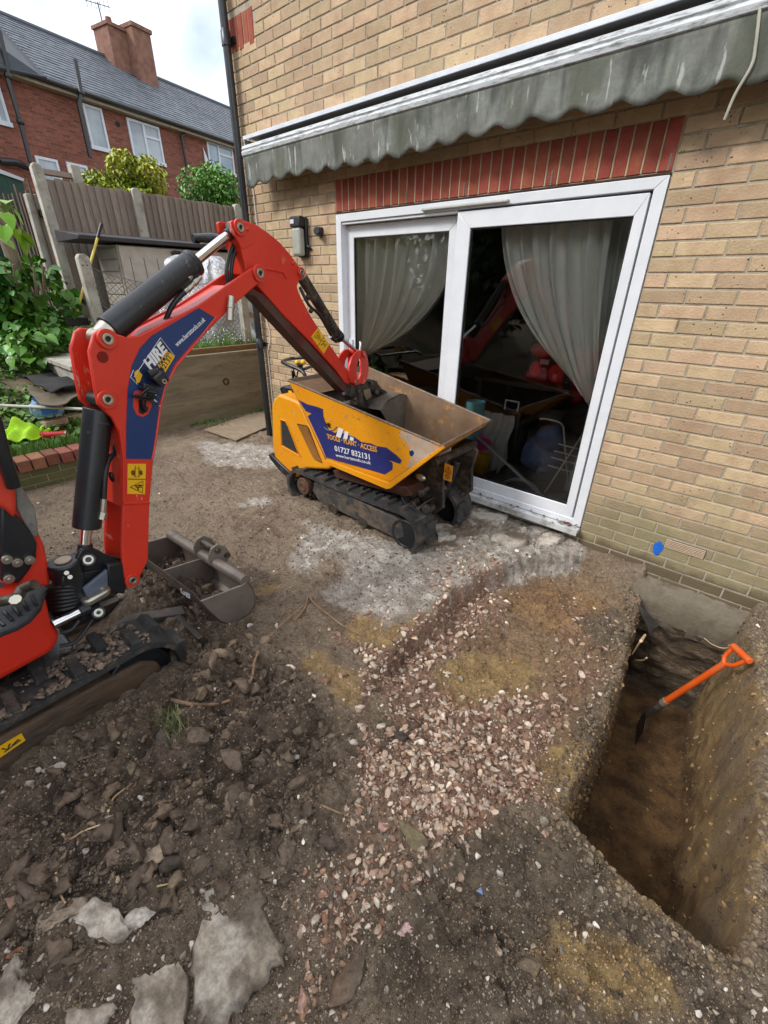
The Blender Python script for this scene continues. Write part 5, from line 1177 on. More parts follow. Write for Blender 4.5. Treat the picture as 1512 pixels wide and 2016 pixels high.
# low brick planter wall: courses of brick with a brick-on-edge top
pw = thing('planter_wall', (-4.72, -2.2, -.1), 'low planter wall of brown bricks topped with red bricks on edge', 'garden wall')
PB = brickmat('brown_brick', '6d5a3e', '7d6a4a', '4d4230', None, '505a30', .25); PR = brickmat('planter_red_brick', '7d4c3a', '8c5a46', '5c3c30', None, None, .3)
MB().bounds((-4.83, -4.2, -.3), (-4.69, -1.63, .055)).build('mortar_bed', mort, pw, smooth=0)
for k in range(4):
    y = -1.62-(.1125 if k % 2 else 0); z0 = -.22+.07*k
    while y > -4.1:
        L_ = .215; m_ = MB(); V, F = brick_geo(-y, -y+L_, z0+.004, z0+.066, side=0)
        V = [(-4.684-v[0]*1.0, -v[1], v[2]) for v in V]
        m_.add(V, F); m_.build('brick', PB, pw, smooth=0); y -= .225
y = -1.62
while y > -4.1:
    MB().box((-4.75+R.uniform(-.006, .006), y-.05, .112+R.uniform(-.004, .004)), (.20, .098+R.uniform(-.004, .002), .10), rot=np.array(Matrix.Rotation(R.uniform(-.03, .03), 3, 'Z'))).build('coping_brick', PR, pw, smooth=0, bevel=.006); y -= .108
# old slab and flat pieces further up
sl_ = U((30, 712), ('z', .56)); MB_s = MB().bounds((-9.2, -2.35, .50), (-7.0, -1.95, .58)); tag(MB_s.build('concrete_step', CONL, bevel=.01), 'pale concrete step half buried in weeds at the left edge', 'step')
bd = thing('board', (-5.1, -.35, -.1), 'flat grey weathered board lying on the soil in front of the retaining wall', 'board')
q = [U(p, ('z', -.07)) for p in [(402, 845), (465, 866), (530, 838), (530, 812), (500, 812)]]
MB().prism(q, (0, 0, -.018)).build('panel', M('weathered_board', '7d6c58', '93816b', rough=.85, stretch=(1, 5, 1), ns=9, dirt='5d5040', damt=.4, ds=8, bump=.4), bd, bevel=.002)
# ---- chain-link fence
cf = thing('chain_link_fence', (-6.9, -.5, .75), 'sagging wire chain-link fence between two grey concrete posts in front of the plastic shed', 'fence')
PA = A(-6.9, -.90, 0); PBp = A(-5.80, .66, 0)
pa_t = U((158, 500), ('x', -6.9)); pa_b = U((192, 650), ('x', -6.9))
MB().prism([(-6.95, pa_t[1]-.06, .70), (-6.95, pa_t[1]+.07, .70), (-6.95, pa_t[1]+.07, pa_t[2]-.04), (-6.95, pa_t[1]+.03, pa_t[2]+.0), (-6.95, pa_t[1]-.03, pa_t[2]), (-6.95, pa_t[1]-.06, pa_t[2]-.04)], (.12, 0, 0)).build('post', CONL, cf, bevel=.008)
MB().bounds((-5.86, .62, .70), (-5.76, .72, 1.95)).build('post', CONL, cf, bevel=.006)
for zz in (1.72, 1.1): MB().cyl((-6.829, pa_t[1]+.02, zz), (-6.825, pa_t[1]+.02, zz), .008, seg=8).cyl((-6.829, pa_t[1]-.03, zz), (-6.825, pa_t[1]-.03, zz), .008, seg=8).build('post_hole', INK, cf)
MB().tube([(-6.86, pa_t[1]+.05, 1.3), (-6.5, pa_t[1]+.45, .78)], .02, 4).build('strut', M('angle_iron', '4a4540', rough=.7), cf, smooth=0)
S0 = A(-6.83, pa_t[1]+.06, 0); S1 = A(-5.83, .64, 0); wz = M('wire', '56544e', '6c6a62', rough=.5, metal=.4)
def wp(u, v):  # u along, v height 0..1
    sag = .16*math.sin(math.pi*u)**.8; top = 1.70-sag-.06*u
    return S0*(1-u)+S1*u+A(.02*math.sin(9*u+4*v), .01*math.sin(7*v+u*5), .78+(top-.78)*v)
wm = MB(); nu = 26; nv_ = 12
for i in range(-nv_, nu):
    for s in (1, -1):
        P = []
        for j in range(nv_*2+1):
            uu = (i+j*.5)/nu if s == 1 else (i+nv_-j*.5)/nu
            if 0 <= uu <= 1: P.append(wp(uu, j/(nv_*2)))
        if len(P) > 1: wm.tube(P, .0034, 3, caps=False)
wm.build('wire_mesh', wz, cf, smooth=0)
MB().tube([wp(i/20, 1.0) for i in range(21)], .004, 5).build('line_wire', wz, cf)
# ---- plastic storage shed
sh = thing('storage_shed', (-7.8, .8, .9), 'beige plastic garden store with a dark lid in front of the timber fence', 'shed')
BG = M('beige_plastic', 'a89e92', 'b5ab9e', rough=.55, dirt='7a7064', damt=.36, ds=4, bump=.05)
BG2 = M('grey_beige_plastic', '938a80', '9f968a', rough=.6, dirt='6a6258', damt=.36, ds=4, bump=.05)
LD = M('lid_dark', '2d2a2b', '37343a', rough=.5, dirt='5d5850', damt=.35)
MB().bounds((-8.15, -.19, .7), (-7.42, 2.6, 2.0)).build('body', BG2, sh, smooth=0)
MB().prism([(-8.2, -.66, 2.03), (-7.33, -.66, 2.03), (-7.33, -.66, 2.085), (-8.2, -.66, 2.18)], (0, 3.3, 0)).build('lid', LD, sh, bevel=.01)
for k in range(8):
    MB().bounds((-8.12, -.205-.0, .78+.15*k), (-7.47, -.19, .915+.15*k)).build('side_panel', BG2, sh, bevel=.008)
for (y0, y1) in ((-.17, .83), (.85, 1.85), (1.87, 2.6)):
    dr_ = MB().bounds((-7.42, y0, .8), (-7.395, y1, 1.99)).build('door', BG, sh, bevel=.006)
    for kk in range(5):
        y = y0+.12+.19*kk
        if y < y1-.05: MB().bounds((-7.3955, y, .9), (-7.392, y+.008, 1.86)).build('groove', M('groove', '5f584f', rough=.8), dr_, smooth=0)
MB().tube([(-7.37, .55, 1.93), (-7.35, .60, 1.95), (-7.35, .98, 1.93), (-7.37, 1.02, 1.93)], .022).tube([(-7.35, .86, 1.93), (-7.36, .90, 1.80)], .018).build('latch', BLK, sh)
rollb = thing('black_roll', (-7.4, 1.6, 2.1), 'black plastic sheet roll lying on the lid of the beige garden store', 'roll')
MB().tube([(-7.45, .98, 2.16), (-7.45, 1.3, 2.175), (-7.45, 1.6, 2.16), (-7.45, 2.4, 2.17)], [.06, .085, .08, .085], 14).build('roll', M('black_sheet', '17191c', '26292d', rough=.3, bump=.8, bs=18, bd=.03), rollb)
MB().bounds((-7.40, 1.05, 2.088), (-7.33, 2.4, 2.105)).build('batten', M('batten', '8f8676', rough=.8), rollb, smooth=0)
# broom leaning on the shed
br = thing('broom', (-7.1, -.9, .85), 'yellow handled broom with a black grip leaning on the beige garden store', 'broom')
b0 = U((148, 625), ('x', -7.2)); b1_ = U((200, 440), ('x', -7.33)); dd = norm(b1_-b0)
MB().cyl(b0, b1_-dd*.20, .016, seg=12).build('handle', M('broom_yellow', 'c9b04a', 'd4bc5c', rough=.5), br)
MB().cyl(b1_-dd*.20, b1_, .019, seg=12).build('grip', BLK, br, bevel=.003)
MB().bounds((b0[0]-.04, b0[1]-.14, b0[2]-.10), (b0[0]+.04, b0[1]+.14, b0[2]-.0)).build('head', BLK, br, bevel=.01)
# silver tarpaulin
def crumple(name, center, size, mat, label, cat, seed, n=40, h=1.0, fold=.25, pieces=None):
    rr = random.Random(seed); ph = [(rr.uniform(0, 6.28), rr.uniform(1.5, 7), rr.uniform(0, 6.28)) for _ in range(9)]
    P = []
    for i in range(n+1):
        th = math.pi/2*(i/n)**.9; row = []
        for j in range(n*2+1):
            a = 2*math.pi*j/(n*2); rad = 1+sum(abs(math.sin(k_*round(1)*a*max(1, round(k_))/max(1, round(k_))*1.0*0+round(k_)*a+p_+1.5*math.sin(th*3+q_)))-.6 for p_, k_, q_ in ph)*fold/3
            if j == n*2: rad = r0
            if j == 0: r0 = rad
            x = math.sin(th)*math.cos(a)*rad; y = math.sin(th)*math.sin(a)*rad; z = math.cos(th)**.8*(1+.12*math.sin(5*a)*math.sin(th*2))
            row.append(A(center[0]+x*size[0], center[1]+y*size[1], center[2]+z*size[2]*h))
        P.append(row)
    return tag(MB().grid(P).build(name, mat, None, smooth=25), label, cat)
SIL = M('silver_sheet', 'b3b6ba', 'cdd0d4', rough=.28, metal=.35, dirt='8a8c8e', damt=.4, ds=6, bump=.8, bs=11, bd=.05)
tc2 = U((395, 600), ('x', -6.75)); crumple('silver_tarpaulin', (-6.75, tc2[1]+.1, .74), (.42, .85, U((400, 508), ('x', -6.75))[2]-.74), SIL, 'crumpled silver plastic sheet heaped behind the chain-link fence', 'tarpaulin', 3, n=44, fold=.35)
tag(MB().plate([(-6.2, .9, 1.15), (-6.18, 1.5, .92), (-6.18, 1.5, .98), (-6.2, .9, 1.22)], .03).build('plank', M('plank_pale', '9c7d58', 'b08f68', rough=.8)), 'short pale plank sticking out of the silver sheet', 'plank')

# ---- timber fence
FW = M('fence_wood', '84776c', '9b8d80', rough=.9, ns=6, stretch=(5, 5, .6), dirt='4d423a', damt=.42, ds=6, rand=.16, bump=.5, bs=30)
fe = thing('timber_fence', (-8.4, 1.0, 1.0), 'tall weathered closeboard fence with concrete posts behind the beige store', 'fence')
y = -.52
while y < 6.5:
    z1 = 2.80+R.uniform(-.012, .012)-.0*y
    MB().prism([(-8.40+R.uniform(-.004, .004), y, .95), (-8.425, y+.112, .95), (-8.425, y+.112, z1), (-8.40, y, z1)], (-.012, 0, 0)).build('board', FW, fe, smooth=0); y += .10
for zz in (1.4, 2.4): MB().bounds((-8.50, -.5, zz), (-8.44, 6.5, zz+.08)).build('rail', FW, fe, smooth=0)
def cpost(y, ztop, w_=.13, x=-8.36, par=fe):
    MB().prism([(x, y-w_/2, .8), (x, y+w_/2, .8), (x, y+w_/2, ztop-.05), (x, y+w_*.25, ztop), (x, y-w_*.25, ztop), (x, y-w_/2, ztop-.05)], (-.12, 0, 0)).build('concrete_post', CONL, par, bevel=.008)
for y, zt in ((-.60, 2.95), (.66, 2.84), (2.45, 2.84), (4.3, 2.84)): cpost(y, zt)
MB().bounds((-8.6, -.15, 2.6), (-8.46, -.03, 3.02)).build('concrete_post', CONL, fe, bevel=.01)
MB().bounds((-8.62, -.5, 2.86), (-8.5, -.05, 2.92)).build('cross_rail', FW, fe, smooth=0)
fo = thing('old_fence', (-9.5, -.75, 1.0), 'dark leaning old fence boards running off behind the leafy bush at the left edge', 'fence')
DW = M('dark_fence_wood', '40342c', '5a4a3e', rough=.9, ns=6, stretch=(5, 5, .6), rand=.2, bump=.5, bs=30)
x = -8.5
while x > -13.6:
    t_ = R.uniform(-.05, .08); z1 = 2.78+R.uniform(-.22, .06)-.03*(-8.5-x); wd = R.uniform(.10, .17)
    MB().prism([(x, -.72+R.uniform(-.02, .02), .8), (x-wd, -.70, .8), (x-wd+t_, -.70, z1), (x+t_, -.72, z1)], (0, .02, 0)).build('board', DW, fo, smooth=0); x -= wd+R.uniform(.02, .07)
for zz in (1.5, 2.35): MB().bounds((-13.6, -.68, zz), (-8.5, -.62, zz+.08)).build('rail', DW, fo, smooth=0)
MB().prism([(-8.62, -.80, .8), (-8.62, -.66, .8), (-8.62, -.62, 2.62), (-8.62, -.76, 2.62)], (-.12, 0, 0)).build('concrete_post', CONL, fo, bevel=.01)
# tree stump/trunk at the left edge
lt = thing('tree', (-7.6, -2.1, .7), 'tree trunk at the left edge with a few large bright leaves hanging in front', 'tree')
q = U((12, 440), ('x', -7.4)); MB().tube([(-7.4, q[1]-.08, .5), (-7.4, q[1]-.03, 1.4), (-7.42, q[1]-.06, 2.4), (-7.4, q[1]-.10, 3.2)], [.10, .08, .07, .06], 12).build('trunk', M('bark', '6a5c4c', '857662', rough=.95, bump=.9, bs=30, stretch=(3, 3, .8)), lt)
LEAF = M('leaf_green', '33601c', '58882c', rough=.45, ns=3, rand=.35, bump=0); LEAF2 = M('leaf_bright', '6f9e1e', '8ab82c', rough=.45, ns=3, rand=.3, bump=0)
for lm in (LEAF, LEAF2): lm.node_tree.nodes['Principled BSDF'].inputs['Transmission Weight'].default_value = 0
def heartleaf(s=1.0, kink=.18):
    o = [(0, 0), (.30, -.10), (.50, .12), (.48, .42), (.26, .75), (0, 1.05), (-.26, .75), (-.48, .42), (-.50, .12), (-.30, -.10)]
    V = [A(0, .0, 0), A(0, .4, -kink*.3), A(0, 1.05, -kink)]+[A(x, y, kink*abs(x)-kink*y*y) for x, y in o[1:5]]+[A(x, y, kink*abs(x)-kink*y*y) for x, y in o[6:]]
    return [v*s for v in V], [(0, 3, 4, 1), (1, 4, 5), (1, 5, 6, 2), (0, 1, 10, 10)[:3]+(), (1, 7, 2), (1, 8, 7), (1, 9, 8), (0, 1, 9, 10)]
HV, HF = heartleaf(); HF = [(0, 3, 4, 1), (1, 4, 5), (1, 5, 6), (1, 6, 2), (1, 2, 7), (1, 7, 8), (1, 8, 9), (0, 1, 9, 10)]
HV = np.array(HV)
def rotm(): 
    a = rng.uniform(0, 2*math.pi); t_ = rng.uniform(.1, 1.2); b_ = rng.uniform(-.6, .6)
    return np.array(Matrix.Rotation(a, 3, 'Z') @ Matrix.Rotation(-t_, 3, 'X') @ Matrix.Rotation(b_, 3, 'Y'))
lme = {}
def leafobj(pos, size, parent, mat, name='leaf'):
    key = mat.name
    if key not in lme:
        me = bpy.data.meshes.new('leaf'); me.from_pydata([tuple(v) for v in HV], [], HF); me.materials.append(mat); lme[key] = me
    o = bpy.data.objects.new(name, lme[key]); COL.objects.link(o); o.parent = parent
    o.matrix_local = Matrix.Translation(Vector(np.array(pos)-root_loc(parent))) @ Matrix(rotm().tolist()).to_4x4() @ Matrix.Scale(size, 4)
    return o
def foliage(name, pts, sizes, mat, parent=None, elong=1.0, V0=None, F0_=None):
    """many small leaf faces through a volume, one mesh"""
    V0 = HV if V0 is None else V0; F0_ = HF if F0_ is None else F0_
    tri = [];
    for f in F0_: tri += [(f[0], f[i], f[i+1]) for i in range(1, len(f)-1)]
    tri = np.array(tri); n = len(pts); out = np.empty((n, len(V0), 3)); Vs = V0.copy(); Vs[:, 0] *= elong
    for i in range(n): out[i] = pts[i]+(Vs*sizes[i]) @ rotm().T
    F = (tri[None]+np.arange(n)[:, None, None]*len(V0)).reshape(-1, 3)
    return npmesh(name, out.reshape(-1, 3), F, mat, parent)
SM_V = np.array([(0, 0, 0), (.35, .5, .06), (0, 1, -.1), (-.35, .5, .06)], float); SM_F = [(0, 1, 2, 3)]
def blob_pts(c, r, n, lumps=9, shell=.55, seed=1):
    g = np.random.default_rng(seed); c = np.array(c); r = np.array(r)
    cs = []; 
    for _ in range(lumps):
        d = g.normal(size=3); d /= np.linalg.norm(d); cs.append((d*g.uniform(.25, .75), g.uniform(.35, .62)))
    P = []
    per = n//lumps
    for d, rr in cs:
        q = g.normal(size=(per, 3)); q /= np.linalg.norm(q, axis=1)[:, None]; q *= (g.uniform(shell**3, 1.15, (per, 1)))**(1/3)*rr
        P.append(d+q)
    P = np.concatenate(P)
    return c+P*r
# hanging leaves of the tree
for p in ((8, 420), (20, 405), (30, 440), (44, 462), (52, 470), (3, 470), (15, 395), (35, 452), (5, 445), (28, 415)):
    leafobj(U(p, ('x', -4.6+R.uniform(-.1, .1))), R.uniform(.08, .12), lt, LEAF2)
MB().tube(bez([U((-40, 380), ('x', -4.7)), U((0, 410), ('x', -4.65)), U((30, 440), ('x', -4.6)), U((60, 465), ('x', -4.6))], 6), .006, 6).build('branch', M('bark', ''), lt)
# big leafy bush
lb = thing('leafy_bush', (-7.2, -1.6, .75), 'dense bush of large heart-shaped green leaves below the old fence on the left', 'bush')
P1 = blob_pts((-7.45, -1.65, 1.28), (.75, .62, .72), 2600, 10, .6, 4)
P2 = blob_pts((-6.9, -1.45, 1.0), (.7, .45, .45), 1100, 8, .5, 5)
P3 = blob_pts((-8.2, -2.0, 1.05), (1.0, .6, .6), 1400, 8, .5, 6)
allp = np.concatenate([P1, P2, P3])
dcam = np.linalg.norm(allp-CAM, axis=1)
order = np.argsort(dcam)
for i in order[:260]: leafobj(allp[i], R.uniform(.10, .15), lb, LEAF)
rest = order[260:]
tag(foliage('leaf_mass', allp[rest], rng.uniform(.07, .14, len(rest)), LEAF, lb), kind='stuff')
st_ = MB()
for k in range(14):
    a = R.uniform(0, 6.28); st_.tube([(-7.4+.2*math.cos(a), -1.6+.2*math.sin(a), .7), (-7.4+.4*math.cos(a), -1.6+.4*math.sin(a), 1.3), (-7.4+.6*math.cos(a), -1.6+.5*math.sin(a), 1.7)], .012, 5)
st_.build('stems', M('bark', ''), lb)
# weeds on the slope
def scatter_region(n, xr, yr, seed, hz=(0, .12)):
    g = np.random.default_rng(seed); x = g.uniform(*xr, n); y = g.uniform(*yr, n); keep = vn(x*3, y*3, seed) > .35; x = x[keep]; y = y[keep]
    return np.stack([x, y, H(x, y)+g.uniform(hz[0], hz[1], len(x))], -1)
gp = np.concatenate([scatter_region(9000, (-8.3, -5.0), (-3.2, -1.65), 3), scatter_region(2600, (-5.9, -4.86), (-3.2, -1.65), 4, (0, .05)), scatter_region(2500, (-8.2, -6.5), (-1.0, 1.8), 8, (0, .15)), scatter_region(900, (-5.62, -5.5), (-.5, .9), 9, (0, .03))])
LEAF3 = M('weed_green', '3d6422', '64842f', rough=.6, ns=5, rand=.35, bump=0)
tag(foliage('weeds', gp, rng.uniform(.04, .09, len(gp)), LEAF3, V0=SM_V, F0_=SM_F), 'low green weeds covering the slope behind the planter wall', 'weeds', kind='stuff')
# grass blades helper
def grass(name, pts, hgt, mat, label, cat='grass', spread=.5, w_=.004):
    V = []; F = []
    for i, p in enumerate(pts):
        a = rng.uniform(0, 6.28); h_ = hgt*rng.uniform(.5, 1.2); d = A(math.cos(a), math.sin(a), 0); s = A(-d[1], d[0], 0)*w_; l_ = rng.uniform(.1, spread)*h_
        k = len(V); V += [p-s, p+s, p+d*l_*.4+A(0, 0, h_*.6)-s*.7, p+d*l_*.4+A(0, 0, h_*.6)+s*.7, p+d*l_+A(0, 0, h_)]
        F += [(k, k+1, k+3), (k, k+3, k+2), (k+2, k+3, k+4)]
    return tag(npmesh(name, np.array(V), np.array(F), mat), label, cat, kind='stuff')
GRS = M('grass_green', '44702a', '6f9038', rough=.6, ns=6, bump=0)
pts = []
for i in range(900): x = R.uniform(-5.5, -4.9); y = R.uniform(-1.2, .9); pts.append(A(x, y, Hs(x, y))) if vn(np.array([x*4]), np.array([y*4]), 3)[0] > .62 and x < -5.1 else None
pts += [A(R.uniform(-6.0, -5.72), R.uniform(-.5, 1.6), .76) for i in range(1600)]
pts += [A(R.uniform(-4.98, -4.85), R.uniform(-3.0, -1.7), .14) for i in range(900)]
grass('grass', pts, .10, GRS, 'short green grass along the retaining wall and in the bed above it')
# white flowers in the bed
fw = thing('white_flowers', (-5.85, .35, .78), 'patch of small white flowers in the raised bed beside the house corner', 'flowers')
fp_ = np.stack([rng.uniform(-6.0, -5.72, 220), rng.uniform(-.0, .68, 220), rng.uniform(.84, 1.02, 220)], -1)
tag(foliage('petals', fp_, np.full(220, .022), M('petal_white', 'd5d8d2', rough=.6, bump=0), fw, V0=SM_V, F0_=SM_F), kind='stuff')
sm_ = MB()
for p in fp_[::3]: sm_.tube([(p[0], p[1], .77), tuple(p)], .0025, 3)
sm_.build('stems', GRS, fw, smooth=0)
# second patch by the path at the left
fp_ = np.stack([rng.uniform(-7.3, -6.3, 160), rng.uniform(-2.4, -1.7, 160), rng.uniform(.62, .85, 160)], -1)
tag(foliage('white_blossom', fp_, np.full(160, .022), M('petal_white', ''), V0=SM_V, F0_=SM_F), 'scattered tiny white blossoms among the weeds at the left', 'flowers', kind='stuff')

# ---- things on the slope
def sheet(name, px, z, mat, label, cat, th=.01, wave=.02, seed=1):
    Q = [U(p, ('z', z)) for p in px]; c = sum(Q)/len(Q); n = 14; V = [tuple(c)]; ringsV = []
    P = []
    for k in range(n+1):
        f = k/n; row = []
        for q in Q+[Q[0]]:
            p = c+(q-c)*f; row.append(A(p[0], p[1], p[2]+wave*math.sin(p[0]*9+seed)*math.cos(p[1]*11+seed*2)))
        P.append(row)
    return tag(MB().grid(P).build(name, mat, None, solid=th), label, cat)
def dens(px, n=5):
    out = []
    for i in range(len(px)):
        a, b = px[i], px[(i+1) % len(px)]
        for k in range(n): f = k/n; out.append((a[0]*(1-f)+b[0]*f, a[1]*(1-f)+b[1]*f))
    return out
sheet('black_mat', dens([(36, 734), (88, 706), (130, 730), (156, 742), (152, 754), (100, 772), (78, 760)]), .58, M('felt_black', '232325', '2e2c2c', rough=.95, dirt='5c4a3c', damt=.33, ds=7, bump=.5), 'black roofing felt sheet lying on the weeds by the concrete slab', 'mat')
sheet('brown_mat', dens([(48, 760), (80, 764), (104, 774), (150, 765), (160, 778), (140, 784), (118, 798), (80, 798)]), .50, M('felt_brown', '5c5344', '6f6452', rough=.95, dirt='3e3a2e', damt=.4, bump=.5), 'brown underside of a torn mat below the black felt sheet', 'mat')
wp0, wp1 = U((-20, 797), ('z', .47)), U((176, 806), ('z', .42)); wp1 = wp0+(wp1-wp0)*1.0
tag(MB().tube([wp0, wp1], .014, 8).build('white_pipe', M('pipe_white', 'b9b2ae', 'c9c4c0', rough=.5, dirt='8a5a50', damt=.35)), 'long thin white pipe lying across the weeds behind the bottle pack', 'pipe')
bp_ = thing('bottle_pack', U((95, 812), ('z', .32)), 'shrink-wrapped pack of water bottles with a blue label on the weeds', 'bottle pack')
bc = U((95, 815), ('z', .34)); PETM = M('bottle_plastic', '8fa6b8', 'a9bccb', rough=.12, dirt='5f7d9c', damt=.45, ds=20, bump=.5, bs=22, bd=.02)
for i in range(3):
    for j in range(2):
        c = bc+A(.07*(j-.5), .075*(i-1), 0); u = norm(A(.25, 1, .25)); bo_ = MB().tube([c-u*.0+A(0, 0, -.02), c+A(.0, .0, .10), c+A(0, 0, .13), c+A(0, 0, .15)], [.036, .036, .022, .012], 12); o_ = bo_.build('bottle', PETM, bp_)
        MB().cyl(c+A(0, 0, .15), c+A(0, 0, .165), .013, seg=10).build('cap', M('cap_blue', '2a5fae', rough=.4), o_)
MB().bounds(bc+A(-.09, -.13, .0), bc+A(.10, .13, .115)).build('wrap', M('wrap_film', '7f9cb8', '9cb4ca', rough=.15, dirt='3f6fae', damt=.45, ds=9, bump=.9, bs=14, bd=.04), bp_, bevel=.03, seg=3)
MB().bounds(bc+A(.1005, -.07, .02), bc+A(.104, .07, .105)).build('blue_label', M('label_blue', '1f66b8', '2a74c6', rough=.3, bump=.3), bp_, bevel=.002)
rt = thing('red_tube', U((100, 855), ('z', .21)), 'short red cardboard tube lying on the grass behind the planter wall', 'tube')
r0_, r1_ = U((70, 858), ('z', .22)), U((130, 854), ('z', .22)); MB().cyl(r0_, r1_, .032, seg=20).build('tube', M('tube_red', 'b02020', 'c02a2a', rough=.4), rt)
d_r = norm(r1_-r0_); MB().ring(r1_, r1_+d_r*.012, .034, .027, 20).build('rim', ZNC, rt)
# hi-vis vest: crumpled cloth
HV_ = M('hivis', '9fd414', 'b4e61e', rough=.6, bump=.3, bs=30)
P = []; vc = U((30, 862), ('z', .22)); rr_ = random.Random(8)
for i in range(31):
    row = []
    for j in range(31):
        u, v = i/30-.5, j/30-.5; a = 1-(2*abs(u))**4*.3
        z_ = .10*max(0, 1-3.2*(u*u+v*v))*(1+.5*math.sin(11*u+3*v)+.4*math.sin(14*v-5*u))+.025*math.sin(19*u*1.3+9*v)+.02*math.sin(23*v)
        row.append(vc+A(.30*v*a+.02*math.sin(9*u), .52*u+.03*math.sin(8*v), max(z_, -.01)))
    P.append(row)
vv = thing('hivis_vest', vc, 'crumpled fluorescent yellow high-visibility vest on the planter wall', 'vest')
MB().grid(P).build('cloth', HV_, vv, solid=.004)
MB().grid([[P[i][j]+A(0, 0, .005) for j in range(11, 16)] for i in range(0, 31)]).build('reflective_strip', M('reflective', '80878a', '9aa0a2', rough=.4, dirt='3b4247', damt=.4), vv)
for nm, px, sz, lab in (('brick', (108, 832), (.22, .10, .07), 'loose pinkish brick lying between the bottle pack and the red tube'), ('brick', (140, 822), (.19, .11, .06), 'broken pale brick half behind the boom cylinder beside the bottle pack')):
    c = U(px, ('z', .26)); tag(MB().box(c, sz[::-1] if False else (sz[1], sz[0], sz[2]), rot=np.array(Matrix.Rotation(.25, 3, 'Z'))).build(nm+'_rubble', M('rubble_brick', 'a0806a', 'b59a86', rough=.9, dirt='c9bcae', damt=.4, bump=.5), None, bevel=.006), lab, 'brick')

# ---------------------------------------------------------------- bushes over the fence, outbuilding, terrace
def bush(name, c, r, n, mat, label, size, seed, loc=None, elong=.8):
    t_ = thing(name, (c[0], c[1], 1.1), label, 'bush')
    pts = blob_pts(c, r, n, 12, .5, seed)
    tag(foliage('foliage', pts, rng.uniform(size*.6, size*1.3, len(pts)), mat, t_, elong, SM_V, SM_F), kind='stuff')
    s_ = MB()
    for k in range(8):
        a = k*.8; s_.tube([(c[0], c[1], 1.0), (c[0]+.3*r[0]*math.cos(a), c[1]+.3*r[1]*math.sin(a), c[2]), (c[0]+.6*r[0]*math.cos(a), c[1]+.6*r[1]*math.sin(a), c[2]+.4*r[2])], [.05, .03, .01], 6)
    s_.build('branches', M('bark', ''), t_); return t_
YG = M('yellow_green_leaf', '7a9026', 'b4b23a', rough=.5, ns=2.2, rand=.45, bump=0); DG = M('fresh_green_leaf', '3f7028', '6c9a40', rough=.5, ns=2.2, rand=.3, bump=0)
c = U((243, 368), ('x', -9.8)); bush('yellow_bush', c, (.72, .68, .66), 9000, YG, 'yellow-green shrub showing above the timber fence', .085, 21)
c = U((415, 392), ('x', -9.8)); bush('green_bush', c, (.75, .66, .64), 9000, DG, 'round green shrub above the timber fence next to the yellow house', .075, 22)
ob = thing('outbuilding', (-12, -1.5, 1.2), 'small dark green outbuilding with a white roof edge beyond the old fence', 'outbuilding')
o0 = U((0, 345), ('x', -11)); 
q = [U(p, ('x', -11)) for p in [(-80, 318), (0, 333), (48, 352), (46, 357), (0, 341), (-80, 326)]]
MB().prism(q, (-2.5, 0, 0)).build('roof_edge', M('fascia_white', 'b9bdc2', rough=.5), ob, smooth=0)
q = [U(p, ('x', -11.03)) for p in [(-80, 327), (0, 342), (44, 357), (62, 420), (80, 520), (-80, 560)]]
MB().prism(q, (-2.3, 0, 0)).build('wall', M('green_wall', '1d3a2e', '24463a', rough=.7, stretch=(1, 6, 1)), ob, smooth=0)

# terrace of houses: scaled about a wall plane roughly parallel to the fence
T0 = CAM+(A(-13.46, .75, 5.3)-CAM)*1.4; tT = norm(A(-1.09, 5.79, 0)); tB = A(-tT[1], tT[0], 0)
def TP(p, back=0): return U(p, (T0+tB*back, tB))
def TS(p): q_ = TP(p); return np.dot(q_-T0, tT), q_[2]
ZG = T0[2]; ZB = 1.2
def W(s, z, o=0): return T0+tT*s+tB*o+A(0, 0, z-T0[2])
th_ = thing('terraced_houses', W(0, ZB), 'row of red brick terraced houses with a grey slate roof in the background', 'terraced houses')
TBM = M('terrace_brick', '74483a', '875a4a', rough=.9, ns=4, stretch=(1, 2.2, 9), dirt='5a3028', damt=.42, ds=6, bump=.4, bs=20)
# courses: bricks too small to pick apart, shown by the material
_t = TBM.node_tree; _N = _t.nodes; _L = _t.links; _b = _N['Principled BSDF']; _cur = _b.inputs['Base Color'].links[0].from_socket
_g = _N.new('ShaderNodeNewGeometry'); _sx = _N.new('ShaderNodeSeparateXYZ'); _L.new(_g.outputs['Position'], _sx.inputs[0]); _cx = _N.new('ShaderNodeCombineXYZ'); _L.new(_sx.outputs['Y'], _cx.inputs[0]); _L.new(_sx.outputs['Z'], _cx.inputs[1])
_bt = _N.new('ShaderNodeTexBrick'); _bt.inputs['Scale'].default_value = 1; _bt.inputs['Brick Width'].default_value = .225; _bt.inputs['Row Height'].default_value = .075; _bt.inputs['Mortar Size'].default_value = .009
_bt.inputs['Color1'].default_value = (1.15, 1.0, .95, 1); _bt.inputs['Color2'].default_value = (.55, .5, .5, 1); _bt.inputs['Mortar'].default_value = (.95, .95, .95, 1); _L.new(_cx.outputs[0], _bt.inputs['Vector'])
_m = _N.new('ShaderNodeMixRGB'); _m.blend_type = 'MULTIPLY'; _m.inputs[0].default_value = 1; _L.new(_cur, _m.inputs[1]); _L.new(_bt.outputs['Color'], _m.inputs[2]); _L.new(_m.outputs[0], _b.inputs['Base Color'])
SA, SBb = -9.0, 16.0
MB().prism([W(SA, ZB), W(SBb, ZB), W(SBb, ZG), W(SA, ZG)], tB*6.6).build('wall', TBM, th_, smooth=0)
SLT = M('slate', '4c525a', '62686f', rough=.6, ns=3, dirt='6f7680', damt=.35, ds=5, rand=.14, bump=.1)
SLB = M('slate_bed', '24282e', rough=.8)
pit = math.radians(35); RB = 3.3; rz = math.tan(pit)*RB
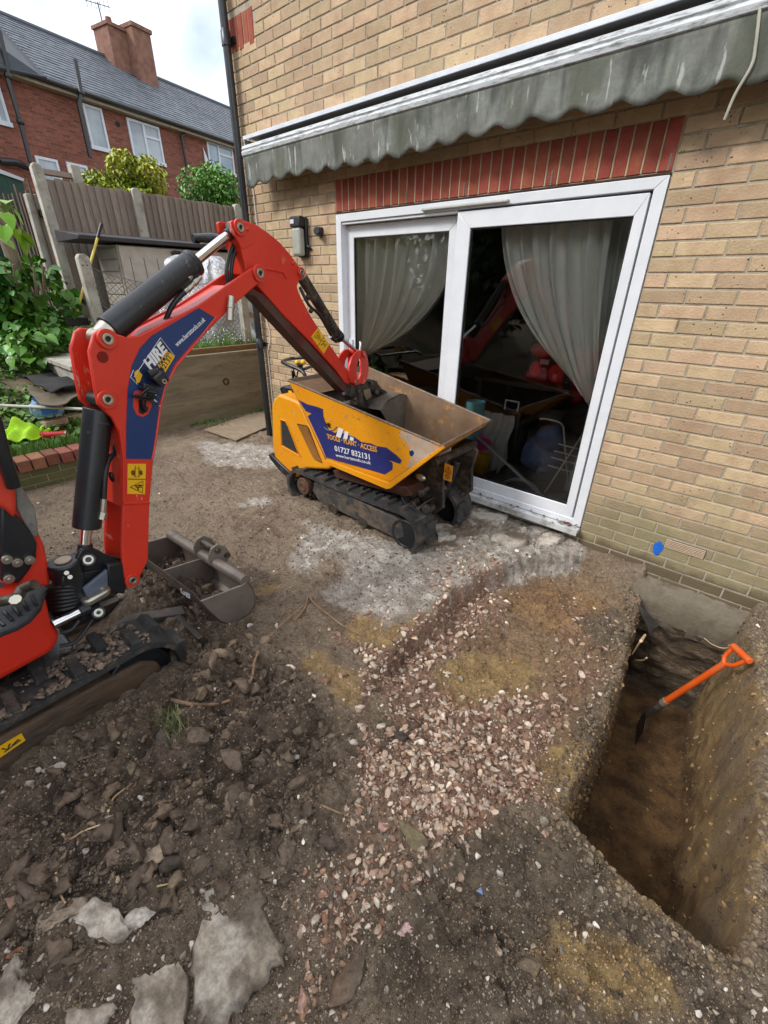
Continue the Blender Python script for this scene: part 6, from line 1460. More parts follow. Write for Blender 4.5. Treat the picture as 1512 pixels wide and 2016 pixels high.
MB().prism([W(SA, ZG, -.25)+A(0, 0, -.05), W(SA, ZG+rz, RB), W(SA, ZG, RB*2+.2), W(SA, ZG, 3)], tT*(SBb-SA)).build('roof', SLB, th_, smooth=0)
# slate courses
sv = []; sf = []; ncs = 20; sl_len = math.hypot(RB+.28, rz+.12); ud = norm(tB*(RB+.25)+A(0, 0, rz+.05)); e0 = W(0, ZG, -.30)+A(0, 0, -.055); nr = norm(np.cross(tT, ud)); nr = nr if nr[2] > 0 else -nr
ms_ = MB()
for r_i in range(ncs):
    f0 = sl_len*r_i/ncs; hh = sl_len/ncs; s = SA-(.15 if r_i % 2 else 0)
    while s < 14:
        a0 = e0+tT*(s+.004)+ud*f0+nr*(.042+R.uniform(-.002, .003)); a1 = a0+tT*.292; b0_ = a0+ud*(hh+.02)-nr*.02; b1_ = a1+ud*(hh+.02)-nr*.02
        ms_.add([a0, a1, b1_, b0_, a0-nr*.014, a1-nr*.014], [(0, 1, 2, 3), (4, 5, 1, 0)]); s += .30
tag(ms_.build('slates', SLT, th_, smooth=0), kind='stuff')
MB().tube([e0+tT*SA+ud*sl_len+nr*.03, e0+tT*14+ud*sl_len+nr*.03], .09, 8).build('ridge', M('ridge_tile', '4a4e55', rough=.7), th_)
# hipped roof of the nearer wing
hp = MB(); q0 = TP((-60, 118), -.4); 
hp.prism([TP((-90, 30), -.3), TP((0, 56), 1.2), TP((92, 156), -.45), TP((-90, 118), -.45)], nr*.05); hp.build('hip_roof', M('slate_dark', '2b3036', '3a4048', rough=.6, ns=4, stretch=(1, 1, 9)), th_, smooth=0)
# gutter, downpipes
MB().tube([W(SA, ZG-.07, -.36), W(14, ZG-.07, -.36)], .07, 8).build('gutter', M('gutter_black', '16171a', rough=.4), th_)
MB().prism([W(SA, ZG-.20, -.28), W(14, ZG-.20, -.28), W(14, ZG-.06, -.28), W(SA, ZG-.06, -.28)], tB*.27).build('soffit', M('soffit_cream', '8d8574', '9c9482', rough=.7), th_, smooth=0)
gp_ = M('gutter_black', '')
def tp_pipe(px, r=.06, o=-.12): MB().tube([TP(p, o) for p in px], r, 8).build('downpipe', gp_, th_)
tp_pipe([(148, 118), (160, 185), (155, 205), (178, 310)], .065, -.42)
tp_pipe([(-2, 60), (14, 130), (16, 160), (40, 240), (60, 320)], .06, -.42)
tp_pipe([(372, 258), (357, 268), (368, 330)], .05, -.14)
tp_pipe([(0, 318), (30, 320), (62, 332)], .09, -.2)
for px in ((160, 183), (16, 150), (40, 240)): MB().sph(TP(px, -.42), .10, 8, 6).build('pipe_joint', gp_, th_)
WF = M('window_white', 'b7bec6', 'c2c8cf', rough=.4)
WG = M('window_pane', '566a7e', '7f93a6', rough=.08, ns=.8, bump=0, spec=.8); WGN = M('net_curtain', '8b949c', 'a5adb3', rough=.3, ns=1.5, bump=0)
def twin(px, mull=None, pane=WGN, trans=False):
    """px: 4 corners of a window"""
    s0, z1 = TS(px[0]); s1, _z = TS(px[1]); s2, z0 = TS(px[2]); z1 = (z1+_z)/2
    fr_ = MB(); t_ = .07
    def bar(a, b, c, d, dep=-.05): fr_.prism([W(a, c, dep), W(b, c, dep), W(b, d, dep), W(a, d, dep)], tB*.06)
    bar(s0, s1, z1-t_, z1); bar(s0-.03, s1+.03, z0-.04, z0+t_, -.08); bar(s0, s0+t_, z0+t_, z1-t_); bar(s1-t_, s1, z0+t_, z1-t_)
    if mull is not None:
        sm = s0+(s1-s0)*mull; bar(sm-.04, sm+.04, z0+t_, z1-t_, -.055)
        if trans: zt = z0+(z1-z0)*.66; bar(sm+.04, s1-t_, zt-.035, zt+.035, -.052)
    f = fr_.build('window', WF, th_, smooth=0)
    MB().prism([W(s0+t_, z0+t_, -.02), W(s1-t_, z0+t_, -.02), W(s1-t_, z1-t_, -.02), W(s0+t_, z1-t_, -.02)], tB*.015).build('pane', pane, f, smooth=0)
twin([(160, 204), (198, 213), (218, 300)]); twin([(247, 232), (311, 250), (325, 327)], .48, WGN, True); twin([(405, 277), (456, 292), (474, 350)], .42, WG, True)
twin([(66, 303), (112, 318), (131, 372)]); twin([(128, 317), (170, 328), (185, 375)]); twin([(-30, 150), (-2, 170), (20, 248)])
MB().prism([TP(p, -.06) for p in [(400, 290), (412, 320), (404, 318)]], tB*.03).build('open_casement', WF, th_, smooth=0)
# chimney: two stacks
ch = []
q = U((250, 160), (W(0, 0, RB), tB)); sc_ = np.dot(q-T0, tT)
s_l, zt_l = [(lambda v: (np.dot(v-T0, tT), v[2]))(U(p, (W(0, 0, RB-.5), tB))) for p in [(210, 72)]][0]
s_r = np.dot(U((282, 62), (W(0, 0, RB-.5), tB))-T0, tT); zt = U((250, 52), (W(0, 0, RB-.5), tB))[2]
CHM = M('chimney_brick', '6e4c40', '84604f', rough=.9, ns=5, dirt='5a4238', damt=.4, ds=3, bump=.5, bs=20)
chp = MB().prism([W(s_l+.05, ZG+rz-1.0, RB-.6), W((s_l+s_r)/2-.06, ZG+rz-1.0, RB-.6), W((s_l+s_r)/2-.06, zt-.25, RB-.6), W(s_l+.05, zt-.25, RB-.6)], tB*.9).prism([W((s_l+s_r)/2-.055, ZG+rz-1.6, RB-1.0), W(s_r-.1, ZG+rz-1.6, RB-1.0), W(s_r-.1, zt-.12, RB-1.0), W((s_l+s_r)/2-.055, zt-.12, RB-1.0)], tB*1.3).build('chimney', CHM, th_, smooth=0)
MB().prism([W(s_l, zt-.249, RB-.66), W((s_l+s_r)/2-.09, zt-.249, RB-.66), W((s_l+s_r)/2-.09, zt-.15, RB-.66), W(s_l, zt-.15, RB-.66)], tB*1.0).prism([W((s_l+s_r)/2-.088, zt-.119, RB-1.06), W(s_r-.04, zt-.119, RB-1.06), W(s_r-.04, zt-.0, RB-1.06), W((s_l+s_r)/2-.088, zt-.0, RB-1.06)], tB*1.42).build('chimney_cap', CHM, chp, smooth=0)
MB().cyl(W(s_l+.35, zt-.149, RB-.3), W(s_l+.35, zt+.08, RB-.3), .12, .10, 12).cyl(W(s_r-.5, zt, RB-.5), W(s_r-.5, zt+.05, RB-.5), .13, .11, 12).build('chimney_pot', CHM, chp)
MB().prism([W(s_r-.5, ZG+rz-1.55, RB-1.15), W(s_r+.0, ZG+rz-1.55, RB-1.15), W(s_r+.0, ZG+rz-1.25, RB-1.05), W(s_r-.5, ZG+rz-1.25, RB-1.05)], tB*.05).build('flashing', M('lead', '7d8588', rough=.6), chp, smooth=0)
an = MB().tube([U((213, 92), (W(0, 0, RB), tB)), U((192, 4), (W(0, 0, RB), tB))], .025, 6)
a0 = U((194, 10), (W(0, 0, RB), tB))
an.tube([a0+tT*-.5+A(0, 0, -.05), a0+tT*.45+A(0, 0, .1)], .014, 5)
for k in range(6): c = a0+tT*(-.45+.17*k)+A(0, 0, -.05+.03*k); an.tube([c-A(0, 0, .16), c+A(0, 0, .16)], .010, 4)
an.build('aerial', M('aerial', '55585c', rough=.5, metal=.5), th_)
tag(MB().cyl(TP((232, 244), -.02), TP((232, 244), -.06), .07, seg=10).build('vent_pipe', INK, th_))

# ---------------------------------------------------------------- garden behind the camera (seen in the door glass)
def tree(x, y, h_, r, mat, label, seed, size=.30, n=8000):
    t_ = thing('garden_tree', (x, y, -.1), label, 'tree', 'garden trees behind the camera'); g = random.Random(seed)
    MB().tube([(x, y, -.2), (x+.1, y, h_*.3), (x+.05, y+.1, h_*.6), (x, y, h_*.85)], [.16, .12, .08, .03], 10).build('trunk', M('bark', ''), t_)
    pts = blob_pts((x, y, h_*.58), (r*1.15, r*.9, h_*.52), n, 14, .2, seed)
    tag(foliage('crown', pts, rng.uniform(size*.6, size*1.3, len(pts)), mat, t_, .9, SM_V, SM_F), kind='stuff')
DKG = M('dark_leaf', '20381a', '35522a', rough=.5, ns=2, rand=.3, bump=0)
tree(-9.6, -6.6, 3.4, 1.5, YG, 'yellow-green garden tree behind the camera, reflected in the left pane', 61, .16)
tree(-6.9, -8.2, 5.4, 2.0, DKG, 'dark garden tree behind the camera left of the tallest one', 62)
tree(-4.0, -8.6, 6.0, 2.2, DKG, 'tallest dark garden tree behind the camera', 63)
tree(-1.2, -8.2, 5.2, 2.0, DKG, 'dark garden tree behind the camera right of the tallest one', 64)
tree(1.8, -8.0, 5.0, 1.9, DKG, 'dark garden tree behind the camera at the far right', 65)

# ---------------------------------------------------------------- loose stones, rubble, roots
def ico(sub):
    bm = bmesh.new(); bmesh.ops.create_icosphere(bm, subdivisions=sub, radius=1); V = np.array([v.co[:] for v in bm.verts]); F = np.array([[v.index for v in f.verts] for f in bm.faces]); bm.free(); return V, F
I0 = ico(1); I1 = ico(2); I3 = ico(4)
def rockvar(base, n, ang=.35, flat=.6, seed=1):
    g = np.random.default_rng(seed); out = []
    V, F = base
    for _ in range(n):
        P = V.copy()
        for _k in range(6):      # cut flat facets
            d = g.normal(size=3); d /= np.linalg.norm(d); h_ = g.uniform(.25, .75); s = P @ d; P = P-np.outer(np.clip(s-h_, 0, None), d)
        P += g.normal(size=P.shape)*ang*.12; P *= np.array([g.uniform(.8, 1.3), g.uniform(.65, 1.0), g.uniform(flat*.7, flat*1.2)])
        out.append(P)
    return out, F
def rocks(name, pts, sizes, colors, base, var, mat, label, sink=.25, smooth=False, cat=None, flat=.6, seed=1, ang=.35):
    vs, F = rockvar(base, var, ang, flat, seed); n = len(pts); g = np.random.default_rng(seed+9); k = len(vs[0])
    out = np.empty((n, k, 3), np.float32)
    a = g.uniform(0, 6.283, n); tx = g.normal(0, .35, n); ty_ = g.normal(0, .35, n)
    ca, sa = np.cos(a), np.sin(a)
    vi = g.integers(0, var, n); VV = np.array(vs)[vi]*sizes[:, None, None]
    x = VV[..., 0]*ca[:, None]-VV[..., 1]*sa[:, None]; y = VV[..., 0]*sa[:, None]+VV[..., 1]*ca[:, None]; z = VV[..., 2]
    z2 = z+x*tx[:, None]*.6+y*ty_[:, None]*.6
    out[..., 0] = x+pts[:, 0, None]; out[..., 1] = y+pts[:, 1, None]; out[..., 2] = z2+pts[:, 2, None]+(sizes*(flat*(1-sink*2)*.5))[:, None]
    FF = (F[None]+(np.arange(n)*k)[:, None, None]).reshape(-1, 3)
    cc = np.repeat(colors, k, 0)
    return tag(npmesh(name, out.reshape(-1, 3), FF, mat, None, smooth, cc, 'tint'), label, cat, kind='stuff')
def pal(hexes, n, g, var=.12):
    P = np.array([lin(h_)[:3] for h_ in hexes]); c = P[g.integers(0, len(P), n)]; return c*g.uniform(1-var*2.2, 1+var*2.2, (n, 1))
def stone_mat(name, rough=.9, bs=140):
    m = M(name, 'ffffff', 'ffffff', rough=rough, bump=.5, bs=bs, bd=.006, attr='tint')
    t = m.node_tree; N = t.nodes; L = t.links; b = N['Principled BSDF']; cur = b.inputs['Base Color'].links[0].from_socket
    g = N.new('ShaderNodeNewGeometry'); n_ = N.new('ShaderNodeTexNoise'); n_.inputs['Scale'].default_value = 55; n_.inputs['Detail'].default_value = 8; n_.inputs['Roughness'].default_value = .75; L.new(g.outputs['Position'], n_.inputs['Vector'])
    r_ = N.new('ShaderNodeMapRange'); r_.inputs[1].default_value = .35; r_.inputs[2].default_value = .7; r_.inputs[3].default_value = .6; r_.inputs[4].default_value = 1.45; L.new(n_.outputs['Fac'], r_.inputs[0])
    x_ = N.new('ShaderNodeMixRGB'); x_.blend_type = 'MULTIPLY'; x_.inputs[0].default_value = 1; L.new(cur, x_.inputs[1]); L.new(r_.outputs[0], x_.inputs[2]); L.new(x_.outputs[0], b.inputs['Base Color']); return m
STM = stone_mat('stone_surface')
def cand(n, seed, x=(-2.6, .95), y=(-3.75, -.05)):
    g = np.random.default_rng(seed)
    # denser near the camera so that the picture is evenly covered
    px_ = g.uniform(-20, 1532, n); py_ = g.uniform(900, 2060, n)
    r = (RM @ np.stack([px_-W0/2, py_-H0/2, np.full(n, F0)])).T; t = (-.16-CAM[2])/r[:, 2]; P = CAM+r*t[:, None]
    ok = (r[:, 2] < 0) & (P[:, 0] > -4.6) & (P[:, 1] < -.03) & (P[:, 0] < 1.6)
    return P[ok], g
def zone_at(Z, P, amp=.08): return Zs(Z, P[:, 0], P[:, 1], amp)
def nofoot(P):   # keep the tracks' and trench's footprints free
    x, y = P[:, 0], P[:, 1]
    bad = ((x > -2.95) & (x < -1.40) & (y > -1.0) & (y < -.25)) | ((x < -1.70) & (y < -2.50) & (x > -2.75)) | (samp(Z_trm, x, y) > .18)
    return ~bad
def setz(P): P = P.copy(); P[:, 2] = H(P[:, 0], P[:, 1]); return P
# brown clods
P, g = cand(30000, 101)
pkz = zone_at(Z_pink, P); plz = zone_at(Z_pale, P); hz = samp(Z_heap, P[:, 0], P[:, 1]); lz = zone_at(Z_low, P); yz = zone_at(Z_yel, P)
cl_ = fbm(P[:, 0], P[:, 1], 5, 3, 19)
pr = (.24+.76*hz+.35*zone_at(Z_dark, P))*(1-pkz*.8)*(1-plz*.8)*(1-yz*.8)*(1+cl_*1.4)*np.where(P[:, 0] < -2.6, .25, 1)
P = P[(g.uniform(0, 1, len(P)) < pr) & nofoot(P)]; P = setz(P)
hz = samp(Z_heap, P[:, 0], P[:, 1]); sz = (.0035+.016*g.random(len(P))**3.2)*(.65+.35*hz)*np.clip(np.linalg.norm(P-CAM, axis=1)/2.2, .7, 1.1); big = (g.random(len(P)) < .045) & (hz > .3); sz = np.where(big, g.uniform(.018, .045, len(P)), sz)
rocks('soil_clods', P, sz, pal(['5a4c3f', '665747', '715f4f', '50443a', '7a6955', '605144'], len(P), g, .07), I1, 14, STM, 'brown clods of earth strewn over the heap and the yard', .42, False, 'soil', .85, 2, 1.0)
# pink crushed rubble
P, g = cand(60000, 102)
pkz = zone_at(Z_pink, P); pk2 = zone_at(Z_pink2, P, .1); yz = zone_at(Z_yel, P)
pr = np.clip(pkz*.8+pk2*.22, 0, 1)*(1-yz*.9)*(1+fbm(P[:, 0], P[:, 1], 9, 3, 88)*1.5)
P = P[(g.uniform(0, 1, len(P)) < pr*1.2) & nofoot(P)]; P = setz(P)
sz = (.0045+.018*g.random(len(P))**2.8)*np.clip(np.linalg.norm(P-CAM, axis=1)/2.2, .65, 1.1)
rocks('pink_rubble', P, sz, pal(['a58a76', 'bba08a', '94765f', 'cab29c', '836553', 'b8a692', 'a98f7c', 'd2c3b0', '8f6a54'], len(P), g), I1, 12, STM, 'crushed pink brick and stone rubble in the dug-out patch', .3, False, 'rubble', .8, 3)
# pale grit everywhere
P, g = cand(24000, 103)
plz = zone_at(Z_pale, P); dkz = zone_at(Z_dark, P)
pr = (.13+.6*plz)*(1-.6*samp(Z_heap, P[:, 0], P[:, 1]))*(1-.5*dkz)*(1+fbm(P[:, 0], P[:, 1], 3, 3, 5))
P = P[(g.uniform(0, 1, len(P)) < pr) & nofoot(P)]; P = setz(P)
sz = (.002+.014*g.random(len(P))**5)*np.clip(np.linalg.norm(P-CAM, axis=1)/2.2, .6, 1.1)
rocks('pale_grit', P, sz, pal(['b8ac9d', 'c9beb1', 'a3978a', 'a8947f', '8d8173', 'd6cec2'], len(P), g), I1, 8, STM, 'small pale stones scattered over the whole yard', .3, False, 'gravel', .7, 4)
# crumbs along trench bottom and footing
P = np.stack([rng.uniform(-.05, .5, 500), rng.uniform(-1.5, -.2, 500), np.zeros(500)], -1); P = P[samp(Z_tr, P[:, 0], P[:, 1]) > .97]; P = setz(P)
rocks('trench_crumbs', P, .003+.012*rng.random(len(P))**3, pal(['6b5335', '8a6c44', '5a4630'], len(P), rng), I1, 6, STM, 'crumbs of clay on the floor of the trench', .3, False, 'soil', .7, 5)
g = np.random.default_rng(44); Q = np.stack([g.uniform(-.35, .62, 60000), g.uniform(-2.1, -.1, 60000), np.zeros(60000)], -1)
tX, tY = warp(Q[:, 0], Q[:, 1], .014); tv = samp(Z_tr, tX, tY); wl_ = Q[(tv > .04) & (tv < .96)]; wl_ = wl_[(wl_[:, 0] < .15) | (g.random(len(wl_)) < .22)][:2600]; wl_ = setz(wl_)
rocks('wall_crumbs', wl_, .003+.013*g.random(len(wl_))**3, pal(['6d563c', '8a7050', '5a4836', '9c8058', '4d4034'], len(wl_), g), I1, 10, STM, 'crumbs and lumps of clay sticking out of the trench sides', .5, False, 'soil', .9, 7)
m_r = samp(Z_trm, Q[:, 0], Q[:, 1]); lp_ = Q[(tv < .02) & (m_r > .03)][:2600]; lp_ = setz(lp_)
rocks('lip_spoil', lp_, .003+.012*g.random(len(lp_))**2.6, pal(['6b5c4a', '7b6a54', '5c4f40', '857560', '70624f'], len(lp_), g), I1, 10, STM, 'loose spoil along the lip of the trench', .35, False, 'soil', .8, 8)
# fine crumbs all over
P, g = cand(52000, 109); pkz = zone_at(Z_pink, P); P = P[(g.random(len(P)) < .95) & nofoot(P)]; P = setz(P)
cc_ = pal(['6b5b4b', '7d6c5a', '5c4e41', '8d7c69', '50443a', '76664f', 'a39380'], len(P), g, .1); pkz = zone_at(Z_pink, P)[:, None]; yz_ = zone_at(Z_yel, P)[:, None]; cc_ = cc_*(1-yz_*.85)+pal(['a98a5c', 'bc9d6c', '8f744e'], len(P), g)*yz_*.85; cc_ = cc_*(1-pkz*.6)+pal(['8b6d60', 'a08474', '6f5448'], len(P), g)*pkz*.6
eg = zone_at(Z_low, P, .05); E_ = P[(eg > .04) & (eg < .96)]; E_ = E_[:2600]
rocks('ledge_rubble', E_, .004+.016*g.random(len(E_))**2.2, pal(['9a7a6a', 'b0907e', '7a6050', '6b5848', 'bda89a'], len(E_), g), I1, 12, STM, 'lumps breaking off the ragged edge of the dug-out patch', .35, False, 'rubble', .8, 19)
rocks('earth_crumbs', P, (.002+.005*g.random(len(P))**2)*np.clip(np.linalg.norm(P-CAM, axis=1)/2, .7, 1.5), cc_, I0, 12, STM, 'fine crumbs of earth over the whole dug surface', .3, False, 'soil', .8, 9, .9)
# mud caked on the near excavator track
P = np.stack([rng.uniform(XI+.01, XO-.01, 1400), rng.uniform(-3.7, -2.62, 1400), np.full(1400, .122)], -1); P = P[fbm(P[:, 0], P[:, 1], 16, 3, 12) > -.02]
o_ = rocks('caked_mud', P, .006+.014*rng.random(len(P))**2, pal(['5a4d42', '6d5f52', '7a6a5b'], len(P), rng), I1, 8, STM, None, .3, False, None, .6, 6); o_.parent = ex; o_.matrix_parent_inverse = Matrix.Translation(-ex.location)
# big chunks that can be told apart
vsB, FB = rockvar(I3, 12, .12, .62, 77)
def chunk(px, size, hx, label, name='stone', cat='stone', var=0, rot=0, stretch=(1, 1, 1), sink=.36, group=None, dirt=None):
    p = G(px); V = vsB[var % 12]*np.array(stretch)*size
    V = V+.16*size*np.stack([fbm(V[:, 0]/size+var+V[:, 2]/size, V[:, 1]/size+k*3, 2.5, 5, 5+k, .62) for k in range(3)], -1)
    c, s = math.cos(rot), math.sin(rot); V = np.stack([V[:, 0]*c-V[:, 1]*s, V[:, 0]*s+V[:, 1]*c, V[:, 2]], -1)
    V = V+A(p[0], p[1], p[2]+size*.5*stretch[2]*(1-2*sink)); col = np.tile(np.array(lin(hx)[:3]), (len(V), 1))
    up = np.clip(fbm(V[:, 0], V[:, 1]+V[:, 2], 16, 4, 5)*2.4+.35, 0, 1)[:, None]; d = np.array(lin(dirt or '65584b')[:3]); col = col*(1-up*.85)+d*up*.85
    return tag(npmesh(name, V, FB, STM, None, False, col, 'tint'), label, cat, group)
CH = [
 ((105, 1512), .045, 'b9b0a4', 'elongated whitish flint by the yellow label of the excavator track', 1, .9, (1.5, .6, .6)),
 ((60, 1547), .040, 'aca398', 'whitish stone left of the elongated flint at the left edge', 2, .2, (1.2, .7, .5)),
 ((305, 1672), .055, 'a08c76', 'angular tan stone standing out in the middle of the soil heap', 3, .3, (1.1, 1, .8)),
 ((100, 1815), .075, '8f806e', 'grey-brown slanting stone at the left below the heap', 4, 1.3, (1.5, .7, .5)),
 ((195, 1818), .10, 'b4aa9c', 'whitish concrete piece left of the split piece near the bottom left', 5, .5, (1.5, .8, .4)),
 ((275, 1810), .06, 'c0b8ac', 'pale split concrete piece beside the whitish concrete piece', 6, .9, (1.2, .8, .4)),
 ((25, 1965), .12, 'b0a597', 'large pale concrete lump in the bottom left corner', 7, .1, (1.3, .9, .5)),
 ((180, 2000), .085, 'a89c8e', 'rounded pale concrete lump at the bottom edge right of the corner lump', 8, .7, (1.1, .9, .5)),
 ((160, 1940), .045, '6f6152', 'dark oval stone above the rounded lump at the bottom edge', 9, 2.0, (1.4, .7, .6)),
 ((36, 1775), .035, 'b08672', 'orange-pink brick fragment at the left edge below the track', 10, .7, (1.5, .7, .6)),
 ((35, 1872), .026, 'a86a4c', 'small orange brick fragment near the left edge', 11, 1.2, (1.4, .8, .6)),
 ((375, 1757), .022, 'b39a86', 'pinkish pebble just left of the large concrete slab', 0, 0, (1, .9, .7)),
 ((373, 1678), .018, '7f8080', 'smooth blue-grey pebble right of the angular tan stone', 2, 0, (1, .8, .7)),
 ((578, 1489), .020, 'cfc8bc', 'white angular chip on the dark soil left of the pink rubble', 3, .5, (1.4, .8, .6)),
 ((402, 1553), .035, 'b0a698', 'ragged white fragment under the big clod', 4, .2, (1.7, .5, .4)),
 ((455, 1500), .085, '67574a', 'big brown clod left of the white angular chip', 5, .2, (1.0, .8, .8)),
 ((390, 1455), .065, '62533f', 'round brown clod above the big clod', 6, .2, (1, .9, .8)),
 ((585, 1612), .025, '7d766c', 'grey angular pebble at the edge of the pink rubble', 7, .2, (1, .9, .8)),
 ((755, 1628), .032, 'b89080', 'pink angular stone left of the mossy lump', 8, .2, (1, .8, .8)),
 ((812, 1648), .060, '75694e', 'mossy brown lump of mortar at the lower edge of the pink rubble', 9, .0, (1.5, .8, .7)),
 ((845, 1650), .030, 'a9806c', 'reddish stone touching the right end of the mossy lump', 10, .2, (1, .8, .8)),
 ((915, 1660), .024, 'baa598', 'pale pink stone right of the mossy lump', 11, .2, (1, .8, .8)),
 ((864, 1680), .023, 'c1a595', 'rounded pale pink stone below the mossy lump', 1, 1.2, (1.4, .8, .8)),
 ((888, 1688), .018, 'bd9c8b', 'small pink stone beside the rounded pale pink stone', 1, 1.2, (1, .8, .8)),
 ((806, 1825), .045, 'bf9d98', 'long pointed pale pink flint lying alone on the dark soil', 2, 1.25, (1.7, .55, .5)),
 ((716, 1723), .022, 'c2ab99', 'pale pink stone left of the dark soil', 3, .3, (1, .8, .8)),
 ((720, 1685), .022, 'c4b19f', 'cream stone above the pale pink stone', 4, .8, (1.2, .8, .8)),
 ((776, 1783), .020, 'c0a894', 'cream pebble above the long pointed flint', 5, 1.2, (1.3, .7, .8)),
 ((690, 1930), .068, '6a5545', 'long brown clod standing near the bottom beside the concrete slab', 6, 1.5, (1.7, .7, .6)),
 ((600, 1975), .042, 'b58f7e', 'rounded pink stone near the bottom right of the concrete slab', 7, .0, (1.2, .9, .8)),
 ((790, 1450), .050, '453a33', 'dark clod at the upper left of the pink rubble', 8, .3, (1, .9, .8)),
 ((762, 1467), .038, '40362f', 'smaller dark clod touching the dark clod in the rubble', 9, .8, (1.4, .7, .8)),
 ((900, 1485), .018, 'c9a98a', 'cream oval stone in the middle of the pink rubble', 10, .9, (1.4, .8, .8)),
 ((868, 1478), .018, 'cdc9c4', 'white pointed chip in the pink rubble', 11, 1.2, (1.4, .6, .6)),
 ((1020, 1153), .040, 'a5a09a', 'flat grey stone lying at the top of the dug-out patch', 1, 2.7, (1.7, .7, .5)),
 ((1072, 1620), .035, 'a09686', 'grey stone at the near left corner of the trench', 2, .3, (1, 1, .8)),
 ((1080, 1640), .030, 'b08f7a', 'pinkish stone just below the grey stone at the trench corner', 3, 1.1, (1.5, .7, .6)),
 ((1104, 1674), .020, 'c3a096', 'pale pink pebble near the trench corner', 4, 1.1, (1.4, .8, .6)),
 ((930, 1585), .035, '5f564c', 'dark grey lump at the lower right of the pink rubble', 5, .3, (1.2, .9, .7)),
 ((1020, 1760), .022, '7e7668', 'grey-green pebble on the dark wet soil', 6, .3, (1, .9, .7)),
 ((1040, 1895), .045, '8a7450', 'yellowish clay lump near the bottom on the dark soil', 7, 1.3, (1.2, .9, .6)),
 ((1108, 1873), .016, '8f8d88', 'smooth grey pebble right of the yellowish clay lump', 8, .3, (1, .9, .8)),
 ((1045, 1960), .018, 'c2b8a4', 'cream stone near the bottom edge', 9, .3, (1, .9, .8)),
 ((492, 1232), .022, 'c9c4bb', 'white round stone in front of the grading bucket', 10, .3, (1, .9, .8)),
 ((283, 1180), .040, 'a59886', 'pale upright stone fragment beside the boom foot', 11, 1.3, (.5, 1.5, .8)),
 ((243, 1172), .050, 'b0a797', 'pale concrete fragment just under the boom foot pin', 1, .3, (1, .9, .8)),
 ((985, 1975), .022, '7b7468', 'dull stone below the yellowish clay lump', 0, .3, (1, .9, .7)),
]
for px, s, hx, lab, var, rot, stc in CH:
    nm = 'clod' if 'clod' in lab else 'stone'
    chunk(px, s*.78, hx, lab, nm, 'clod of earth' if nm == 'clod' else 'stone', var, rot, stc, group='loose clods on the soil' if nm == 'clod' else 'loose stones lying on the dug ground')
# broken concrete slabs: low, wide, with a worn top
def slab(px, label, z=.02, thick=.06, col='8f8474', seed=1, tilt=0):
    Q = [G(p) for p in px]; zz = np.mean([q[2] for q in Q])+z; Q = [A(q[0], q[1], zz) for q in Q]; n = 26; c = sum(Q)/len(Q); m = len(Q)*6; P = []
    ring = []
    for i in range(len(Q)):
        a, b = Q[i], Q[(i+1) % len(Q)]
        for k in range(6): f = k/6; ring.append(a*(1-f)+b*f)
    V = []; jit = rng.normal(0, .007, (m, 3)); jit[:, 2] = 0
    sm = np.array(ring); 
    for _ in range(3): sm = (np.roll(sm, 1, 0)+sm*2+np.roll(sm, -1, 0))/4
    for k in range(n+1):
        f = k/n; p = c+(np.array(ring)*f+sm*(1-f)-c)*f+jit*f**6; h_ = .014*fbm(p[:, 0], p[:, 1], 7, 4, seed)+.005*fbm(p[:, 0], p[:, 1], 40, 3, seed)
        p[:, 2] += h_-.02*max(0, f-.93)/.07; V += list(p)
    for r_ in ring: V.append(A(r_[0], r_[1], zz-thick))
    F = []
    for k in range(n+1):
        for j in range(m): F.append((k*m+j, k*m+(j+1) % m, (k+1)*m+(j+1) % m, (k+1)*m+j))
    V = np.array(V); base = np.array(lin(col)[:3]); d = np.array(lin('665a4d')[:3]); w_ = np.clip(fbm(V[:, 0], V[:, 1], 7, 6, seed+3, .65)*3.2+.62, 0, 1)[:, None]; hi = np.array(lin('b9b0a2')[:3]); w2 = np.clip(fbm(V[:, 0], V[:, 1], 13, 4, seed+8)*2, 0, 1)[:, None]
    cc = base*(1-w_)+d*w_; cc = cc*(1-w2*.7)+hi*w2*.7
    return tag(npmesh('concrete_slab', V, np.array(F), STM, None, True, cc, 'tint'), label, 'concrete slab', 'slabs and paving set in the ground')
slab([(400, 1760), (455, 1712), (510, 1715), (522, 1790), (560, 1870), (555, 1905), (470, 1985), (420, 2040), (385, 2030), (380, 1900), (395, 1800)], 'large dusty concrete slab lying flush in the soil near the bottom left', .026, .08, '948878', 4)
slab([(262, 1930), (345, 1895), (372, 1905), (378, 2040), (255, 2060)], 'second concrete slab at the bottom edge left of the large one', .02, .08, '8f8272', 9)
# crazy paving in front of the door
PAV = [([(855, 985), (905, 975), (975, 990), (985, 1005), (930, 1012), (870, 1005)], 'pinkish stone paving pad nearest the dumper track by the door sill'),
       ([(912, 1022), (940, 1008), (990, 1010), (1000, 1022), (980, 1034), (930, 1036)], 'oval pale paving stone in front of the door between two others'),
       ([(1012, 1008), (1060, 1012), (1105, 1030), (1080, 1034), (1020, 1024)], 'long pale paving stone tight against the door sill'),
       ([(1040, 1040), (1100, 1035), (1110, 1048), (1060, 1052)], 'narrow paving stone behind the corner stone at the door'),
       ([(1060, 1060), (1100, 1048), (1112, 1064), (1090, 1076), (1060, 1074)], 'pale paving stone nearest the broken edge by the door corner'),
       ([(980, 1040), (1035, 1045), (1040, 1075), (1000, 1080), (965, 1065)], 'dusty paving stone set in mortar in the middle of the group by the door'),
       ([(850, 1040), (890, 1035), (900, 1060), (860, 1066)], 'small broken paving stone in front of the far dumper track')]
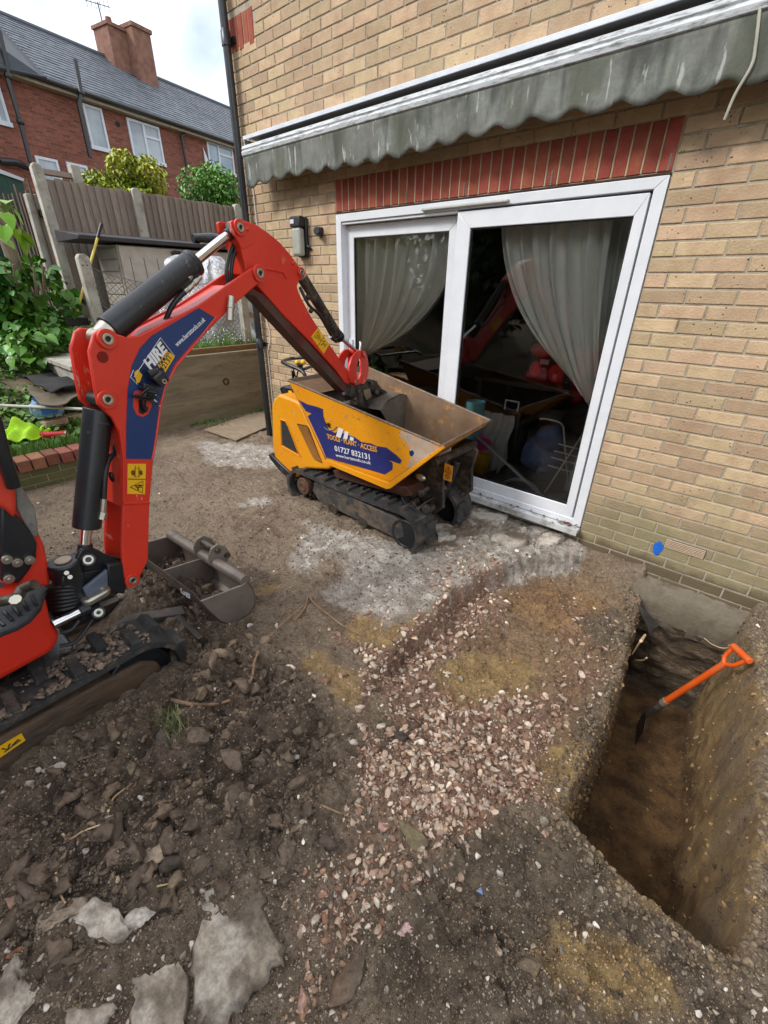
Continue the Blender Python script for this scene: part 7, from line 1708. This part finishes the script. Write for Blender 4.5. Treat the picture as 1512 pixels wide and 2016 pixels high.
for q, lab in PAV: o_ = slab(q, lab, .030, .06, 'b0a69a', hash(lab) % 50 if False else len(lab)); o_.name = 'paving_stone'; o_['category'] = 'paving stone'
# roots
RT = M('root_bark', '7a604a', '9a7d60', rough=.9, ns=20, bump=.6, bs=60); RTL = M('root_pale', 'b39670', 'c9ad84', rough=.8, ns=20, bump=.4)
def root_(px, r, mat, label, lift=.012, name='root'):
    P = [G(p)+A(0, 0, lift) for p in px]; Q = bez(P, 6); n = len(Q)
    return tag(MB().tube(Q, [r*(1-.5*i/n) for i in range(n)], 6).build(name, mat), label, 'root')
root_([(340, 1384), (372, 1392), (410, 1394), (445, 1388), (478, 1372), (497, 1340), (505, 1300), (530, 1262), (565, 1225), (600, 1195), (608, 1176)], .0075, RT, 'long curved pale root lying over the soil heap', .02)
root_([(608, 1176), (620, 1192), (645, 1212), (680, 1238), (718, 1256)], .0065, RT, 'brown root running down towards the pink rubble', .012)
root_([(580, 1225), (600, 1200), (607, 1178)], .008, RT, 'short brown root joining the bend of the long root', .01)
root_([(215, 1600), (225, 1575), (245, 1558), (262, 1546)], .004, RTL, 'thin forked pale root on the heap near the bottom left', .01)
root_([(125, 1645), (140, 1655), (165, 1640), (205, 1625)], .004, RTL, 'tangle of fine pale roots left of the forked root', .01)
root_([(112, 1720), (120, 1760), (130, 1780)], .004, RTL, 'thin pale root near the left edge below the tangle', .01)
root_([(632, 1588), (660, 1600), (692, 1613)], .004, RT, 'thin dark twig left of the pink angular stone', .01)
root_([(310, 1748), (330, 1744), (350, 1740)], .003, RTL, 'straw-like root above the split concrete piece', .01)
# roots hanging in the trench
def wroot(P, r, label, mat=RTL): tag(MB().tube(bez(P, 6), r, 5).build('root', mat), label, 'root')
wroot([U((1245, 1288), ('x', -.10)), U((1256, 1270), ('x', -.06)), U((1270, 1250), ('x', -.05)), U((1262, 1262), ('x', -.03))], .003, 'pale root poking out of the left wall of the trench')
wroot([U((1250, 1300), ('x', -.09)), U((1265, 1300), ('x', -.05)), U((1273, 1295), ('x', -.03))], .004, 'short root below the pale one in the left trench wall')
wroot([U((1355, 1438), ('x', .40)), U((1400, 1456), ('x', .41)), U((1450, 1475), ('x', .42))], .0022, 'fine white root across the right trench wall below the spade')
wroot([U((1415, 1343), ('x', .40)), U((1445, 1356), ('x', .41)), U((1475, 1368), ('x', .42))], .0025, 'fine pale root in the right trench wall beside the spade handle')
wroot([U((1386, 1256), ('y', -.16)), U((1405, 1270), ('y', -.18)), U((1430, 1276), ('y', -.2)), U((1460, 1262), ('y', -.22))], .003, 'thin root above the spade grip')
tag(MB().plate([U((1253, 1187), ('y', -.50)), U((1262, 1195), ('y', -.50)), U((1278, 1215), ('y', -.42)), U((1300, 1230), ('y', -.42)), U((1284, 1240), ('y', -.44)), U((1280, 1250), ('y', -.46)), U((1270, 1225), ('y', -.50))], .002).build('torn_membrane', M('membrane', '2e2c2b', '45423f', rough=.6, bump=.5), smooth=0), 'torn black plastic membrane hanging over the far left edge of the trench', 'membrane')
# spade
OR = M('orange_plastic', 'd4520f', 'dd5c18', rough=.5, dirt='8a6848', damt=.40, ds=16, bump=.2)
ps = thing('spade', U((1250, 1450), ('z', -.9)), 'orange handled spade standing in the trench, leaning to the right', 'spade')
top = U((1440, 1300), (A(.33, -.40, -.25), norm(A(0, 1, .1)))); top = U((1428, 1306), ('y', -.62)); sock = U((1308, 1382), ('y', -.60)); bot = U((1272, 1408), ('y', -.62)); tip = U((1250, 1450), ('y', -.66))
d = norm(top-sock); MB().cyl(sock, top, .017, seg=16).build('shaft', OR, ps)
MB().cyl(sock-d*.02, sock+d*.02, .022, seg=16).build('ferrule', M('ferrule', '8d8478', rough=.5, metal=.4), ps, bevel=.002)
cr = norm(np.cross(d, norm(CAM-top))); g0 = top-d*.0
gtop = top+d*.105; cr = norm(cr+.9*norm(CAM-top))
for s in (-1, 1): MB().tube(bez([g0-d*.01, g0+d*.03+cr*s*.036, gtop+cr*s*.05], 6), .011, 10).build('grip_arm', OR, ps)
MB().cyl(gtop-cr*.062, gtop+cr*.062, .017, seg=16).build('grip', OR, ps, bevel=.003)
tgt = norm(tip-sock); wdr = norm(np.cross(tgt, norm(CAM-tip))); 
MB().tube([sock-d*.02, bot+(sock-bot)*.3, bot], [.021, .022, .016], 12).build('socket', STL, ps)
bw = .085; Vb = [bot-wdr*bw*.25+(bot-tip)*.0, bot+wdr*bw*.25, bot+wdr*bw*.55+(tip-bot)*.3, tip+wdr*bw*.5+(tip-bot)*.9, tip+(tip-bot)*1.1, tip-wdr*bw*.5+(tip-bot)*.9, bot-wdr*bw*.55+(tip-bot)*.3]
nrm = norm(np.cross(tip-bot, wdr)); wdr2 = norm(nrm*.9+wdr*.35)
Vb = [bot-wdr2*bw*.3, bot+wdr2*bw*.3, bot+wdr2*bw+(tip-bot)*.25, tip+wdr2*bw*.9, tip+(tip-bot)*.2, tip-wdr2*bw*.9, bot-wdr2*bw+(tip-bot)*.25]
MB().prism(Vb, norm(np.cross(tip-bot, wdr2))*.004).build('blade', STL, ps, bevel=.001)
# tufts and litter
gt = [G((345+R.gauss(0, 14), 1425+R.gauss(0, 16))) for i in range(170)]
grass('grass_tuft', gt, .055, M('dry_grass', '5d6a3c', '7c8052', rough=.7, bump=0), 'small dying grass tuft on the soil beside the excavator track', 'grass', 1.2, .0015)
lt_ = G((948, 1757)); tag(MB().plate([lt_+A(-.012, -.01, .006), lt_+A(.012, -.008, .012), lt_+A(.008, .014, .01), lt_+A(-.008, .012, .004)], .0015).build('plastic_scrap', M('scrap_blue', '6f86b4', '8a9cc0', rough=.4), smooth=0), 'tiny crumpled blue plastic scrap on the dark soil', 'litter')
bs_ = G((970, 1118));
